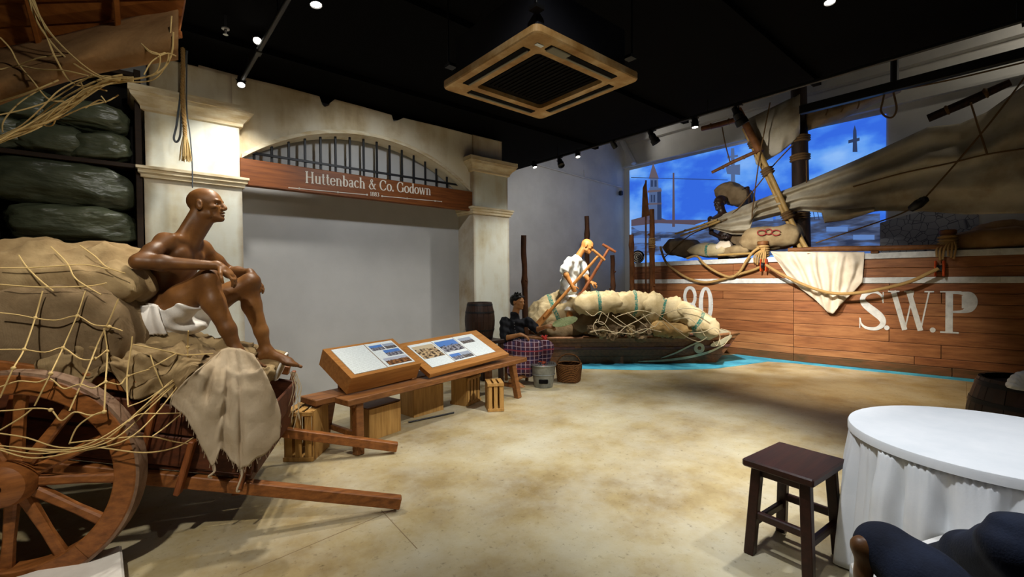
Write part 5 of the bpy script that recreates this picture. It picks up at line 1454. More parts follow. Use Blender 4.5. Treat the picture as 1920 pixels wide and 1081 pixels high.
# deep box on the left
boxO = bw(-.02, .06, .655)
X2 = (BX * .995 + Vector((0, 0, .02))).normalized()
bd = board('display_box', 'deep tilted wooden box with white printed panels, left one on the bench', boxO, X2, BYs, .80, .50, .17,
      [(.06, .04, .35, .42, paneltext('print_text_a', 1), []), (.42, .04, .33, .42, paneltext('print_text_b', 5), [(.06, .68, .45, .22, PH[0]), (.55, .68, .40, .22, PH[2]), (.36, .38, .58, .26, PH[0]), (.10, .05, .84, .28, PH[3])])])
for (u, a, b) in ((.10, .0, .1), (.72, .0, .1)):
    v, f = boxvf(bw(u, .40, .56), (.06, .05, .16), rz(BA), .005); mk('support_block', v, f, M_bench, bd)
rbO = bw(.83, -.02, .555)
X3 = (BX * .998 + Vector((0, 0, .03))).normalized()
rb = board('display_board', 'thin tilted wooden board with three printed panels, right one on the bench', rbO, X3, BYs, 1.30, .60, .045,
      [(.10, .09, .34, .44, paneltext('print_text_c', 9), [(.06, .34, .88, .56, PH[1])]), (.45, .09, .34, .44, paneltext('print_text_d', 13), [(.04, .42, .92, .50, PH[0]), (.04, .05, .46, .26, PH[0]), (.52, .05, .44, .26, PH[2])]), (.80, .09, .34, .44, paneltext('print_text_e', 17), [(.1, .62, .62, .26, PH[2])])])
for u in (.95, 1.9):
    v, f = boxvf(bw(u, .40, .585), (.06, .05, .20), rz(BA), .005); mk('support_block', v, f, M_bench, rb)

# ------------------------------------------------------------------ crates and boxes under the bench
def crate(c, size, a, label, slats=4, mat=M_crate):
    """open pine crate with upright slats on its faces"""
    e = empty('slatted_crate', c, a, label=label, cat='crate', group='pine crates under the bench')
    L, W, Hh = size; Mz = rz(a); t = .012; c = Vector(c)
    def bx(name, p, d): v, f = boxvf(c + Mz.to_3x3() @ Vector(p), d, Mz, .002); mk(name, v, f, mat, e)
    for (x, s) in ((-L / 2 + t / 2, 1), (L / 2 - t / 2, 1)):
        bx('end_panel', (x, 0, Hh / 2), (t, W - 2 * t, Hh))
    sw = L / slats * .66
    for k in range(slats):
        x = -L / 2 + L / slats * (k + .5)
        for y in (-W / 2 + t / 2, W / 2 - t / 2): bx('slat', (x, y, Hh / 2), (sw, t, Hh))
        bx('slat', (x, 0, Hh - t / 2), (sw, W - 2 * t, t))
    bx('bottom', (0, 0, .008), (L - 2 * t, W - 2 * t, .012))
    for y in (-W / 2 - .005, W / 2 + .005):
        for z in (.02, Hh - .02): bx('cross_slat', (0, y, z), (L, .01, .035))
def wbox(c, size, a, label, mat=M_crate):
    e = empty('wooden_box', c, a, label=label, cat='box', group='plain wooden boxes under the bench'); L, W, Hh = size; Mz = rz(a); c = Vector(c); t = .012
    def bx(name, p, d, m=mat): v, f = boxvf(c + Mz.to_3x3() @ Vector(p), d, Mz, .002); mk(name, v, f, m, e)
    for y in (-W / 2 + t / 2, W / 2 - t / 2): bx('side', (0, y, Hh / 2), (L, t, Hh))
    for x in (-L / 2 + t / 2, L / 2 - t / 2): bx('end', (x, 0, Hh / 2), (t, W - 2 * t, Hh))
    bx('bottom', (0, 0, .01), (L - 2 * t, W - 2 * t, .015))
    bx('lid', (0, .02, Hh + .006), (L + .02, W + .01, .012), M_bench)
crate((-.22, -1.74, 0), (.25, .34, .42), math.radians(-40), 'slatted pine crate at the left end of the bench, behind the shaft', 3)
wbox((.46, -1.62, 0), (.38, .30, .30), math.radians(14), 'plain wooden box under the bench, nearer to the cart')
wbox((1.17, -1.27, 0), (.42, .26, .31), math.radians(8), 'plain wooden box under the middle of the bench')
crate((1.77, -1.28, 0), (.30, .24, .34), math.radians(22), 'slatted pine crate under the right display board', 4)
crate((1.86, -1.74, 0), (.19, .24, .33), math.radians(-30), 'small slatted pine crate in front of the right bench leg', 3)
rod = tube('thin_rod', [at(766, 791, Z=.012), at(851, 773, Z=.012)], .009, M_blackmetal, None); tag(rod, 'thin dark rod lying on the floor in front of the boxes', 'rod')

# ------------------------------------------------------------------ barrel on its stand by the right column
def barrel(name, c, r, h, label, cat='barrel', staves=16):
    e = empty(name, c, label=label, cat=cat); c = Vector(c)
    def rad(t): return r * (.80 + .20 * math.sin(PI * t))
    for k in range(staves):
        a0 = 2 * PI * k / staves + .006; a1 = 2 * PI * (k + 1) / staves - .006; v = []; f = []; m = 8
        for i in range(m + 1):
            t = i / m
            for (rr, a) in ((rad(t), a0), (rad(t) * 1.004, (a0 + a1) / 2), (rad(t), a1), (rad(t) - .02, a1), (rad(t) - .02, a0)): v.append(c + Vector((rr * math.cos(a), rr * math.sin(a), h * t)))
        for i in range(m):
            for j in range(5): f.append((i * 5 + j, i * 5 + (j + 1) % 5, (i + 1) * 5 + (j + 1) % 5, (i + 1) * 5 + j))
        f += [tuple(reversed(range(5))), tuple(m * 5 + j for j in range(5))]
        mk('stave', v, f, M_barrel, e)
    for t in (.06, .26, .74, .94):
        v, f = lathevf([(rad(t - .025) + .004, h * (t - .025)), (rad(t + .025) + .004, h * (t + .025)), (rad(t + .025), h * (t + .025)), (rad(t - .025), h * (t - .025))], 40, c, closed=True); mk('hoop', v, f, M_hoop, e, smooth=True, auto=40)
    v, f = lathevf([(0, h * .95), (rad(.95) - .018, h * .95), (rad(.95) - .018, h * .93), (0, h * .93)], 32, c); mk('head', v, f, M_barrel, e)
    return e
bp = at(900, 626, D=6.5)
barrel('wooden_barrel', (bp.x, bp.y, .665), .215, .53, 'dark wooden barrel standing by the right column behind the board')
st = empty('crate_stand', (bp.x, bp.y, 0), label='dark wooden stand under the barrel, mostly hidden', cat='stand')
v, f = boxvf((bp.x, bp.y, .64), (.5, .5, .05), None, .004); mk('top', v, f, M_barrel, st)
for sx in (-1, 1):
    for sy in (-1, 1):
        v, f = boxvf((bp.x + sx * .21, bp.y + sy * .21, .3075), (.06, .06, .615), None, .004); mk('leg', v, f, M_barrel, st)

# ------------------------------------------------------------------ man tending the stove
MD = 6.75
def S3(px, py, dd=0.0): return np.array(at(px, py, D=MD + dd))
sm_ = empty('person', Vector((S3(975, 640)[0], S3(975, 640)[1], 0)), label='smiling seated man in black shirt and plaid sarong fanning the stove', cat='person')
cr_ = np.array(Vector(RGT)); cf_ = np.array(Vector(_fh)); zz_ = np.array((0, 0, 1.0))
hdc = S3(971, 566); face = cr_ * .78 - cf_ * .62
B = Body(); P, Rh = add_head(B, hdc, face, zz_ + cr_ * .05, .95)
nk = S3(965, 590)
B.chain([nk - zz_ * .03, hdc - zz_ * .07 - face * .02], [.056, .052], .03)
chest = S3(966, 622, .02); B.ell(chest, (.12, .12, .17), None, .05); B.ell(S3(966, 640), (.13, .13, .12), None, .05)
shN, shF = S3(946, 603, -.06), S3(990, 602, .05)
elN, wrN = S3(946, 634, -.14), S3(976, 627, -.30)
elF, wrF = S3(1006, 618, -.05), S3(1024, 612, -.25)
B.chain([shN, elN], [.052, .042], .03).chain([elN, wrN], [.042, .027], .03)
B.chain([shF, elF], [.052, .042], .03).chain([elF, wrF], [.042, .027], .03)
add_hand(B, wrN, cr_ * .95 - zz_ * .25 - cf_ * .1, zz_ * .9 + cr_ * .3, 1, 1.0, (.3, .5, .4))
add_hand(B, wrF, cr_ * .9 - cf_ * .25 + zz_ * .05, zz_ * .7 - cf_ * .5, 1, 1.0, (.5, .7, .5))
for (a, b, c) in (((962, 650, 0), (1000, 655, -.30), (985, 702, -.26)), ((985, 650, .05), (1022, 655, -.15), (1012, 702, -.12))):
    B.chain([S3(*a), S3(*b)], [.085, .06], .04).chain([S3(*b), S3(c[0], c[1], c[2])], [.055, .036], .03)
add_foot(B, np.array((*S3(962, 690, -.30)[:2], .085)), np.array((*(S3(962, 690, -.30) + cr_ * .18 - cf_ * .1)[:2], .03)))
B.chain([S3(985, 702, -.26), np.array((*S3(962, 690, -.30)[:2], .085))], [.036, .034], .03)
skin('body', B, .008, M_skin3, sm_, 1)
eyes(sm_, P, .95)
uvs('teeth', P(.088, 0, -.0635), .016, M_eye, sm_, 10, 6, sc=(.5, .5, .25))
Hh = Body(); f_, l_, u_ = frame3(face, zz_)
Hh.ell(hdc + u_ * .05 - f_ * .025, (.100, .088, .070), np.stack([f_, l_, u_], 1), .02)
Hh.ell(hdc + u_ * .015 - f_ * .065, (.060, .080, .075), np.stack([f_, l_, u_], 1), .03)
random.seed(3)
for k in range(40):
    a = random.uniform(0, 2 * PI); e = random.uniform(.15, 1.25); d = f_ * math.cos(a) * math.cos(e) + l_ * math.sin(a) * math.cos(e) + u_ * math.sin(e)
    b = hdc + u_ * .045 - f_ * .02 + d * .075; Hh.cap(b, b + d * .03 + f_ * .02 + u_ * .006, .012, .004, .01)
for k in range(7):
    b = hdc + u_ * .085 + f_ * .055 + l_ * (k - 3) * .018; Hh.cap(b, b + f_ * .030 - u_ * .014 + l_ * .012 * (k % 2), .012, .005, .008)
skin('hair', Hh, .007, M_hair, sm_, 0)
C_ = Body()
C_.ell(chest, (.142, .142, .17), None, .06).ell(S3(966, 642), (.155, .155, .10), None, .06).ell(S3(967, 604), (.13, .12, .06), None, .05)
C_.chain([shN, shN * .35 + elN * .65], [.074, .066], .05).chain([elN * .65 + shN * .35, elN], [.066, .062], .03)
C_.chain([shF, shF * .3 + elF * .7], [.074, .064], .05).chain([elF * .7 + shF * .3, elF], [.064, .060], .03)
C_.chain([nk - zz_ * .045, nk - zz_ * .0], [.075, .066], .02)
def cutshirt(G, X, Y, Z):
    return G + .005 * np.sin(Z * 60 + X * 30) + .004 * np.sin((X - Y) * 60 + Z * 20)
skin('shirt', C_, .008, M_darkshirt, sm_, 1, cut=cutshirt)
mpl, nt, b = newmat('plaid_sarong_cloth')
tc = N(nt, 'ShaderNodeTexCoord'); mp = N(nt, 'ShaderNodeMapping'); mp.inputs['Rotation'].default_value = (0, 0, .7); nt.links.new(tc.outputs['Object'], mp.inputs[0])
sx = N(nt, 'ShaderNodeSeparateXYZ'); nt.links.new(mp.outputs[0], sx.inputs[0]); prev = None
cur = N(nt, 'ShaderNodeRGB'); cur.outputs[0].default_value = srgb((70, 26, 44)); col = cur.outputs[0]
for (ax, sc, th, cc, fac) in (('X', 8, .34, (44, 40, 78), .7), ('Z', 8, .34, (44, 36, 70), .7), ('X', 16, .14, (206, 180, 190), .6), ('Z', 16, .14, (206, 180, 190), .6), ('Z', 4, .08, (150, 40, 52), .8)):
    m1 = N(nt, 'ShaderNodeMath', operation='MULTIPLY'); nt.links.new(sx.outputs[ax], m1.inputs[0]); m1.inputs[1].default_value = sc
    fr_ = N(nt, 'ShaderNodeMath', operation='FRACT'); nt.links.new(m1.outputs[0], fr_.inputs[0]); lt = N(nt, 'ShaderNodeMath', operation='LESS_THAN'); nt.links.new(fr_.outputs[0], lt.inputs[0]); lt.inputs[1].default_value = th
    m2 = N(nt, 'ShaderNodeMath', operation='MULTIPLY'); nt.links.new(lt.outputs[0], m2.inputs[0]); m2.inputs[1].default_value = fac
    mx = N(nt, 'ShaderNodeMix', data_type='RGBA'); nt.links.new(m2.outputs[0], mx.inputs['Factor']); nt.links.new(col, mx.inputs['A']); mx.inputs['B'].default_value = srgb(cc); col = mx.outputs['Result']
nt.links.new(col, b.inputs['Base Color']); b.inputs['Roughness'].default_value = .9
G_ = Body()
G_.ell(S3(968, 655), (.19, .17, .10), None, .06)
for (a, b_, c) in (((962, 650, 0), (1003, 652, -.30), (990, 692, -.26)), ((985, 650, .05), (1024, 652, -.15), (1014, 692, -.12)), ((955, 655, -.1), (985, 655, -.30), (965, 694, -.26))):
    G_.chain([S3(*a), S3(*b_)], [.13, .10], .06).chain([S3(*b_), S3(*c)], [.10, .11], .07)
G_.ell(S3(985, 680, -.18), (.22, .16, .12), None, .07)
def cutsar(G, X, Y, Z):
    return np.maximum(G, .085 - Z) + .006 * np.sin((X + Y * .6) * 55)
skin('sarong', G_, .009, mpl, sm_, 1, cut=cutsar)
for k in range(6):
    p = Vector(S3(964 + k * .6, 605 + k * 5, -.165 - .0)); uvs('button', p, .006, plain('button_grey%d' % k, (120, 120, 120), .4) if k == 0 else MATS['button_grey0'], sm_, 8, 5)
# low stool he sits on
ls = empty('low_stool', (S3(970, 650, .05)[0], S3(970, 650, .05)[1], 0), label='low wooden stool under the man in the plaid sarong', cat='stool')
c0 = S3(968, 660, .05)
v, f = boxvf((c0[0], c0[1], .315), (.3, .3, .03), rz(.5), .005); mk('seat', v, f, M_bench, ls)
for sx in (-1, 1):
    for sy in (-1, 1):
        v, f = boxvf((c0[0] + sx * .11, c0[1] + sy * .11, .15), (.04, .04, .30), None, .004); mk('leg', v, f, M_bench, ls)
# palm fan in his far hand
fan = empty('palm_fan', S3(1040, 606, -.3), label='pale green palm leaf fan held over the stove', cat='fan')
fc = Vector(S3(1058, 603, -.32)); fx = Vector(cr_ * .93 + zz_ * .26 - cf_ * .1).normalized(); fy = Vector(cf_ * .9 + zz_ * .35).normalized(); fn_ = fx.cross(fy).normalized()
v = [fc + fn_ * .004]; f = []; m = 40
for i in range(m):
    a = 2 * PI * i / m; r_ = .16 * (1 + .05 * math.cos(a)); v.append(fc + fx * r_ * math.cos(a) * 1.15 + fy * r_ * .8 * math.sin(a) + fn_ * (.006 * (i % 2)))
f = [(0, 1 + i, 1 + (i + 1) % m) for i in range(m)]
o = mk('blade', v, f, M_leaf, fan); md = o.modifiers.new('thickness', 'SOLIDIFY'); md.thickness = .005
tube('handle', [fc - fx * .14, Vector(wrF) + Vector(cr_) * .06], .009, M_bamboo, fan)
v, f = lathevf([(0, -.01), (.03, -.008), (.045, 0), (.03, .008), (0, .01)], 12, S3(1021, 632, -.5), (0, -.3, 1))
rc = empty('red_tongs', S3(1021, 632, -.5), label='red cloth tuft at the end of a short stick over the stove', cat='cloth')
rm = plain('red_cloth', (176, 40, 28), .8)
for k in range(12):
    a = k * 2.4; c = Vector(S3(1021, 633, -.5)); d = Vector((math.cos(a), math.sin(a), .9 * math.sin(k * 1.7))).normalized()
    tube('red_petal', [c, c + d * .03, c + d * .05 + Vector((0, 0, .008))], [.010, .012, .003], rm, rc, n=6)
tube('stick', [Vector(S3(998, 629, -.42)), Vector(S3(1021, 633, -.5))], .007, M_spar, rc)

# ------------------------------------------------------------------ bucket stove and basket
sc_ = at(1018, 727, Z=0); sc_ = Vector((sc_.x + .07, sc_.y + .06, 0))
stv = empty('bucket_stove', sc_, label='grey zinc bucket charcoal stove with wire grill on top', cat='stove')
lathe('bucket', [(0, 0.0), (.125, 0), (.13, .01), (.135, .03), (.172, .30), (.182, .302), (.186, .315), (.178, .325), (.160, .32), (.150, .25), (0, .24)], M_zinc, stv, 36, sc_)
v, f = lathevf([(.155, .17), (.163, .178), (.165, .19), (.157, .182)], 36, sc_, closed=True); mk('band', v, f, M_zinc, stv, smooth=True)
tocam = (Vector(CAM) - sc_); tocam.z = 0; tocam.normalize(); sd_ = Vector((-tocam.y, tocam.x, 0))
v, f = boxvf(sc_ + tocam * .138 + Vector((0, 0, .10)), (.13, .04, .06), Matrix((sd_, tocam, Vector((0, 0, 1)))).transposed(), .01); mk('air_door', v, f, M_acdark, stv)
for k in range(-6, 7):
    y = k * .026; L = math.sqrt(max(0, .175 ** 2 - y * y)); tube('grill_wire', [sc_ + sd_ * y + tocam * L + Vector((0, 0, .333)), sc_ + sd_ * y - tocam * L + Vector((0, 0, .333))], .003, M_zinc, stv, n=5)
v, f = lathevf([(.172, .33), (.178, .334), (.172, .338), (.168, .334)], 32, sc_, closed=True); mk('grill_ring', v, f, M_zinc, stv, smooth=True)
random.seed(2)
for k in range(9):
    p = sc_ + Vector((random.uniform(-.08, .08), random.uniform(-.08, .08), .26)); uvs('charcoal', p, .028, M_ember if k % 3 == 0 else M_acdark, stv, 8, 6, sc=(1, .8, .7))
for k in range(5):
    o = uvs('grilled_food', sc_ + Vector((random.uniform(-.07, .07), random.uniform(-.07, .07), .348)), .022, plain('grilled_red', (150, 62, 36), .5) if k == 0 else MATS['grilled_red'], None, 8, 6, sc=(1.4, .8, .5)); tag(o, 'small reddish food piece grilling on the stove wire', 'food', 'food pieces on the stove grill')
bc = at(1062, 717, Z=0); bc = Vector((bc.x + .12, bc.y + .06, 0))
bk = empty('rattan_basket', bc, label='brown woven rattan basket with arched handle beside the stove', cat='basket')
def bask(u, v):
    a = 2 * PI * u; k = 3.2 - .9 * v; r_ = .155 + .035 * v - .02 * max(0, v - .85) * 4
    sq = (abs(math.cos(a)) ** k + abs(math.sin(a)) ** k) ** (-1 / k); wv = .004 * math.sin(v * 62) * (1 if int(u * 48) % 2 else -1)
    return bc + Vector(((r_ + wv) * sq * math.cos(a + .5), (r_ + wv) * sq * math.sin(a + .5), .005 + .25 * v))
gridsurf('weave', bask, 96, 40, M_basket, bk, thick=.012)
v, f = boxvf(bc + Vector((0, 0, .01)), (.28, .28, .016), rz(.5), .004); mk('base', v, f, M_basket, bk)
rimp = [bask(i / 48, 1.0) for i in range(49)]; tube('rim', rimp, .013, M_basket, bk, n=8)
hp = [bc + Vector(cr_) * .17 * math.cos(PI - PI * t / 10) + Vector((0, 0, .25 + .15 * math.sin(PI * t / 10))) for t in range(11)]
tube('handle', hp, .011, M_basket, bk, n=8, sub=3)
o = uvs('charcoal_heap', bc + Vector((0, 0, .17)), .14, mottled('basket_coal', (10, 9, 9), (30, 27, 26), 20, .8, .5, 30), None, 20, 12, sc=(1, 1, .35)); tag(o, 'black charcoal heap inside the rattan basket', 'charcoal', kind='stuff')
# ------------------------------------------------------------------ small boat
SA = math.radians(-42.5); SD = Vector((math.cos(SA), math.sin(SA), 0)); SW = Vector((SD.y, -SD.x, 0))      # along the boat to the bow, towards the viewer
_b = at(1345, 681, Z=0); BOW = Vector((_b.x, _b.y, 0))
BL = 3.75
SO = BOW - SD * BL - SW * .46
def bo(l, w, z): return SO + SD * l + SW * w + Vector((0, 0, z))
boat = empty('small_boat', SO, label='small wooden cargo boat with painted eye on the bow', cat='boat')
def half(l, t):
    """half width at length l, height fraction t"""
    b = min(1, l / BL); e = .46 + .10 * t
    if l > BL - 1.3: e *= 1 - .22 * ((l - BL + 1.3) / 1.6) ** 2
    if l < .9: e *= 1 - .30 * ((.9 - l) / .9) ** 2
    return e
def zt(l): return .47 + (.07 * ((l - BL + .9) / 1.3) ** 2 if l > BL - .9 else 0) + (.08 * ((.7 - l) / .7) ** 2 if l < .7 else 0)
def lend(t): return BL + .40 * t
rows_ = [(0, .30, M_boat), (.30, .56, M_boat), (.56, .66, M_boatmauve), (.66, .84, M_boat), (.84, 1.0, M_boatlight)]
for s_ in (1, -1):
    for ri, (t0, t1, mt) in enumerate(rows_):
        v = []; f = []; m = 28; o_ = .012 if ri in (2, 4) else 0.0
        for i in range(m + 1):
            for (t, off) in ((t0 + .006, 0), (t1 - .006, 0), (t1 - .006, -.025), (t0 + .006, -.025)):
                l = lend(t) * i / m; v.append(bo(l, s_ * (half(l, t) + off + o_), zt(l) * t))
        for i in range(m):
            for j in range(4): f.append((i * 4 + j, i * 4 + (j + 1) % 4, (i + 1) * 4 + (j + 1) % 4, (i + 1) * 4 + j))
        f += [(0, 1, 2, 3), (m * 4 + 3, m * 4 + 2, m * 4 + 1, m * 4)]
        mk('side_plank', v, f, mt, boat)
    gp = [bo(lend(1) * i / 24, s_ * (half(lend(1) * i / 24, 1.0)), zt(lend(1) * i / 24)) for i in range(25)]
    tube('gunwale', gp, .028, M_boatlight, boat, n=8)
v = []; f = []
for i in range(21):
    l = BL * i / 20; v += [bo(l, half(l, 0) - .02, .01), bo(l, -half(l, 0) + .02, .01)]
f = [(2 * i, 2 * i + 1, 2 * i + 3, 2 * i + 2) for i in range(20)]
mk('bottom', v, f, M_boat, boat)
for k in range(5):
    t0, t1 = k / 5, (k + 1) / 5 - .012; l0, l1 = lend(t0), lend(t1)
    v = [bo(l0, half(l0, t0), zt(l0) * t0), bo(l0, -half(l0, t0), zt(l0) * t0), bo(l1, -half(l1, t1), zt(l1) * t1), bo(l1, half(l1, t1), zt(l1) * t1)]
    v += [p - SD * .025 for p in v]; mk('bow_board', v, fix_normals(v, [(0, 1, 2, 3), (7, 6, 5, 4), (0, 4, 5, 1), (1, 5, 6, 2), (2, 6, 7, 3), (3, 7, 4, 0)]), M_boatlight, boat)
v = [bo(0, half(0, 0), .02), bo(0, -half(0, 0), .02), bo(0, -half(0, 1), zt(0)), bo(0, half(0, 1), zt(0))]; v += [p - SD * .03 for p in v]
mk('stern_board', v, fix_normals(v, [(0, 1, 2, 3), (7, 6, 5, 4), (0, 4, 5, 1), (1, 5, 6, 2), (2, 6, 7, 3), (3, 7, 4, 0)]), M_boat, boat)
for k in range(6):
    l0 = BL - .75 + k * .19; l1 = l0 + .18
    v = []
    for l in (l0, l1):
        for s_ in (1, -1): v.append(bo(l, s_ * (half(l, 1) - .02), zt(l) - .012))
    v += [p - Vector((0, 0, .02)) for p in v]; mk('deck_plank', v, fix_normals(v, [(0, 1, 3, 2), (4, 6, 7, 5), (0, 4, 5, 1), (2, 3, 7, 6), (0, 2, 6, 4), (1, 5, 7, 3)]), M_boatcream if k > 3 else M_boat, boat)
for l in (.5, 1.3, 2.1, 2.9): bar('thwart', bo(l, half(l, 1) - .02, .30), bo(l, -half(l, 1) + .02, .30), .14, .03, M_boat, boat)
# painted eye and bow curves
def onside(l, t, o_=.006): return bo(l, half(l, t) + .016 + o_, zt(l) * t)
ec = onside(3.42, .58); nx_ = (onside(3.42, .58, .02) - onside(3.42, .58, 0)).normalized()
v, f = lathevf([(0, .012), (.03, .012), (.03, .010), (.085, .008), (.095, 0)], 28, ec, nx_); ey = mk('painted_eye', v, f, M_boatcream, boat, smooth=True, auto=30)
v, f = lathevf([(0, .016), (.024, .016), (.034, .010)], 16, ec, nx_); mk('eye_pupil', v, f, M_boat, ey, smooth=True)
def band(name, pts, w0, mat):
    v = []; f = []; n = len(pts)
    for i, (l, t) in enumerate(pts):
        a = pts[max(i - 1, 0)]; b = pts[min(i + 1, n - 1)]; dl, dt = b[0] - a[0], (b[1] - a[1]) * .47; k = math.hypot(dl, dt) or 1
        w = w0 * (1 - abs(2 * i / (n - 1) - 1) ** 3 * .8); ox, oz = -dt / k * w, dl / k * w / .47
        for s_ in (-1, 1):
            for o_ in (.004, .013): v.append(onside(l + ox * s_, t + oz * s_, o_))
    for i in range(n - 1):
        a = i * 4; b = a + 4; f += [(a + 1, b + 1, b + 3, a + 3), (a, b, b + 1, a + 1), (a + 2, a + 3, b + 3, b + 2)]
    mk(name, v, f, mat, boat)
def spl(pts, sub=6): return [(p.x, p.y) for p in catmull([(a, b, 0) for a, b in pts], sub)]
band('bow_curve', spl([(2.35, .10), (2.8, .13), (3.25, .25), (3.6, .42), (3.88, .66)]), .022, M_boatcream)
band('bow_curve', spl([(2.75, .22), (3.0, .42), (3.25, .68), (3.5, .90)]), .014, M_boatcream)
band('bow_curve', spl([(3.62, .66), (3.8, .74), (4.0, .94)]), .045, M_boatcream)

# sacks in the boat
def bsack(px, py, D, size, a, t, sd, mat, lab, tilt=0, **k):
    o = sack('jute_sack', at(px, py + 4, D=D), (size[0] * 1.12, size[1] * 1.05, size[2] * 1.05), mat, rz(SA + a) @ rx(tilt - .12) @ ry(t), sd, flat=.8, n=44, fold=.10, lump=.16, pw=5.0, crease=.32); tag(o, lab, 'sack', 'jute sacks in the small boat'); return o
bsack(1118, 567, 8.05, (.72, .62, .42), 0, -.05, 51, M_sackgold, 'plump jute sack with green stripe nearest to the boatman, on top')
bsack(1182, 568, 8.08, (.70, .62, .44), .05, .03, 52, M_sackgold, 'plump jute sack with green stripe, second from boatman')
bsack(1236, 578, 8.0, (.62, .60, .50), -.1, .25, 53, M_sackgold, 'brownish jute sack slumping in the middle of the pile')
bsack(1300, 598, 7.85, (.75, .50, .40), .0, .62, 54, M_sackgold, 'jute sack with green stripe sliding down towards the bow')
bsack(1120, 604, 8.3, (.85, .70, .46), 0, 0, 55, M_burlapdark, 'dark jute sack in the bottom of the boat below the pale one')
bsack(1190, 604, 8.3, (.85, .70, .46), 0, 0, 56, M_burlapdark, 'dark jute sack under the middle of the boat pile')
bsack(1250, 612, 8.0, (.60, .62, .34), 0, .1, 57, M_sackplain, 'plain jute sack low in the pile next to the sliding one')
bsack(1040, 582, 8.6, (.95, .55, .60), .15, -.45, 58, M_sackgold, 'large jute sack with green stripe behind the boatman', tilt=.6)
bsack(1052, 618, 8.3, (.6, .5, .30), .2, .1, 59, M_burlapdark, 'small dark sack at the feet of the boatman')
random.seed(8)
for k in range(9):
    o = blob('burlap_scrap', at(1112 + k * 18, 618 + (k % 3) * 4, D=7.86 + .05 * (k % 2)), (.24, .20, .17), (M_burlapdark, M_burlap, M_burlapdark)[k % 3], rz(k * 1.3) @ ry(k * .4), 60 + k, 40, 26, .85, .75, 2.0)
    tag(o, 'crumpled burlap scrap wedged between the boat rail and the lower sacks', 'burlap', 'crumpled burlap scraps along the boat rail')
# rope net over the sacks
bn = empty('boat_net', at(1200, 600, D=7.6), label='pale rope net stretched over the sacks in the small boat', cat='net')
def bns(p, D0, D1, r=.006): tube('twine', [at(x, y, D=D0 + (D1 - D0) * i / (len(p) - 1)) for i, (x, y) in enumerate(p)], r, M_netpale, bn, n=5, sub=5)
for p, a, b in (
    ([(1098, 583), (1112, 592), (1126, 584), (1145, 598), (1170, 612), (1192, 602), (1215, 590), (1228, 586)], 7.72, 7.7), ([(1128, 586), (1122, 604), (1134, 606), (1142, 586)], 7.7, 7.7),
    ([(1115, 605), (1130, 604), (1152, 626), (1176, 610), (1198, 600)], 7.66, 7.7), ([(1148, 590), (1172, 608), (1198, 624), (1218, 615), (1232, 610)], 7.68, 7.7),
    ([(1152, 596), (1165, 590), (1198, 582), (1222, 586)], 7.72, 7.7), ([(1205, 588), (1225, 612), (1240, 602), (1256, 618)], 7.66, 7.6), ([(1176, 585), (1196, 600), (1212, 612)], 7.7, 7.7),
    ([(1228, 586), (1248, 600), (1262, 612), (1280, 622)], 7.62, 7.5), ([(1262, 612), (1285, 630), (1310, 640), (1325, 632)], 7.5, 7.4), ([(1290, 624), (1318, 622), (1340, 614), (1352, 622)], 7.46, 7.4),
    ([(1340, 618), (1350, 630), (1344, 648), (1338, 640)], 7.42, 7.4), ([(1352, 616), (1368, 622), (1366, 636), (1356, 648)], 7.42, 7.4), ([(1240, 590), (1270, 580), (1300, 578), (1330, 590)], 7.6, 7.5),
    ([(1262, 600), (1290, 596), (1310, 612), (1322, 630)], 7.5, 7.42), ([(1106, 622), (1130, 618), (1150, 622), (1185, 626)], 7.6, 7.6), ([(1120, 628), (1112, 612), (1120, 598)], 7.64, 7.7), ([(1185, 626), (1210, 616), (1240, 622)], 7.6, 7.55)):
    bns(p, a, b)

# ------------------------------------------------------------------ boatman
KD = 8.45
def K3(px, py, dd=0.0): return np.array(at(px, py, D=KD + dd))
bm = empty('person', Vector(K3(1066, 640)), label='bald old man in white shirt and shorts bending forward with oars in boat', cat='person')
hdc = K3(1101, 461); face = cr_ * .86 - zz_ * .36 - cf_ * .25; upd = zz_ * .9 + cr_ * .36
B = Body(); P, Rh = add_head(B, hdc, face, upd, 1.12, True, .8, .8)
nkb = K3(1082, 484); pelv = K3(1066, 556); wst = K3(1066, 530); chst = K3(1072, 505)
B.chain([nkb, hdc - upd * .05 - face * .05], [.062, .056], .03)
B.ell(chst, (.12, .12, .17), None, .05); B.ell(wst, (.11, .12, .15), None, .05); B.ell(pelv, (.12, .13, .11), None, .05)
shN, elN, wrN = K3(1068, 490, -.18), K3(1057, 507, -.30), K3(1073, 536, -.34)
shF, elF, wrF = K3(1090, 492, .16), K3(1098, 517, .10), K3(1108, 529, -.08)
B.chain([shN, elN], [.056, .044], .03).chain([elN, elN * .7 + wrN * .3, wrN], [.045, .047, .030], .03)
B.chain([shF, elF], [.056, .044], .03).chain([elF, wrF], [.044, .030], .03)
add_hand(B, wrN, cr_ * .35 - zz_ * .9, -cf_ * .85 - cr_ * .3, 1, 1.1, (.7, .9, .7), .1, .8)
add_hand(B, wrF, cr_ * .75 - zz_ * .2 - cf_ * .2, zz_ * .8 - cf_ * .3, -1, 1.1, (.6, .8, .7), .1, .8)
for (h, k, a) in ((K3(1062, 566, -.07), K3(1070, 598, -.12), K3(1058, 636, -.08)), (K3(1072, 566, .08), K3(1084, 595, .05), K3(1080, 634, .1))):
    B.chain([h, k], [.085, .062], .04).chain([k, k * .65 + a * .35, a], [.058, .056, .038], .03)
    add_foot(B, a, a + cr_ * .19 - zz_ * .07 - cf_ * .05)
skin('body', B, .009, M_skin2, bm, 1); eyes(bm, P, 1.1)
C_ = Body()
C_.ell(chst, (.15, .155, .19), None, .07).ell(wst, (.155, .155, .17), None, .07).ell(K3(1065, 545), (.165, .16, .11), None, .06).ell(K3(1078, 488), (.12, .15, .08), None, .06)
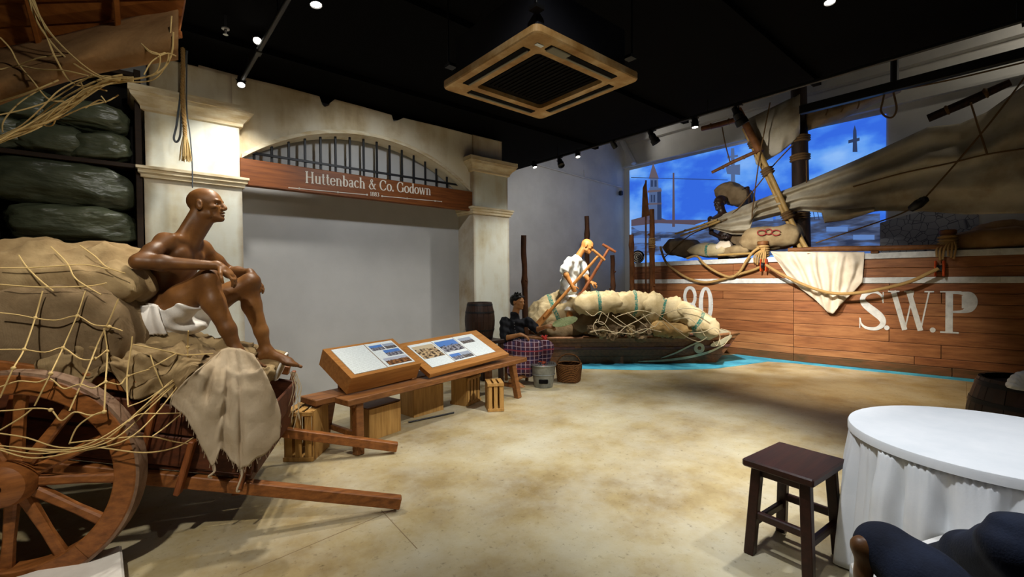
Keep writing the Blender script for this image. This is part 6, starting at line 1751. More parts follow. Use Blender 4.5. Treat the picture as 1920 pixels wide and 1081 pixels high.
C_.chain([shN, shN * .05 + elN * .95], [.085, .078], .05).chain([shF, shF * .2 + elF * .8], [.085, .076], .05)
C_.chain([nkb - upd * .04, nkb + upd * .01], [.085, .072], .02)
def cutk(G, X, Y, Z): return G + .006 * np.sin(Z * 45 + (X - Y) * 25) + .005 * np.sin((X + Y) * 50 - Z * 20)
skin('shirt', C_, .009, M_shirt, bm, 1, cut=cutk)
G_ = Body()
G_.ell(K3(1067, 558), (.16, .155, .11), None, .06)
for (h, k) in ((K3(1062, 566, -.07), K3(1069, 590, -.12)), (K3(1074, 566, .08), K3(1083, 588, .05))): G_.chain([h, k], [.118, .11], .05)
skin('shorts', G_, .009, M_whitecloth, bm, 1, cut=lambda G, X, Y, Z: np.maximum(G, (1.5 - (578 - 522) / 850 * KD - .02) - Z - .02 * np.sin(X * 9)) + .005 * np.sin((X + Y) * 60))

def oar(a, b, label, blade=.5):
    e = empty('wooden_oar', a, label=label, cat='oar'); A = Vector(a); B_ = Vector(b); d = (B_ - A).normalized()
    tube('loom', [A + d * .1, B_], [.034, .024], M_oar, e, n=10)
    s_ = Vector(cr_); s_ = (s_ - d * s_.dot(d)).normalized()
    tube('handle', [B_ - s_ * .14, B_ - s_ * .05, B_ + s_ * .05, B_ + s_ * .14], [.024, .028, .028, .024], M_oar, e, n=8)
    n_ = d.cross(s_); v, f = boxvf(A + d * .08, (.11, .02, blade * .7), Matrix((s_, n_, d)).transposed(), .006); mk('blade', v, f, M_oar, e)
M_oar = mottled('oar_wood', (150, 96, 46), (196, 136, 74), 5, .55, .15, 30, (1, 1, 1))
oar(K3(1014, 602, -.25), K3(1123, 478, -.38), 'pale wooden oar with cross handle held in the near hand')
M_oar = mottled('oar_wood_red', (112, 62, 34), (150, 90, 52), 5, .55, .15, 30, (1, 1, 1))
oar(K3(1078, 572, -.05), K3(1142, 465, -.12), 'darker reddish oar with cross handle beyond the boatman')

# ------------------------------------------------------------------ mooring posts
def post(px, ytop, D, r, label, mat, ybase=None, rope=False, sd=0):
    t = at(px, ytop, D=D); b = Vector((t.x + .03, t.y, 0)); e = empty('mooring_post', b, label=label, cat='post', group='rough mooring posts behind the boat')
    n = 22; pts = []; rs = []
    for i in range(n + 1):
        k = i / n; p = b.lerp(t, k); p += Vector((nz((k * 5, sd, 0)) * .018, nz((k * 5, sd, 4)) * .018, 0)); pts.append(p); rs.append(r * (1.05 - .15 * k) * (1 + .10 * nz((k * 9, sd, 9)) + (.25 if (i * 7 + int(sd)) % 9 == 0 else 0)))
    tube('trunk', pts, rs, mat, e, n=12)
    for k in range(3):
        q = b.lerp(t, .45 + .18 * k); a = sd * 2.1 + k * 2.4; d = Vector((math.cos(a), math.sin(a), .5)); tube('branch_stub', [q, q + d * r * 1.5], [r * .5, r * .32], mat, e, n=8)
    if rope:
        for k in range(5):
            z = t.z - .62 - k * .045; c = b.lerp(t, z / t.z); v, f = lathevf([(r * 1.0, -.018), (r * 1.3, 0), (r * 1.0, .018)], 16, c, (0, .05 * (-1) ** k, 1)); mk('rope_turn', v, f, M_rope, e, smooth=True)
post(982, 441, 8.3, .055, 'rough dark post behind the seated man in black shirt', M_post, sd=1)
post(1100, 405, 9.6, .055, 'tallest dark post directly behind the boatman', M_post, sd=2)
post(1148, 478, 9.6, .05, 'short dark post right of the boatman, before the white wall', M_post, sd=3)
post(1184, 440, 9.9, .055, 'brown post at the left end of the ship hull', M_postlight, sd=4)
post(1222, 392, 9.5, .058, 'tall brown post with rope turns in front of the hull', M_postlight, rope=True, sd=5)
# ------------------------------------------------------------------ the big ship
def hx(Y): return float(np.interp(Y, [-10, -5.38, -4.2, -2.98, -1.2, .5], [8.45, 8.02, 7.865, 7.745, 7.785, 7.92]))
def hp_(Y, z, o=0.0): return Vector((hx(Y) - o, Y, z))
def hpx(px, py, o=0.0):
    X = 7.8
    for _ in range(8): P = at(px, py, X=X); X = hx(P.y) - o
    return P
ship = empty('cargo_ship', (8.2, -3, 0), label='large brown planked ship side with white stripes and S.W.P lettering', cat='ship')
zr = [0, .135, .26, .472, .684, .905, 1.09, 1.25, 1.41]
def plank(y0, y1, z0, z1, mat, o=.0, name='hull_plank', th=.05, gap=.004):
    n = max(2, int((y0 - y1) / .35)); v = []; f = []
    for i in range(n + 1):
        y = y0 - gap + (y1 - y0 + 2 * gap) * i / n
        for (z, oo) in ((z0 + gap * .6, o - .006), (z0 + gap * .6 + .008, o), (z1 - gap * .6 - .008, o), (z1 - gap * .6, o - .006), (z1 - gap * .6, o - th), (z0 + gap * .6, o - th)):
            v.append(hp_(y, z + .012 * nz((y * .7, z * 3, 5)) * (0 if z < .01 or o > .001 else 1), oo))
    for i in range(n):
        for j in range(6): f.append((i * 6 + j, i * 6 + (j + 1) % 6, (i + 1) * 6 + (j + 1) % 6, (i + 1) * 6 + j))
    f += [tuple(range(6)), tuple(reversed([n * 6 + j for j in range(6)]))]
    return mk(name, v, f, mat, ship)
random.seed(21)
LEFT = .48
seams = [[LEFT, -1.35, -2.98, -5.02, -7.2, -9.5], [LEFT, -.7, -2.98, -4.6, -6.4, -9.5], [LEFT, -1.7, -2.98, -4.9, -7.0, -9.5], [LEFT, -.4, -2.98, -4.3, -6.1, -9.5]]
for r_ in range(len(zr) - 1):
    ss = seams[r_ % 4]
    for a, b in zip(ss[:-1], ss[1:]):
        plank(a, b, zr[r_], zr[r_ + 1], M_hullbottom if r_ == 0 else random.choice([M_hull, M_hull, M_hull2, M_hull3]))
for (z0, z1) in ((1.50, 1.65), (1.65, 1.80)):
    for a, b in zip([LEFT, -1.9, -3.9, -6.0], [-1.9, -3.9, -6.0, -9.5]): plank(a, b, z0, z1, random.choice([M_hull, M_hull2, M_hull3]))
for a, b in zip([LEFT, -2.98, -5.5], [-2.98, -5.5, -9.5]):
    plank(a, b, 1.405, 1.50, M_whitepaint, .022, 'white_stripe', .07, .001)
    plank(a, b, 1.80, 1.895, M_whitepaint, .03, 'white_stripe', .09, .001)
v, f = boxvf((8.46, LEFT + .03, .94), (1.06, .05, 1.88)); mk('bow_panel', v, f, M_hull2, ship)
v = [hp_(LEFT - (LEFT + 9.5) * i / 20, 1.84, -.03) for i in range(21)] + [Vector((8.99, LEFT - (LEFT + 9.5) * i / 20, 1.84)) for i in range(21)]
v2 = [p - Vector((0, 0, .04)) for p in v]
mk('deck', v + v2, [(i, i + 1, 22 + i, 21 + i) for i in range(20)] + [(42 + i, 63 + i, 64 + i, 43 + i) for i in range(20)], M_cartdark, ship)
# lettering: strokes laid on the planks
def hull_letter(sts, y0, z0, wd, hgt):
    m = MB()
    for j, st_ in enumerate(sts):
        def Pm(x, y, d, j=j):
            Y = y0 - x * wd; return hp_(Y, z0 + y * hgt, .004 + d + j * .0004)
        # subdivide straight strokes so that they follow the curved hull
        q = [tuple(p) for p in catmull(st_, 4)] if len(st_) > 2 else [tuple(st_[0][i] + (st_[1][i] - st_[0][i]) * k / 4 for i in range(3)) for k in range(5)]
        m.add(*ribbon(q, .003, Pm))
    m.build('painted_letter', M_whitepaint, ship)
SS = [(.83, .74, .04), (.82, .82, .05), (.76, .92, .06), (.62, .985, .07), (.46, .985, .09), (.28, .93, .14), (.19, .82, .17), (.22, .70, .19), (.38, .58, .21), (.58, .46, .22), (.76, .34, .21), (.84, .22, .19), (.80, .12, .15), (.66, .035, .10), (.46, .015, .08), (.26, .05, .07), (.14, .15, .05), (.11, .28, .04)]
hull_letter([SS, ln(.84, .70, .84, .99, .03), ln(.10, .02, .10, .30, .03)], -3.89, .655, .40, .615)
hull_letter([[(.5 + .5 * math.cos(a), .5, 1.0 * max(.02, abs(math.sin(a)))) for a in np.linspace(PI, 2 * PI, 14)]], -4.240, .655, .065, .075)
hull_letter([ln(.12, 1, .38, .02, .12), ln(.38, .02, .56, .96, .035), ln(.46, 1, .72, .02, .12), ln(.72, .02, .90, 1, .035), ln(.0, .985, .26, .985, .035), ln(.36, .985, .58, .985, .035), ln(.80, .985, 1.0, .985, .035)], -4.285, .66, .535, .625)
hull_letter([[(.5 + .5 * math.cos(a), .5, 1.0 * max(.02, abs(math.sin(a)))) for a in np.linspace(PI, 2 * PI, 14)]], -4.775, .655, .065, .075)
hull_letter([ln(.30, 0, .30, 1, .20), ln(.05, .985, .62, .985, .035), ln(.06, .02, .56, .02, .04), [(.40, .96, .05), (.66, .95, .08), (.84, .88, .22), (.90, .76, .28), (.84, .62, .22), (.66, .53, .08), (.40, .51, .05)], ln(.74, .90, .74, .60, .22)], -4.865, .655, .40, .63)
hull_letter([ell(.5, .72, .34, .27, 0, 360, 26, .2, .09), ell(.5, .24, .38, .25, 0, 360, 26, .2, .09)], -.80, .62, .36, .70)
hull_letter([ell(.5, .5, .30, .47, 0, 360, 30, .26, .09)], -1.16, .62, .36, .70)

# rail log on the ship's side, loose board
rl = empty('rail_log', hpx(1480, 467, .0), label='long brown log lying along the top of the ship side', cat='log')
tube('log', [hpx(1478, 468, .05), hpx(1560, 466, .06), hpx(1660, 465, .06), hpx(1772, 462, .05)], [.035, .045, .045, .035], M_spar, rl, n=10, sub=4)
for x in (1520, 1640): 
    p = hpx(x, 472, .04); v, f = boxvf((p.x + .03, p.y, 1.915), (.1, .1, .04), None, .004); mk('cradle', v, f, M_spar, rl)
lb = tube('loose_board', [hpx(1346, 478, .02), hpx(1425, 474, .02)], .022, M_bamboo, None, n=8); tag(lb, 'short pale pole lying on the rail left of the rope bollard', 'pole')

# bollards with rope turns, orange blocks
def bollard(px, py, label, h=.30):
    p = hpx(px, py); e = empty('rope_bollard', (p.x + .06, p.y, 1.895), label=label, cat='bollard', group='rope wound bollards on the ship side'); c = Vector((p.x + .06, p.y, 1.895))
    lathe('timber', [(0, 0), (.085, 0), (.085, h * .8), (.10, h * .82), (.10, h), (.085, h + .01), (0, h + .01)], M_spar, e, 14, c)
    for k in range(5):
        v, f = lathevf([(.085, -.024), (.125, 0), (.085, .024)], 18, c + Vector((0, 0, .03 + k * .043)), (.06 * (-1) ** k, .05, 1)); mk('rope_turn', v, f, M_rope, e, smooth=True)
    for k in range(6):
        y = c.y + .10 - .04 * k; q = Vector((hx(y), y, 0)); tube('rope_tail', [c + Vector((-.1, .02 - .02 * k, .12)), Vector((q.x - .08, y, 1.93)), Vector((q.x - .09, y + .01 * (k % 3), 1.80 - .02 * (k % 3)))], .014, M_rope, e, n=6, sub=4)
    return e
bollard(1428, 470, 'rope bollard at the left corner of the draped cloth')
bollard(1776, 455, 'rope bollard at the right end of the rail log')
def block(px, py, label):
    p = hpx(px, py, .09); e = empty('pulley_block', p, label=label, cat='pulley', group='orange pulley blocks on the hull')
    for k in (-1, 1):
        v, f = boxvf(p + Vector((0, .045 * k, 0)), (.10, .025, .24), None, .012); mk('cheek', v, f, M_orange, e)
    v, f = lathevf([(0, -.03), (.06, -.03), (.045, 0), (.06, .03), (0, .03)], 16, p, (0, 1, 0)); mk('sheave', v, f, M_blackmetal, e, smooth=True, auto=30)
    tube('strop', [p + Vector((0, 0, .12)), p + Vector((.02, 0, .25)), p + Vector((.05, 0, .33))], .016, M_rope, e, n=6)
block(1432, 497, 'orange pulley block under the left bollard'); block(1762, 503, 'orange pulley block under the right bollard')
def swag(pxs, label, r=.026, o=.07):
    rope_object('hull_rope', [hpx(x, y, o) for x, y in pxs], r, M_rope, label, group='thick ropes slung along the hull')
swag([(1238, 462), (1248, 490), (1268, 508), (1292, 522), (1322, 529), (1352, 524), (1385, 514), (1412, 506), (1430, 498)], 'thick rope sagging from the tall post to the left pulley')
swag([(1288, 484), (1306, 480), (1320, 494), (1340, 508), (1368, 519), (1386, 510), (1400, 488), (1412, 472), (1424, 464)], 'thick rope loop from the rail up to the left bollard', o=.09)
swag([(1436, 496), (1460, 511), (1492, 527), (1530, 542), (1565, 550), (1605, 549), (1650, 542), (1705, 528), (1745, 510), (1760, 503)], 'long thick rope sagging across the draped cloth and lettering', o=.22)

# cloth draped over the side
def drape(u, v):
    xt = 1445 + 176 * u; yt = 471 + 1.5 * u
    lo = [(0, 1447, 474), (.12, 1478, 520), (.25, 1500, 540), (.42, 1527, 560), (.58, 1552, 585), (.66, 1562, 588), (.75, 1575, 572), (.88, 1602, 545), (1, 1617, 528)]
    for (a, x0, y0), (b, x1, y1) in zip(lo[:-1], lo[1:]):
        if a <= u <= b:
            t = (u - a) / (b - a); xb = x0 + (x1 - x0) * t; yb = y0 + (y1 - y0) * t; break
    x = xt + (xb - xt) * v; y = yt + (yb - yt) * v
    o = .075 + .03 * nz((u * 5, v * 4, 3), 1)
    for (ui, w_, A_) in ((.10, .05, .05), (.25, .035, .08), (.37, .045, -.03), (.47, .03, .10), (.58, .04, .06), (.68, .03, -.03), (.76, .035, .09), (.88, .04, .06), (.96, .03, -.02)):
        uc = ui + (.60 - ui) * .45 * v * v + .02 * math.sin(v * 5 + ui * 20); o += A_ * math.exp(-((u - uc) / w_) ** 2) * (.25 + .75 * math.sin(PI * min(1, v * .8 + .15)))
    if v < .08: o = o * (1 - .5 * (.08 - v) / .08)
    return hpx(x, y, max(o, .05))
dc = gridsurf('draped_cloth', drape, 60, 34, M_drape, thick=.006); tag(dc, 'cream cloth draped over the ship side above the lettering', 'cloth')

# ------------------------------------------------------------------ mast, spars, sails and rigging
def dk(px, py, X): return at(px, py, X=X)
mast = empty('ship_mast', (8.35, -2.83, 1.84), label='thick dark wooden mast of the ship', cat='mast')
mt_ = dk(1497, 172, 8.35); mb_ = dk(1504, 470, 8.35); mb_.z = 1.84
tube('trunk', [mb_, mb_.lerp(mt_, .5), Vector((mt_.x, mt_.y, 5.35))], [.15, .14, .13], M_mast, mast, n=16)
for y in (265, 300, 410):
    c = dk(1500, y, 8.35)
    for k in range(3):
        v, f = lathevf([(.13, -.025), (.175, 0), (.13, .025)], 18, c + Vector((0, 0, .04 * k)), (.03 * k, .05, 1)); mk('lashing', v, f, M_ropedark, mast, smooth=True)
gaff = empty('bamboo_boom', dk(1508, 462, 8.0), label='pair of lashed bamboo poles leaning before the mast', cat='pole')
tube('pole', [dk(1512, 466, 8.02), dk(1480, 405, 8.0), dk(1440, 318, 7.97), dk(1398, 236, 7.94)], [.042, .042, .045, .05], M_bamboo, gaff, n=10, sub=3)
tube('pole', [dk(1502, 468, 8.06), dk(1472, 405, 8.04), dk(1432, 318, 8.03), dk(1395, 240, 8.02)], [.038, .038, .04, .045], M_bamboo, gaff, n=10, sub=3)
tube('upper_spar', [dk(1425, 285, 7.95), dk(1384, 205, 7.92)], [.075, .065], M_spar, gaff, n=12)
for (x, y) in ((1483, 408), (1445, 325), (1420, 272)):
    c = dk(x - 4, y, 8.0); ax_ = (dk(1398, 236, 7.94) - dk(1512, 466, 8.02)).normalized()
    for k in range(3):
        v, f = lathevf([(.07, -.03), (.12, 0), (.07, .03)], 16, c + ax_ * .045 * k, ax_); mk('lashing', v, f, M_ropedark, gaff, smooth=True)
def spar(p, X, r, label, mat=M_spar):
    e = empty('wooden_spar', dk(*p[0], X), label=label, cat='spar'); tube('pole', [dk(x, y, X) for x, y in p], r, mat, e, n=10)
    a, b = dk(*p[0], X), dk(*p[-1], X); d = (b - a).normalized()
    for t in (.25, .72):
        v, f = lathevf([(r[0] * .9, -.03), (r[0] * 1.3, 0), (r[0] * .9, .03)], 12, a.lerp(b, t), d); mk('lashing', v, f, M_ropedark, e, smooth=True)
spar([(1316, 241), (1350, 233), (1388, 222)], 7.95, [.05, .055, .05], 'short orange brown spar at the head of the tilted boom')
spar([(1335, 323), (1375, 303), (1420, 283)], 7.98, [.03, .035, .035], 'thin brown spar pointing left from the boom middle')
spar([(1740, 222), (1820, 188), (1895, 154)], 8.05, [.06, .065, .05], 'dark yard at the head of the large sail, right side', M_mast)
spar([(1266, 438), (1300, 428), (1345, 412)], 8.0, [.02, .024, .028], 'thin bamboo tip poking out left of the furled sail, upper', M_bamboo)
spar([(1276, 442), (1310, 430), (1350, 414)], 7.96, [.018, .02, .024], 'thin bamboo tip poking out left of the furled sail, lower', M_bamboo)
def lerp_tab(tab, u):
    for (a, *A), (b, *B_) in zip(tab[:-1], tab[1:]):
        if a <= u <= b:
            t = (u - a) / max(1e-6, b - a); t2 = t * t * (3 - 2 * t) * .5 + t * .5; return [A[i] + (B_[i] - A[i]) * t2 for i in range(len(A))]
    return list(tab[-1][1:])
def sailfn(tu, tl, X0, amp, seed, slope=0.0, nf=5):
    def fn(u, v):
        a = lerp_tab(tu, u); b = lerp_tab(tl, u); x = a[0] + (b[0] - a[0]) * v; y = a[1] + (b[1] - a[1]) * v
        d = amp * (math.sin(v * PI * nf + u * 4 + seed) * .5 * (.3 + .7 * math.sin(PI * min(1, u * 1.1))) + .6 * nz((u * 3, v * 7, seed), 1)) + amp * .4 * math.sin(u * 23 + v * 3 + seed)
        return dk(x, y, X0 - .25 * math.sin(PI * v) * (.3 + u * .7) + d * .6 + slope * u)
    return fn
s1 = gridsurf('furled_sail', sailfn([(0, 1332, 412), (.1, 1400, 383), (.25, 1500, 345), (.4, 1600, 302), (.5, 1650, 280), (.62, 1740, 238), (.72, 1800, 232), (.82, 1850, 210), (1, 1990, 110)], [(0, 1334, 428), (.06, 1372, 439), (.12, 1405, 440), (.145, 1410, 416), (.25, 1500, 394), (.33, 1555, 400), (.42, 1610, 400), (.5, 1650, 395), (.62, 1735, 396), (.75, 1810, 402), (1, 1990, 398)], 8.12, .20, 1.0, .05, 6), 150, 44, M_sail, thick=.006)
tag(s1, 'huge drooping sail sweeping from its left tip up to the right frame edge', 'sail')
s3 = gridsurf('upper_sail', sailfn([(0, 1396, 226), (.4, 1450, 200), (1, 1500, 176)], [(0, 1418, 308), (.2, 1422, 310), (.6, 1465, 285), (1, 1500, 255)], 8.22, .06, 7.0, 0, 3), 30, 20, M_sail, thick=.006)
tag(s3, 'small pale sail hanging between tilted boom and mast', 'sail')
s4 = gridsurf('rolled_sail', sailfn([(0, 1512, 196), (.5, 1590, 178), (1, 1690, 160)], [(0, 1512, 246), (.5, 1580, 222), (1, 1690, 172)], 8.4, .06, 9.0, 0, 3), 30, 16, M_saildark, thick=.006)
tag(s4, 'small rolled sail right of the mast under the truss rail', 'sail')
s5 = gridsurf('sail_corner', sailfn([(0, 1540, 392), (.5, 1590, 392), (1, 1640, 388)], [(0, 1546, 418), (.5, 1590, 412), (1, 1640, 396)], 8.0, .03, 2.0, 0, 2), 20, 8, M_sail, thick=.006)
tag(s5, 'pale lower sail corner right of the mast above the deck', 'sail')
def rig(p, X, label, r=.012, mat=None, X1=None):
    n = len(p); rope_object('rigging_rope', [dk(x, y, X + ((X1 if X1 is not None else X) - X) * i / (n - 1)) for i, (x, y) in enumerate(p)], r, mat or M_ropedark, label, sub=5, n=6, group='rigging ropes of the ship')
rig([(1354, 238), (1360, 270), (1369, 304)], 7.93, 'short rope from the boom head spar down to the thin spar')
rig([(1444, 192), (1425, 290), (1412, 385), (1410, 410)], 7.9, 'long rope falling from the truss past the boom')
rig([(1490, 268), (1450, 310), (1410, 360), (1360, 412), (1295, 440), (1246, 482)], 8.25, 'long diagonal rope from mast to the left rail', X1=7.95)
rig([(1512, 300), (1512, 350), (1508, 380)], 8.15, 'short rope hanging beside the mast')
rig([(1520, 206), (1640, 178), (1780, 150), (1940, 112)], 7.6, 'rope running under the truss rail to the right frame edge')
rig([(1820, 192), (1835, 240), (1851, 289)], 7.9, 'rope falling from the yard to the sail knot')
rig([(1925, 140), (1880, 200), (1840, 250), (1780, 320), (1735, 370)], 7.88, 'diagonal rope crossing the large sail')
rig([(1925, 278), (1851, 289), (1780, 306), (1690, 325), (1600, 350)], 7.9, 'rope line crossing the large sail level with its knot')
rig([(1735, 375), (1690, 400), (1620, 425), (1530, 455)], 7.92, 'rope from the black pulley down to the deck')
rig([(1662, 160), (1655, 190), (1652, 208), (1662, 219), (1674, 219), (1681, 205), (1678, 185), (1672, 162)], 7.5, 'dark rope loop hanging under the truss rail', .014)
for k, x in enumerate((1550, 1579, 1609)):
    rig([(x, 186 - k * 6), (x + 2, 205 - k * 6), (x - 2, 216 - k * 6)], 7.6, ('short rope end under the truss, nearest to the mast', 'short rope end under the truss, middle of three', 'short rope end under the truss, farthest from the mast')[k])
pb = empty('sail_pulley', dk(1722, 382, 7.85), label='black pulley at the lower edge of the large sail', cat='pulley')
v, f = lathevf([(0, -.14), (.05, -.12), (.075, 0), (.05, .12), (0, .14)], 12, dk(1722, 382, 7.88), (0, -.8, .6)); mk('shell', v, f, M_blackmetal, pb, smooth=True)
v, f = lathevf([(0, -.04), (.04, -.04), (.04, .04), (0, .04)], 12, dk(1728, 375, 7.86), (1, 0, 0)); mk('sheave', v, f, M_blackmetal, pb)

# ------------------------------------------------------------------ cargo and figure on deck
def dsack(px, py, X, size, a, t, sd, mat, lab):
    P_ = dk(px, py, X); o = sack('deck_sack', P_, size, mat, rz(-PI / 2 + a) @ ry(t), sd, flat=.8, n=26, fold=.05); tag(o, lab, 'sack', 'sacks on the ship deck'); return o
dsack(1280, 466, 8.25, (.75, .5, .45), .1, .1, 71, M_burlapdark, 'dark burlap sack at the left end of the deck')
dsack(1335, 470, 8.1, (.85, .5, .34), -.1, .05, 72, M_sackgold, 'burlap sack with green band lying on the deck left of the figure')
dsack(1385, 472, 8.1, (.55, .5, .28), 0, 0, 73, M_burlap, 'flat burlap sack behind the short pale pole')
big = dsack(1448, 448, 8.1, (1.05, .55, .52), .05, -.08, 74, M_burlap, 'big burlap sack with red curled marks beside the mast')
red = plain('red_stencil', (140, 40, 36), .8)
rmk = MB()
for k, xx in enumerate((1428, 1441, 1455)):
    ctr = (xx, 436 - (k == 1) * 2); pts = [dk(ctr[0] + 8 * math.cos(a) * (1 if k != 1 else .8), ctr[1] + 5.0 * math.sin(a) * (1 if a < 4 else 1), 7.80) for a in np.linspace(.3, 2 * PI - .2, 16)]
    rmk.tube(pts, .011, 5)
sm2 = rmk.build('red_mark', red, big, smooth=True)
dsack(1395, 452, 8.5, (.6, .5, .4), 0, .2, 75, M_burlapdark, 'dark sack behind the standing deck figure')
dsack(1850, 452, 8.3, (1.0, .6, .36), .0, -.05, 76, M_canvas, 'brown canvas heap on deck right of the right bollard')
dsack(1900, 442, 8.5, (.9, .6, .42), .2, .1, 77, M_canvas, 'brown canvas heap at the right frame edge on deck')
wc = sack('white_bundle', dk(1358, 464, 8.0), (.34, .3, .24), M_drape, rz(.3), 78, lump=.2); tag(wc, 'small white cloth bundle on deck below the carrying figure', 'bundle')
# spiral rope coil
co = empty('coiled_mat', dk(1198, 472, 8.0), label='rolled mat showing a black and white spiral end on deck', cat='roll')
cc = dk(1196, 471, 8.02); cc.z = 1.895 + .155
toc = (Vector(CAM) - cc); toc.z = 0; toc.normalize(); sd2 = Vector((-toc.y, toc.x, 0))
lathe('roll', [(0, -.30), (.15, -.30), (.155, -.02), (.15, 0), (0, 0)], M_acdark, co, 24, cc, toc)
sp = MB(); pts = [cc + toc * .008 + (sd2 * math.cos(a) + Vector((0, 0, 1)) * math.sin(a)) * (.012 + .0068 * a) for a in np.linspace(0, 6.28 * 3, 80)]
sp.tube(pts, .014, 6); sp.build('spiral_edge', M_drape, co, smooth=True)
# pennant-like wooden blade leaning at the post
bl = empty('leaning_oar', at(1206, 405, D=9.9), label='upright oar with tapering wooden blade left of the roped post', cat='oar')
q = [at(1203, 408, D=10.2), at(1217, 404, D=10.2), at(1211, 338, D=10.2), at(1205, 352, D=10.2)]
nn = (q[1] - q[0]).cross(q[2] - q[0]).normalized() * .03; v = q + [p + nn for p in q]
mk('blade', v, fix_normals(v, [(0, 1, 2, 3), (7, 6, 5, 4), (0, 4, 5, 1), (1, 5, 6, 2), (2, 6, 7, 3), (3, 7, 4, 0)]), M_spar, bl)
pq = at(1210, 406, D=10.2); tube('staff', [Vector((pq.x, pq.y, 0)), at(1211, 338, D=10.2)], .02, M_spar, bl, n=8)
# deck figure
fg = empty('person', dk(1366, 475, 8.3), label='dark bare-chested man carrying a brown sack on his shoulder on deck', cat='person')
def F3(px, py, X=8.28): return np.array(dk(px, py, X))
B = Body(); hdc = F3(1351, 380); face = -np.array((1.0, 0, 0)) * .8 + np.array((0, .35, 0)) * 1.0 - zz_ * .1
P, Rh = add_head(B, hdc, face, zz_, 1.4)
B.chain([F3(1356, 404), hdc - zz_ * .1], [.085, .075], .03)
B.ell(F3(1354, 415), (.15, .26, .18), None, .05); B.ell(F3(1360, 442), (.12, .16, .15), None, .05); B.ell(F3(1364, 462), (.13, .16, .12), None, .05)
B.chain([F3(1332, 410), F3(1334, 436, 8.25), F3(1352, 446, 8.1)], [.06, .048, .032], .03); add_hand(B, F3(1352, 446, 8.1), np.array((-.3, -.9, .1)), np.array((-.9, .2, .3)), 1, 1.05)
B.chain([F3(1376, 408), F3(1408, 384, 8.35), F3(1402, 352, 8.5)], [.06, .05, .034], .03); add_hand(B, F3(1402, 352, 8.5), np.array((-.2, .95, .1)), np.array((0, .1, 1)), 1, 1.05, (.3, .4, .3))
for (a, b, c) in (((1356, 470), (1352, 500), (1356, 522)), ((1374, 470), (1376, 500), (1376, 522))):
    pa = F3(*a); pb_ = pa.copy(); pb_[2] = 2.10; pc = pa.copy(); pc[2] = 1.90
skin('body', B, .011, M_skin4, fg, 1); eyes(fg, P, 1.4)
T = Body(); pa = F3(1356, 470); pb_ = F3(1374, 470)
for p in (pa, pb_):
    e_ = p.copy(); e_[2] = 1.88; T.chain([p, e_], [.12, .10], .04)
T.ell(F3(1365, 464), (.15, .19, .10), None, .05)
skin('trousers', T, .012, M_acdark, fg, 1)
cs = sack('carried_sack', dk(1377, 366, 8.62), (.74, .46, .46), M_burlapdark, rz(-PI / 2) @ ry(math.radians(22)), 81, lump=.14, flat=.9); tag(cs, 'brown sack carried on the shoulder of the dark deck figure', 'sack')
# ------------------------------------------------------------------ stool, table, barrel and person at the right
stc = Vector((1.345, -5.035, 0)); X_ = Vector((.42, -.035, 0)).normalized(); SAng = math.atan2(X_.y, X_.x)
stool = empty('wooden_stool', stc, label='dark brown square wooden stool in front of the white table', cat='stool')
Ms = rz(SAng)
def so(x, y, z): return stc + Ms.to_3x3() @ Vector((x, y, z))
v, f = boxvf(so(0, 0, .50), (.43, .35, .042), Ms, .008); mk('seat', v, f, M_stool, stool)
for sx in (-1, 1):
    for sy in (-1, 1):
        bar('leg', so(sx * .185, sy * .145, 0), so(sx * .155, sy * .118, .48), .05, .05, M_stool, stool, up=(0, 1, 0), bev=.004)
for (z, sy) in ((.17, -1), (.17, 1)): bar('stretcher', so(-.17, sy * .135, z), so(.17, sy * .135, z), .03, .042, M_stool, stool)
for (z, sx) in ((.22, -1), (.22, 1)): bar('stretcher', so(sx * .172, -.13, z), so(sx * .172, .13, z), .03, .042, M_stool, stool)
for sy in (-1, 1): bar('apron', so(-.15, sy * .12, .455), so(.15, sy * .12, .455), .02, .05, M_stool, stool)
for sx in (-1, 1): bar('apron', so(sx * .155, -.11, .455), so(sx * .155, .11, .455), .02, .05, M_stool, stool)

TC = Vector((1.663, -5.774, 0)); TR = .556
tb = empty('round_table', TC, label='round table under a gathered white skirt', cat='table')
lathe('table_top', [(0, .742), (TR - .012, .742), (TR - .012, .715), (0, .715)], M_boxwood, tb, 64, TC)
lathe('pedestal', [(.03, .0), (.22, .0), (.22, .02), (.04, .05), (.035, .70), (.1, .715)], M_stool, tb, 20, TC)
tcl = empty('tablecloth', TC, label='white linen cloth with gathered skirt covering the round table', cat='tablecloth')
lathe('top_cloth', [(0, .752), (TR - .01, .752), (TR, .748), (TR + .004, .738), (TR + .004, .708), (TR - .004, .706)], M_cloth_table, tcl, 96, TC)
def skirt(u, v):
    a = 2 * PI * u; k = 23
    ph = a * k + .8 * math.sin(a * 3) + .5 * math.sin(a * 7 + 1)
    fold = .62 * math.asin(.985 * math.sin(ph)) / (PI / 2) + .22 * math.sin(ph * 2 + 1 + v) + .7 * nz((math.cos(a) * 4, math.sin(a) * 4, v * .6), 1)
    amp = .006 + .052 * min(1, v * 3.5) + .014 * v
    gath = .006 * math.sin(a * 150) * max(0, 1 - v * 9)
    r_ = TR - .012 + .050 * v + amp * fold + gath
    return TC + Vector((r_ * math.cos(a), r_ * math.sin(a), .712 - .700 * v))
gridsurf('skirt', skirt, 420, 22, M_cloth_table, tcl, thick=.003)

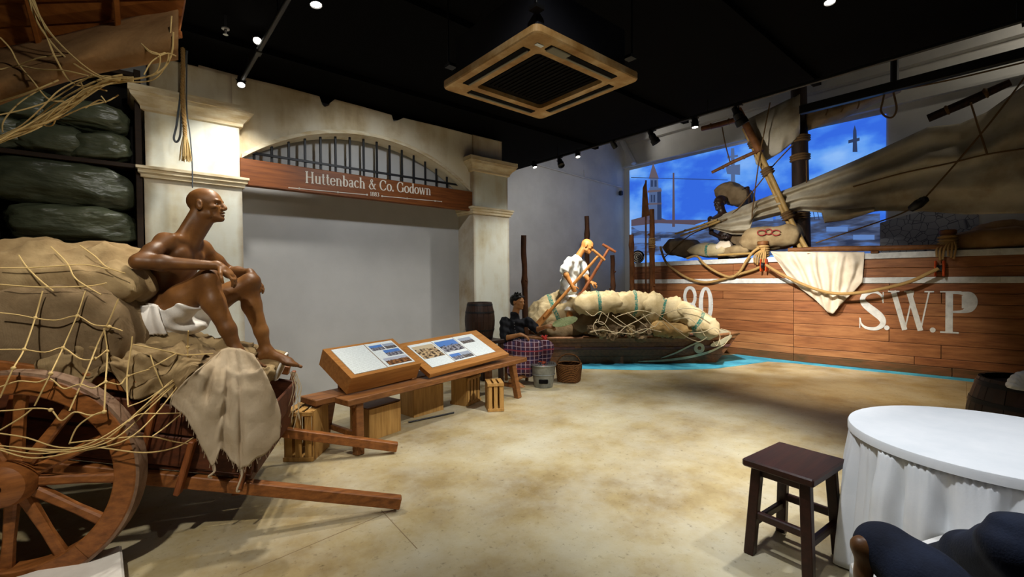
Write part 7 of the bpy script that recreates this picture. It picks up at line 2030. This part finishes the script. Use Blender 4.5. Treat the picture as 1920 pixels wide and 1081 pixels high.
rbp = at(1934, 760, D=3.5)
barrel('wooden_barrel', (rbp.x, rbp.y, 0), .365, .70, 'dark wooden barrel behind the white table at the right frame edge')
nc = at(1922, 742, D=3.32); nc.z = .672
nap = empty('folded_napkin', nc, label='white pleated napkin standing on the dark right barrel', cat='napkin')
cr2 = Vector(RGT)
for k in range(6):
    an = .35 + k * .30; d = (-cr2 * math.cos(an) + Vector((0, 0, 1)) * math.sin(an) * .85).normalized()
    tube('pleat', [nc, nc + d * .07, nc + d * .12, nc + d * .135], [.012, .026, .028, .012], M_whitecloth, nap, n=10, sub=3)

# seated guest, cropped by the frame: crossed leg in navy trousers, bare foot
def G3(px, py, D): return np.array(at(px, py, D=D))
gs = empty('person', G3(1900, 1300, 1.3), label='seated person in navy trousers with crossed legs, cropped at lower right', cat='person')
ankA, kneA = G3(1662, 1030, 1.40), G3(1850, 1190, 1.18)
kneB, ankB = G3(1925, 1030, 1.22), G3(1760, 1060, 1.72)
hipA, hipB = kneA + cr_ * .40 - zz_ * .02 - cf_ * .06, kneB + cr_ * .36 - zz_ * .16 + cf_ * .06
B = Body()
B.chain([hipA, kneA], [.085, .06], .04).chain([kneA, ankA], [.056, .036], .03)
heel = G3(1630, 1034, 1.40)
add_foot(B, heel, G3(1634, 1100, 1.40), cr_ * .85 + zz_ * .3, .72)
B.chain([ankA, heel], [.034, .030], .03)
B.chain([hipB, kneB, ankB], [.085, .06, .04], .04); add_foot(B, ankB - zz_ * .03, ankB - cr_ * .05 + cf_ * .16 - zz_ * .12)
hips = (hipA + hipB) / 2; B.ell(hips + cr_ * .04, (.17, .17, .14), None, .06); B.ell(hips + cr_ * .10 + zz_ * .30, (.15, .18, .26), None, .08)
add_head(B, hips + cr_ * .05 + zz_ * .80, -cr_, zz_); B.chain([hips + cr_ * .1 + zz_ * .5, hips + cr_ * .07 + zz_ * .72], [.06, .055], .05)
for s_ in (-1, 1):
    w_ = hips - cr_ * .12 + zz_ * .16 + cf_ * .12 * s_
    B.chain([hips + cr_ * .10 + zz_ * .47 + cf_ * .17 * s_, hips + cr_ * .04 + zz_ * .22 + cf_ * .23 * s_, w_], [.055, .045, .03], .03)
    add_hand(B, w_, -cr_, zz_, s_)
skin('body', B, .008, M_skin, gs, 1)
T = Body()
T.ell(hips + cr_ * .04, (.19, .19, .15), None, .06)
T.chain([hipA, hipA * .5 + kneA * .5, kneA], [.115, .105, .10], .05).chain([kneA, kneA * .45 + ankA * .55, ankA], [.10, .092, .082], .04)
T.chain([hipB, hipB * .4 + kneB * .6, kneB], [.115, .10, .085], .05).chain([kneB, kneB * .5 + ankB * .5, ankB], [.085, .078, .07], .04)
def cutt(G, X, Y, Z):
    return G + .004 * np.sin((X * .76 - Y * .65) * 31 + Z * 52 + 2 * np.sin(Z * 19 + X * 7)) * np.sin(X * 9 + Y * 14 + 1.0)
skin('trousers', T, .008, M_jeans, gs, 1, cut=cutt)
S_ = Body(); S_.ell(hips + cr_ * .10 + zz_ * .30, (.175, .205, .27), None, .08).ell(hips + cr_ * .05 + zz_ * .06, (.19, .20, .10), None, .06)
for s_ in (-1, 1): S_.chain([hips + cr_ * .10 + zz_ * .47 + cf_ * .17 * s_, hips + cr_ * .05 + zz_ * .26 + cf_ * .22 * s_], [.075, .065], .05)
skin('shirt', S_, .011, M_whitecloth, gs, 1)
# white covered seat beneath
ch = empty('covered_chair', (hips[0], hips[1], 0), label='white covered seat under the crossed legs at the lower right', cat='chair')
sq = [at(1590, 1045, Z=.46), at(1790, 985, Z=.46)]
ax1 = (sq[1] - sq[0]); ax1.z = 0; L1 = ax1.length; ax1.normalize(); ax2 = Vector((ax1.y, -ax1.x, 0))
if ax2.dot(Vector(CAM) - sq[0]) < 0: ax2 = -ax2
mid = sq[0] + ax1 * (L1 / 2 + .05) + ax2 * .24
Mx = Matrix((ax1, -ax2, Vector((0, 0, 1)))).transposed()
v, f = boxvf((mid.x, mid.y, .43), (L1 + .12, .48, .06), Mx, .025); mk('seat_cushion', v, f, M_whitecloth, ch, smooth=True, auto=30)
for sx in (-1, 1):
    for sy in (-1, 1):
        p = mid + ax1 * sx * (L1 / 2) + ax2 * sy * .19; v, f = boxvf((p.x, p.y, .20), (.04, .04, .40), Mx, .004); mk('leg', v, f, M_white, ch)
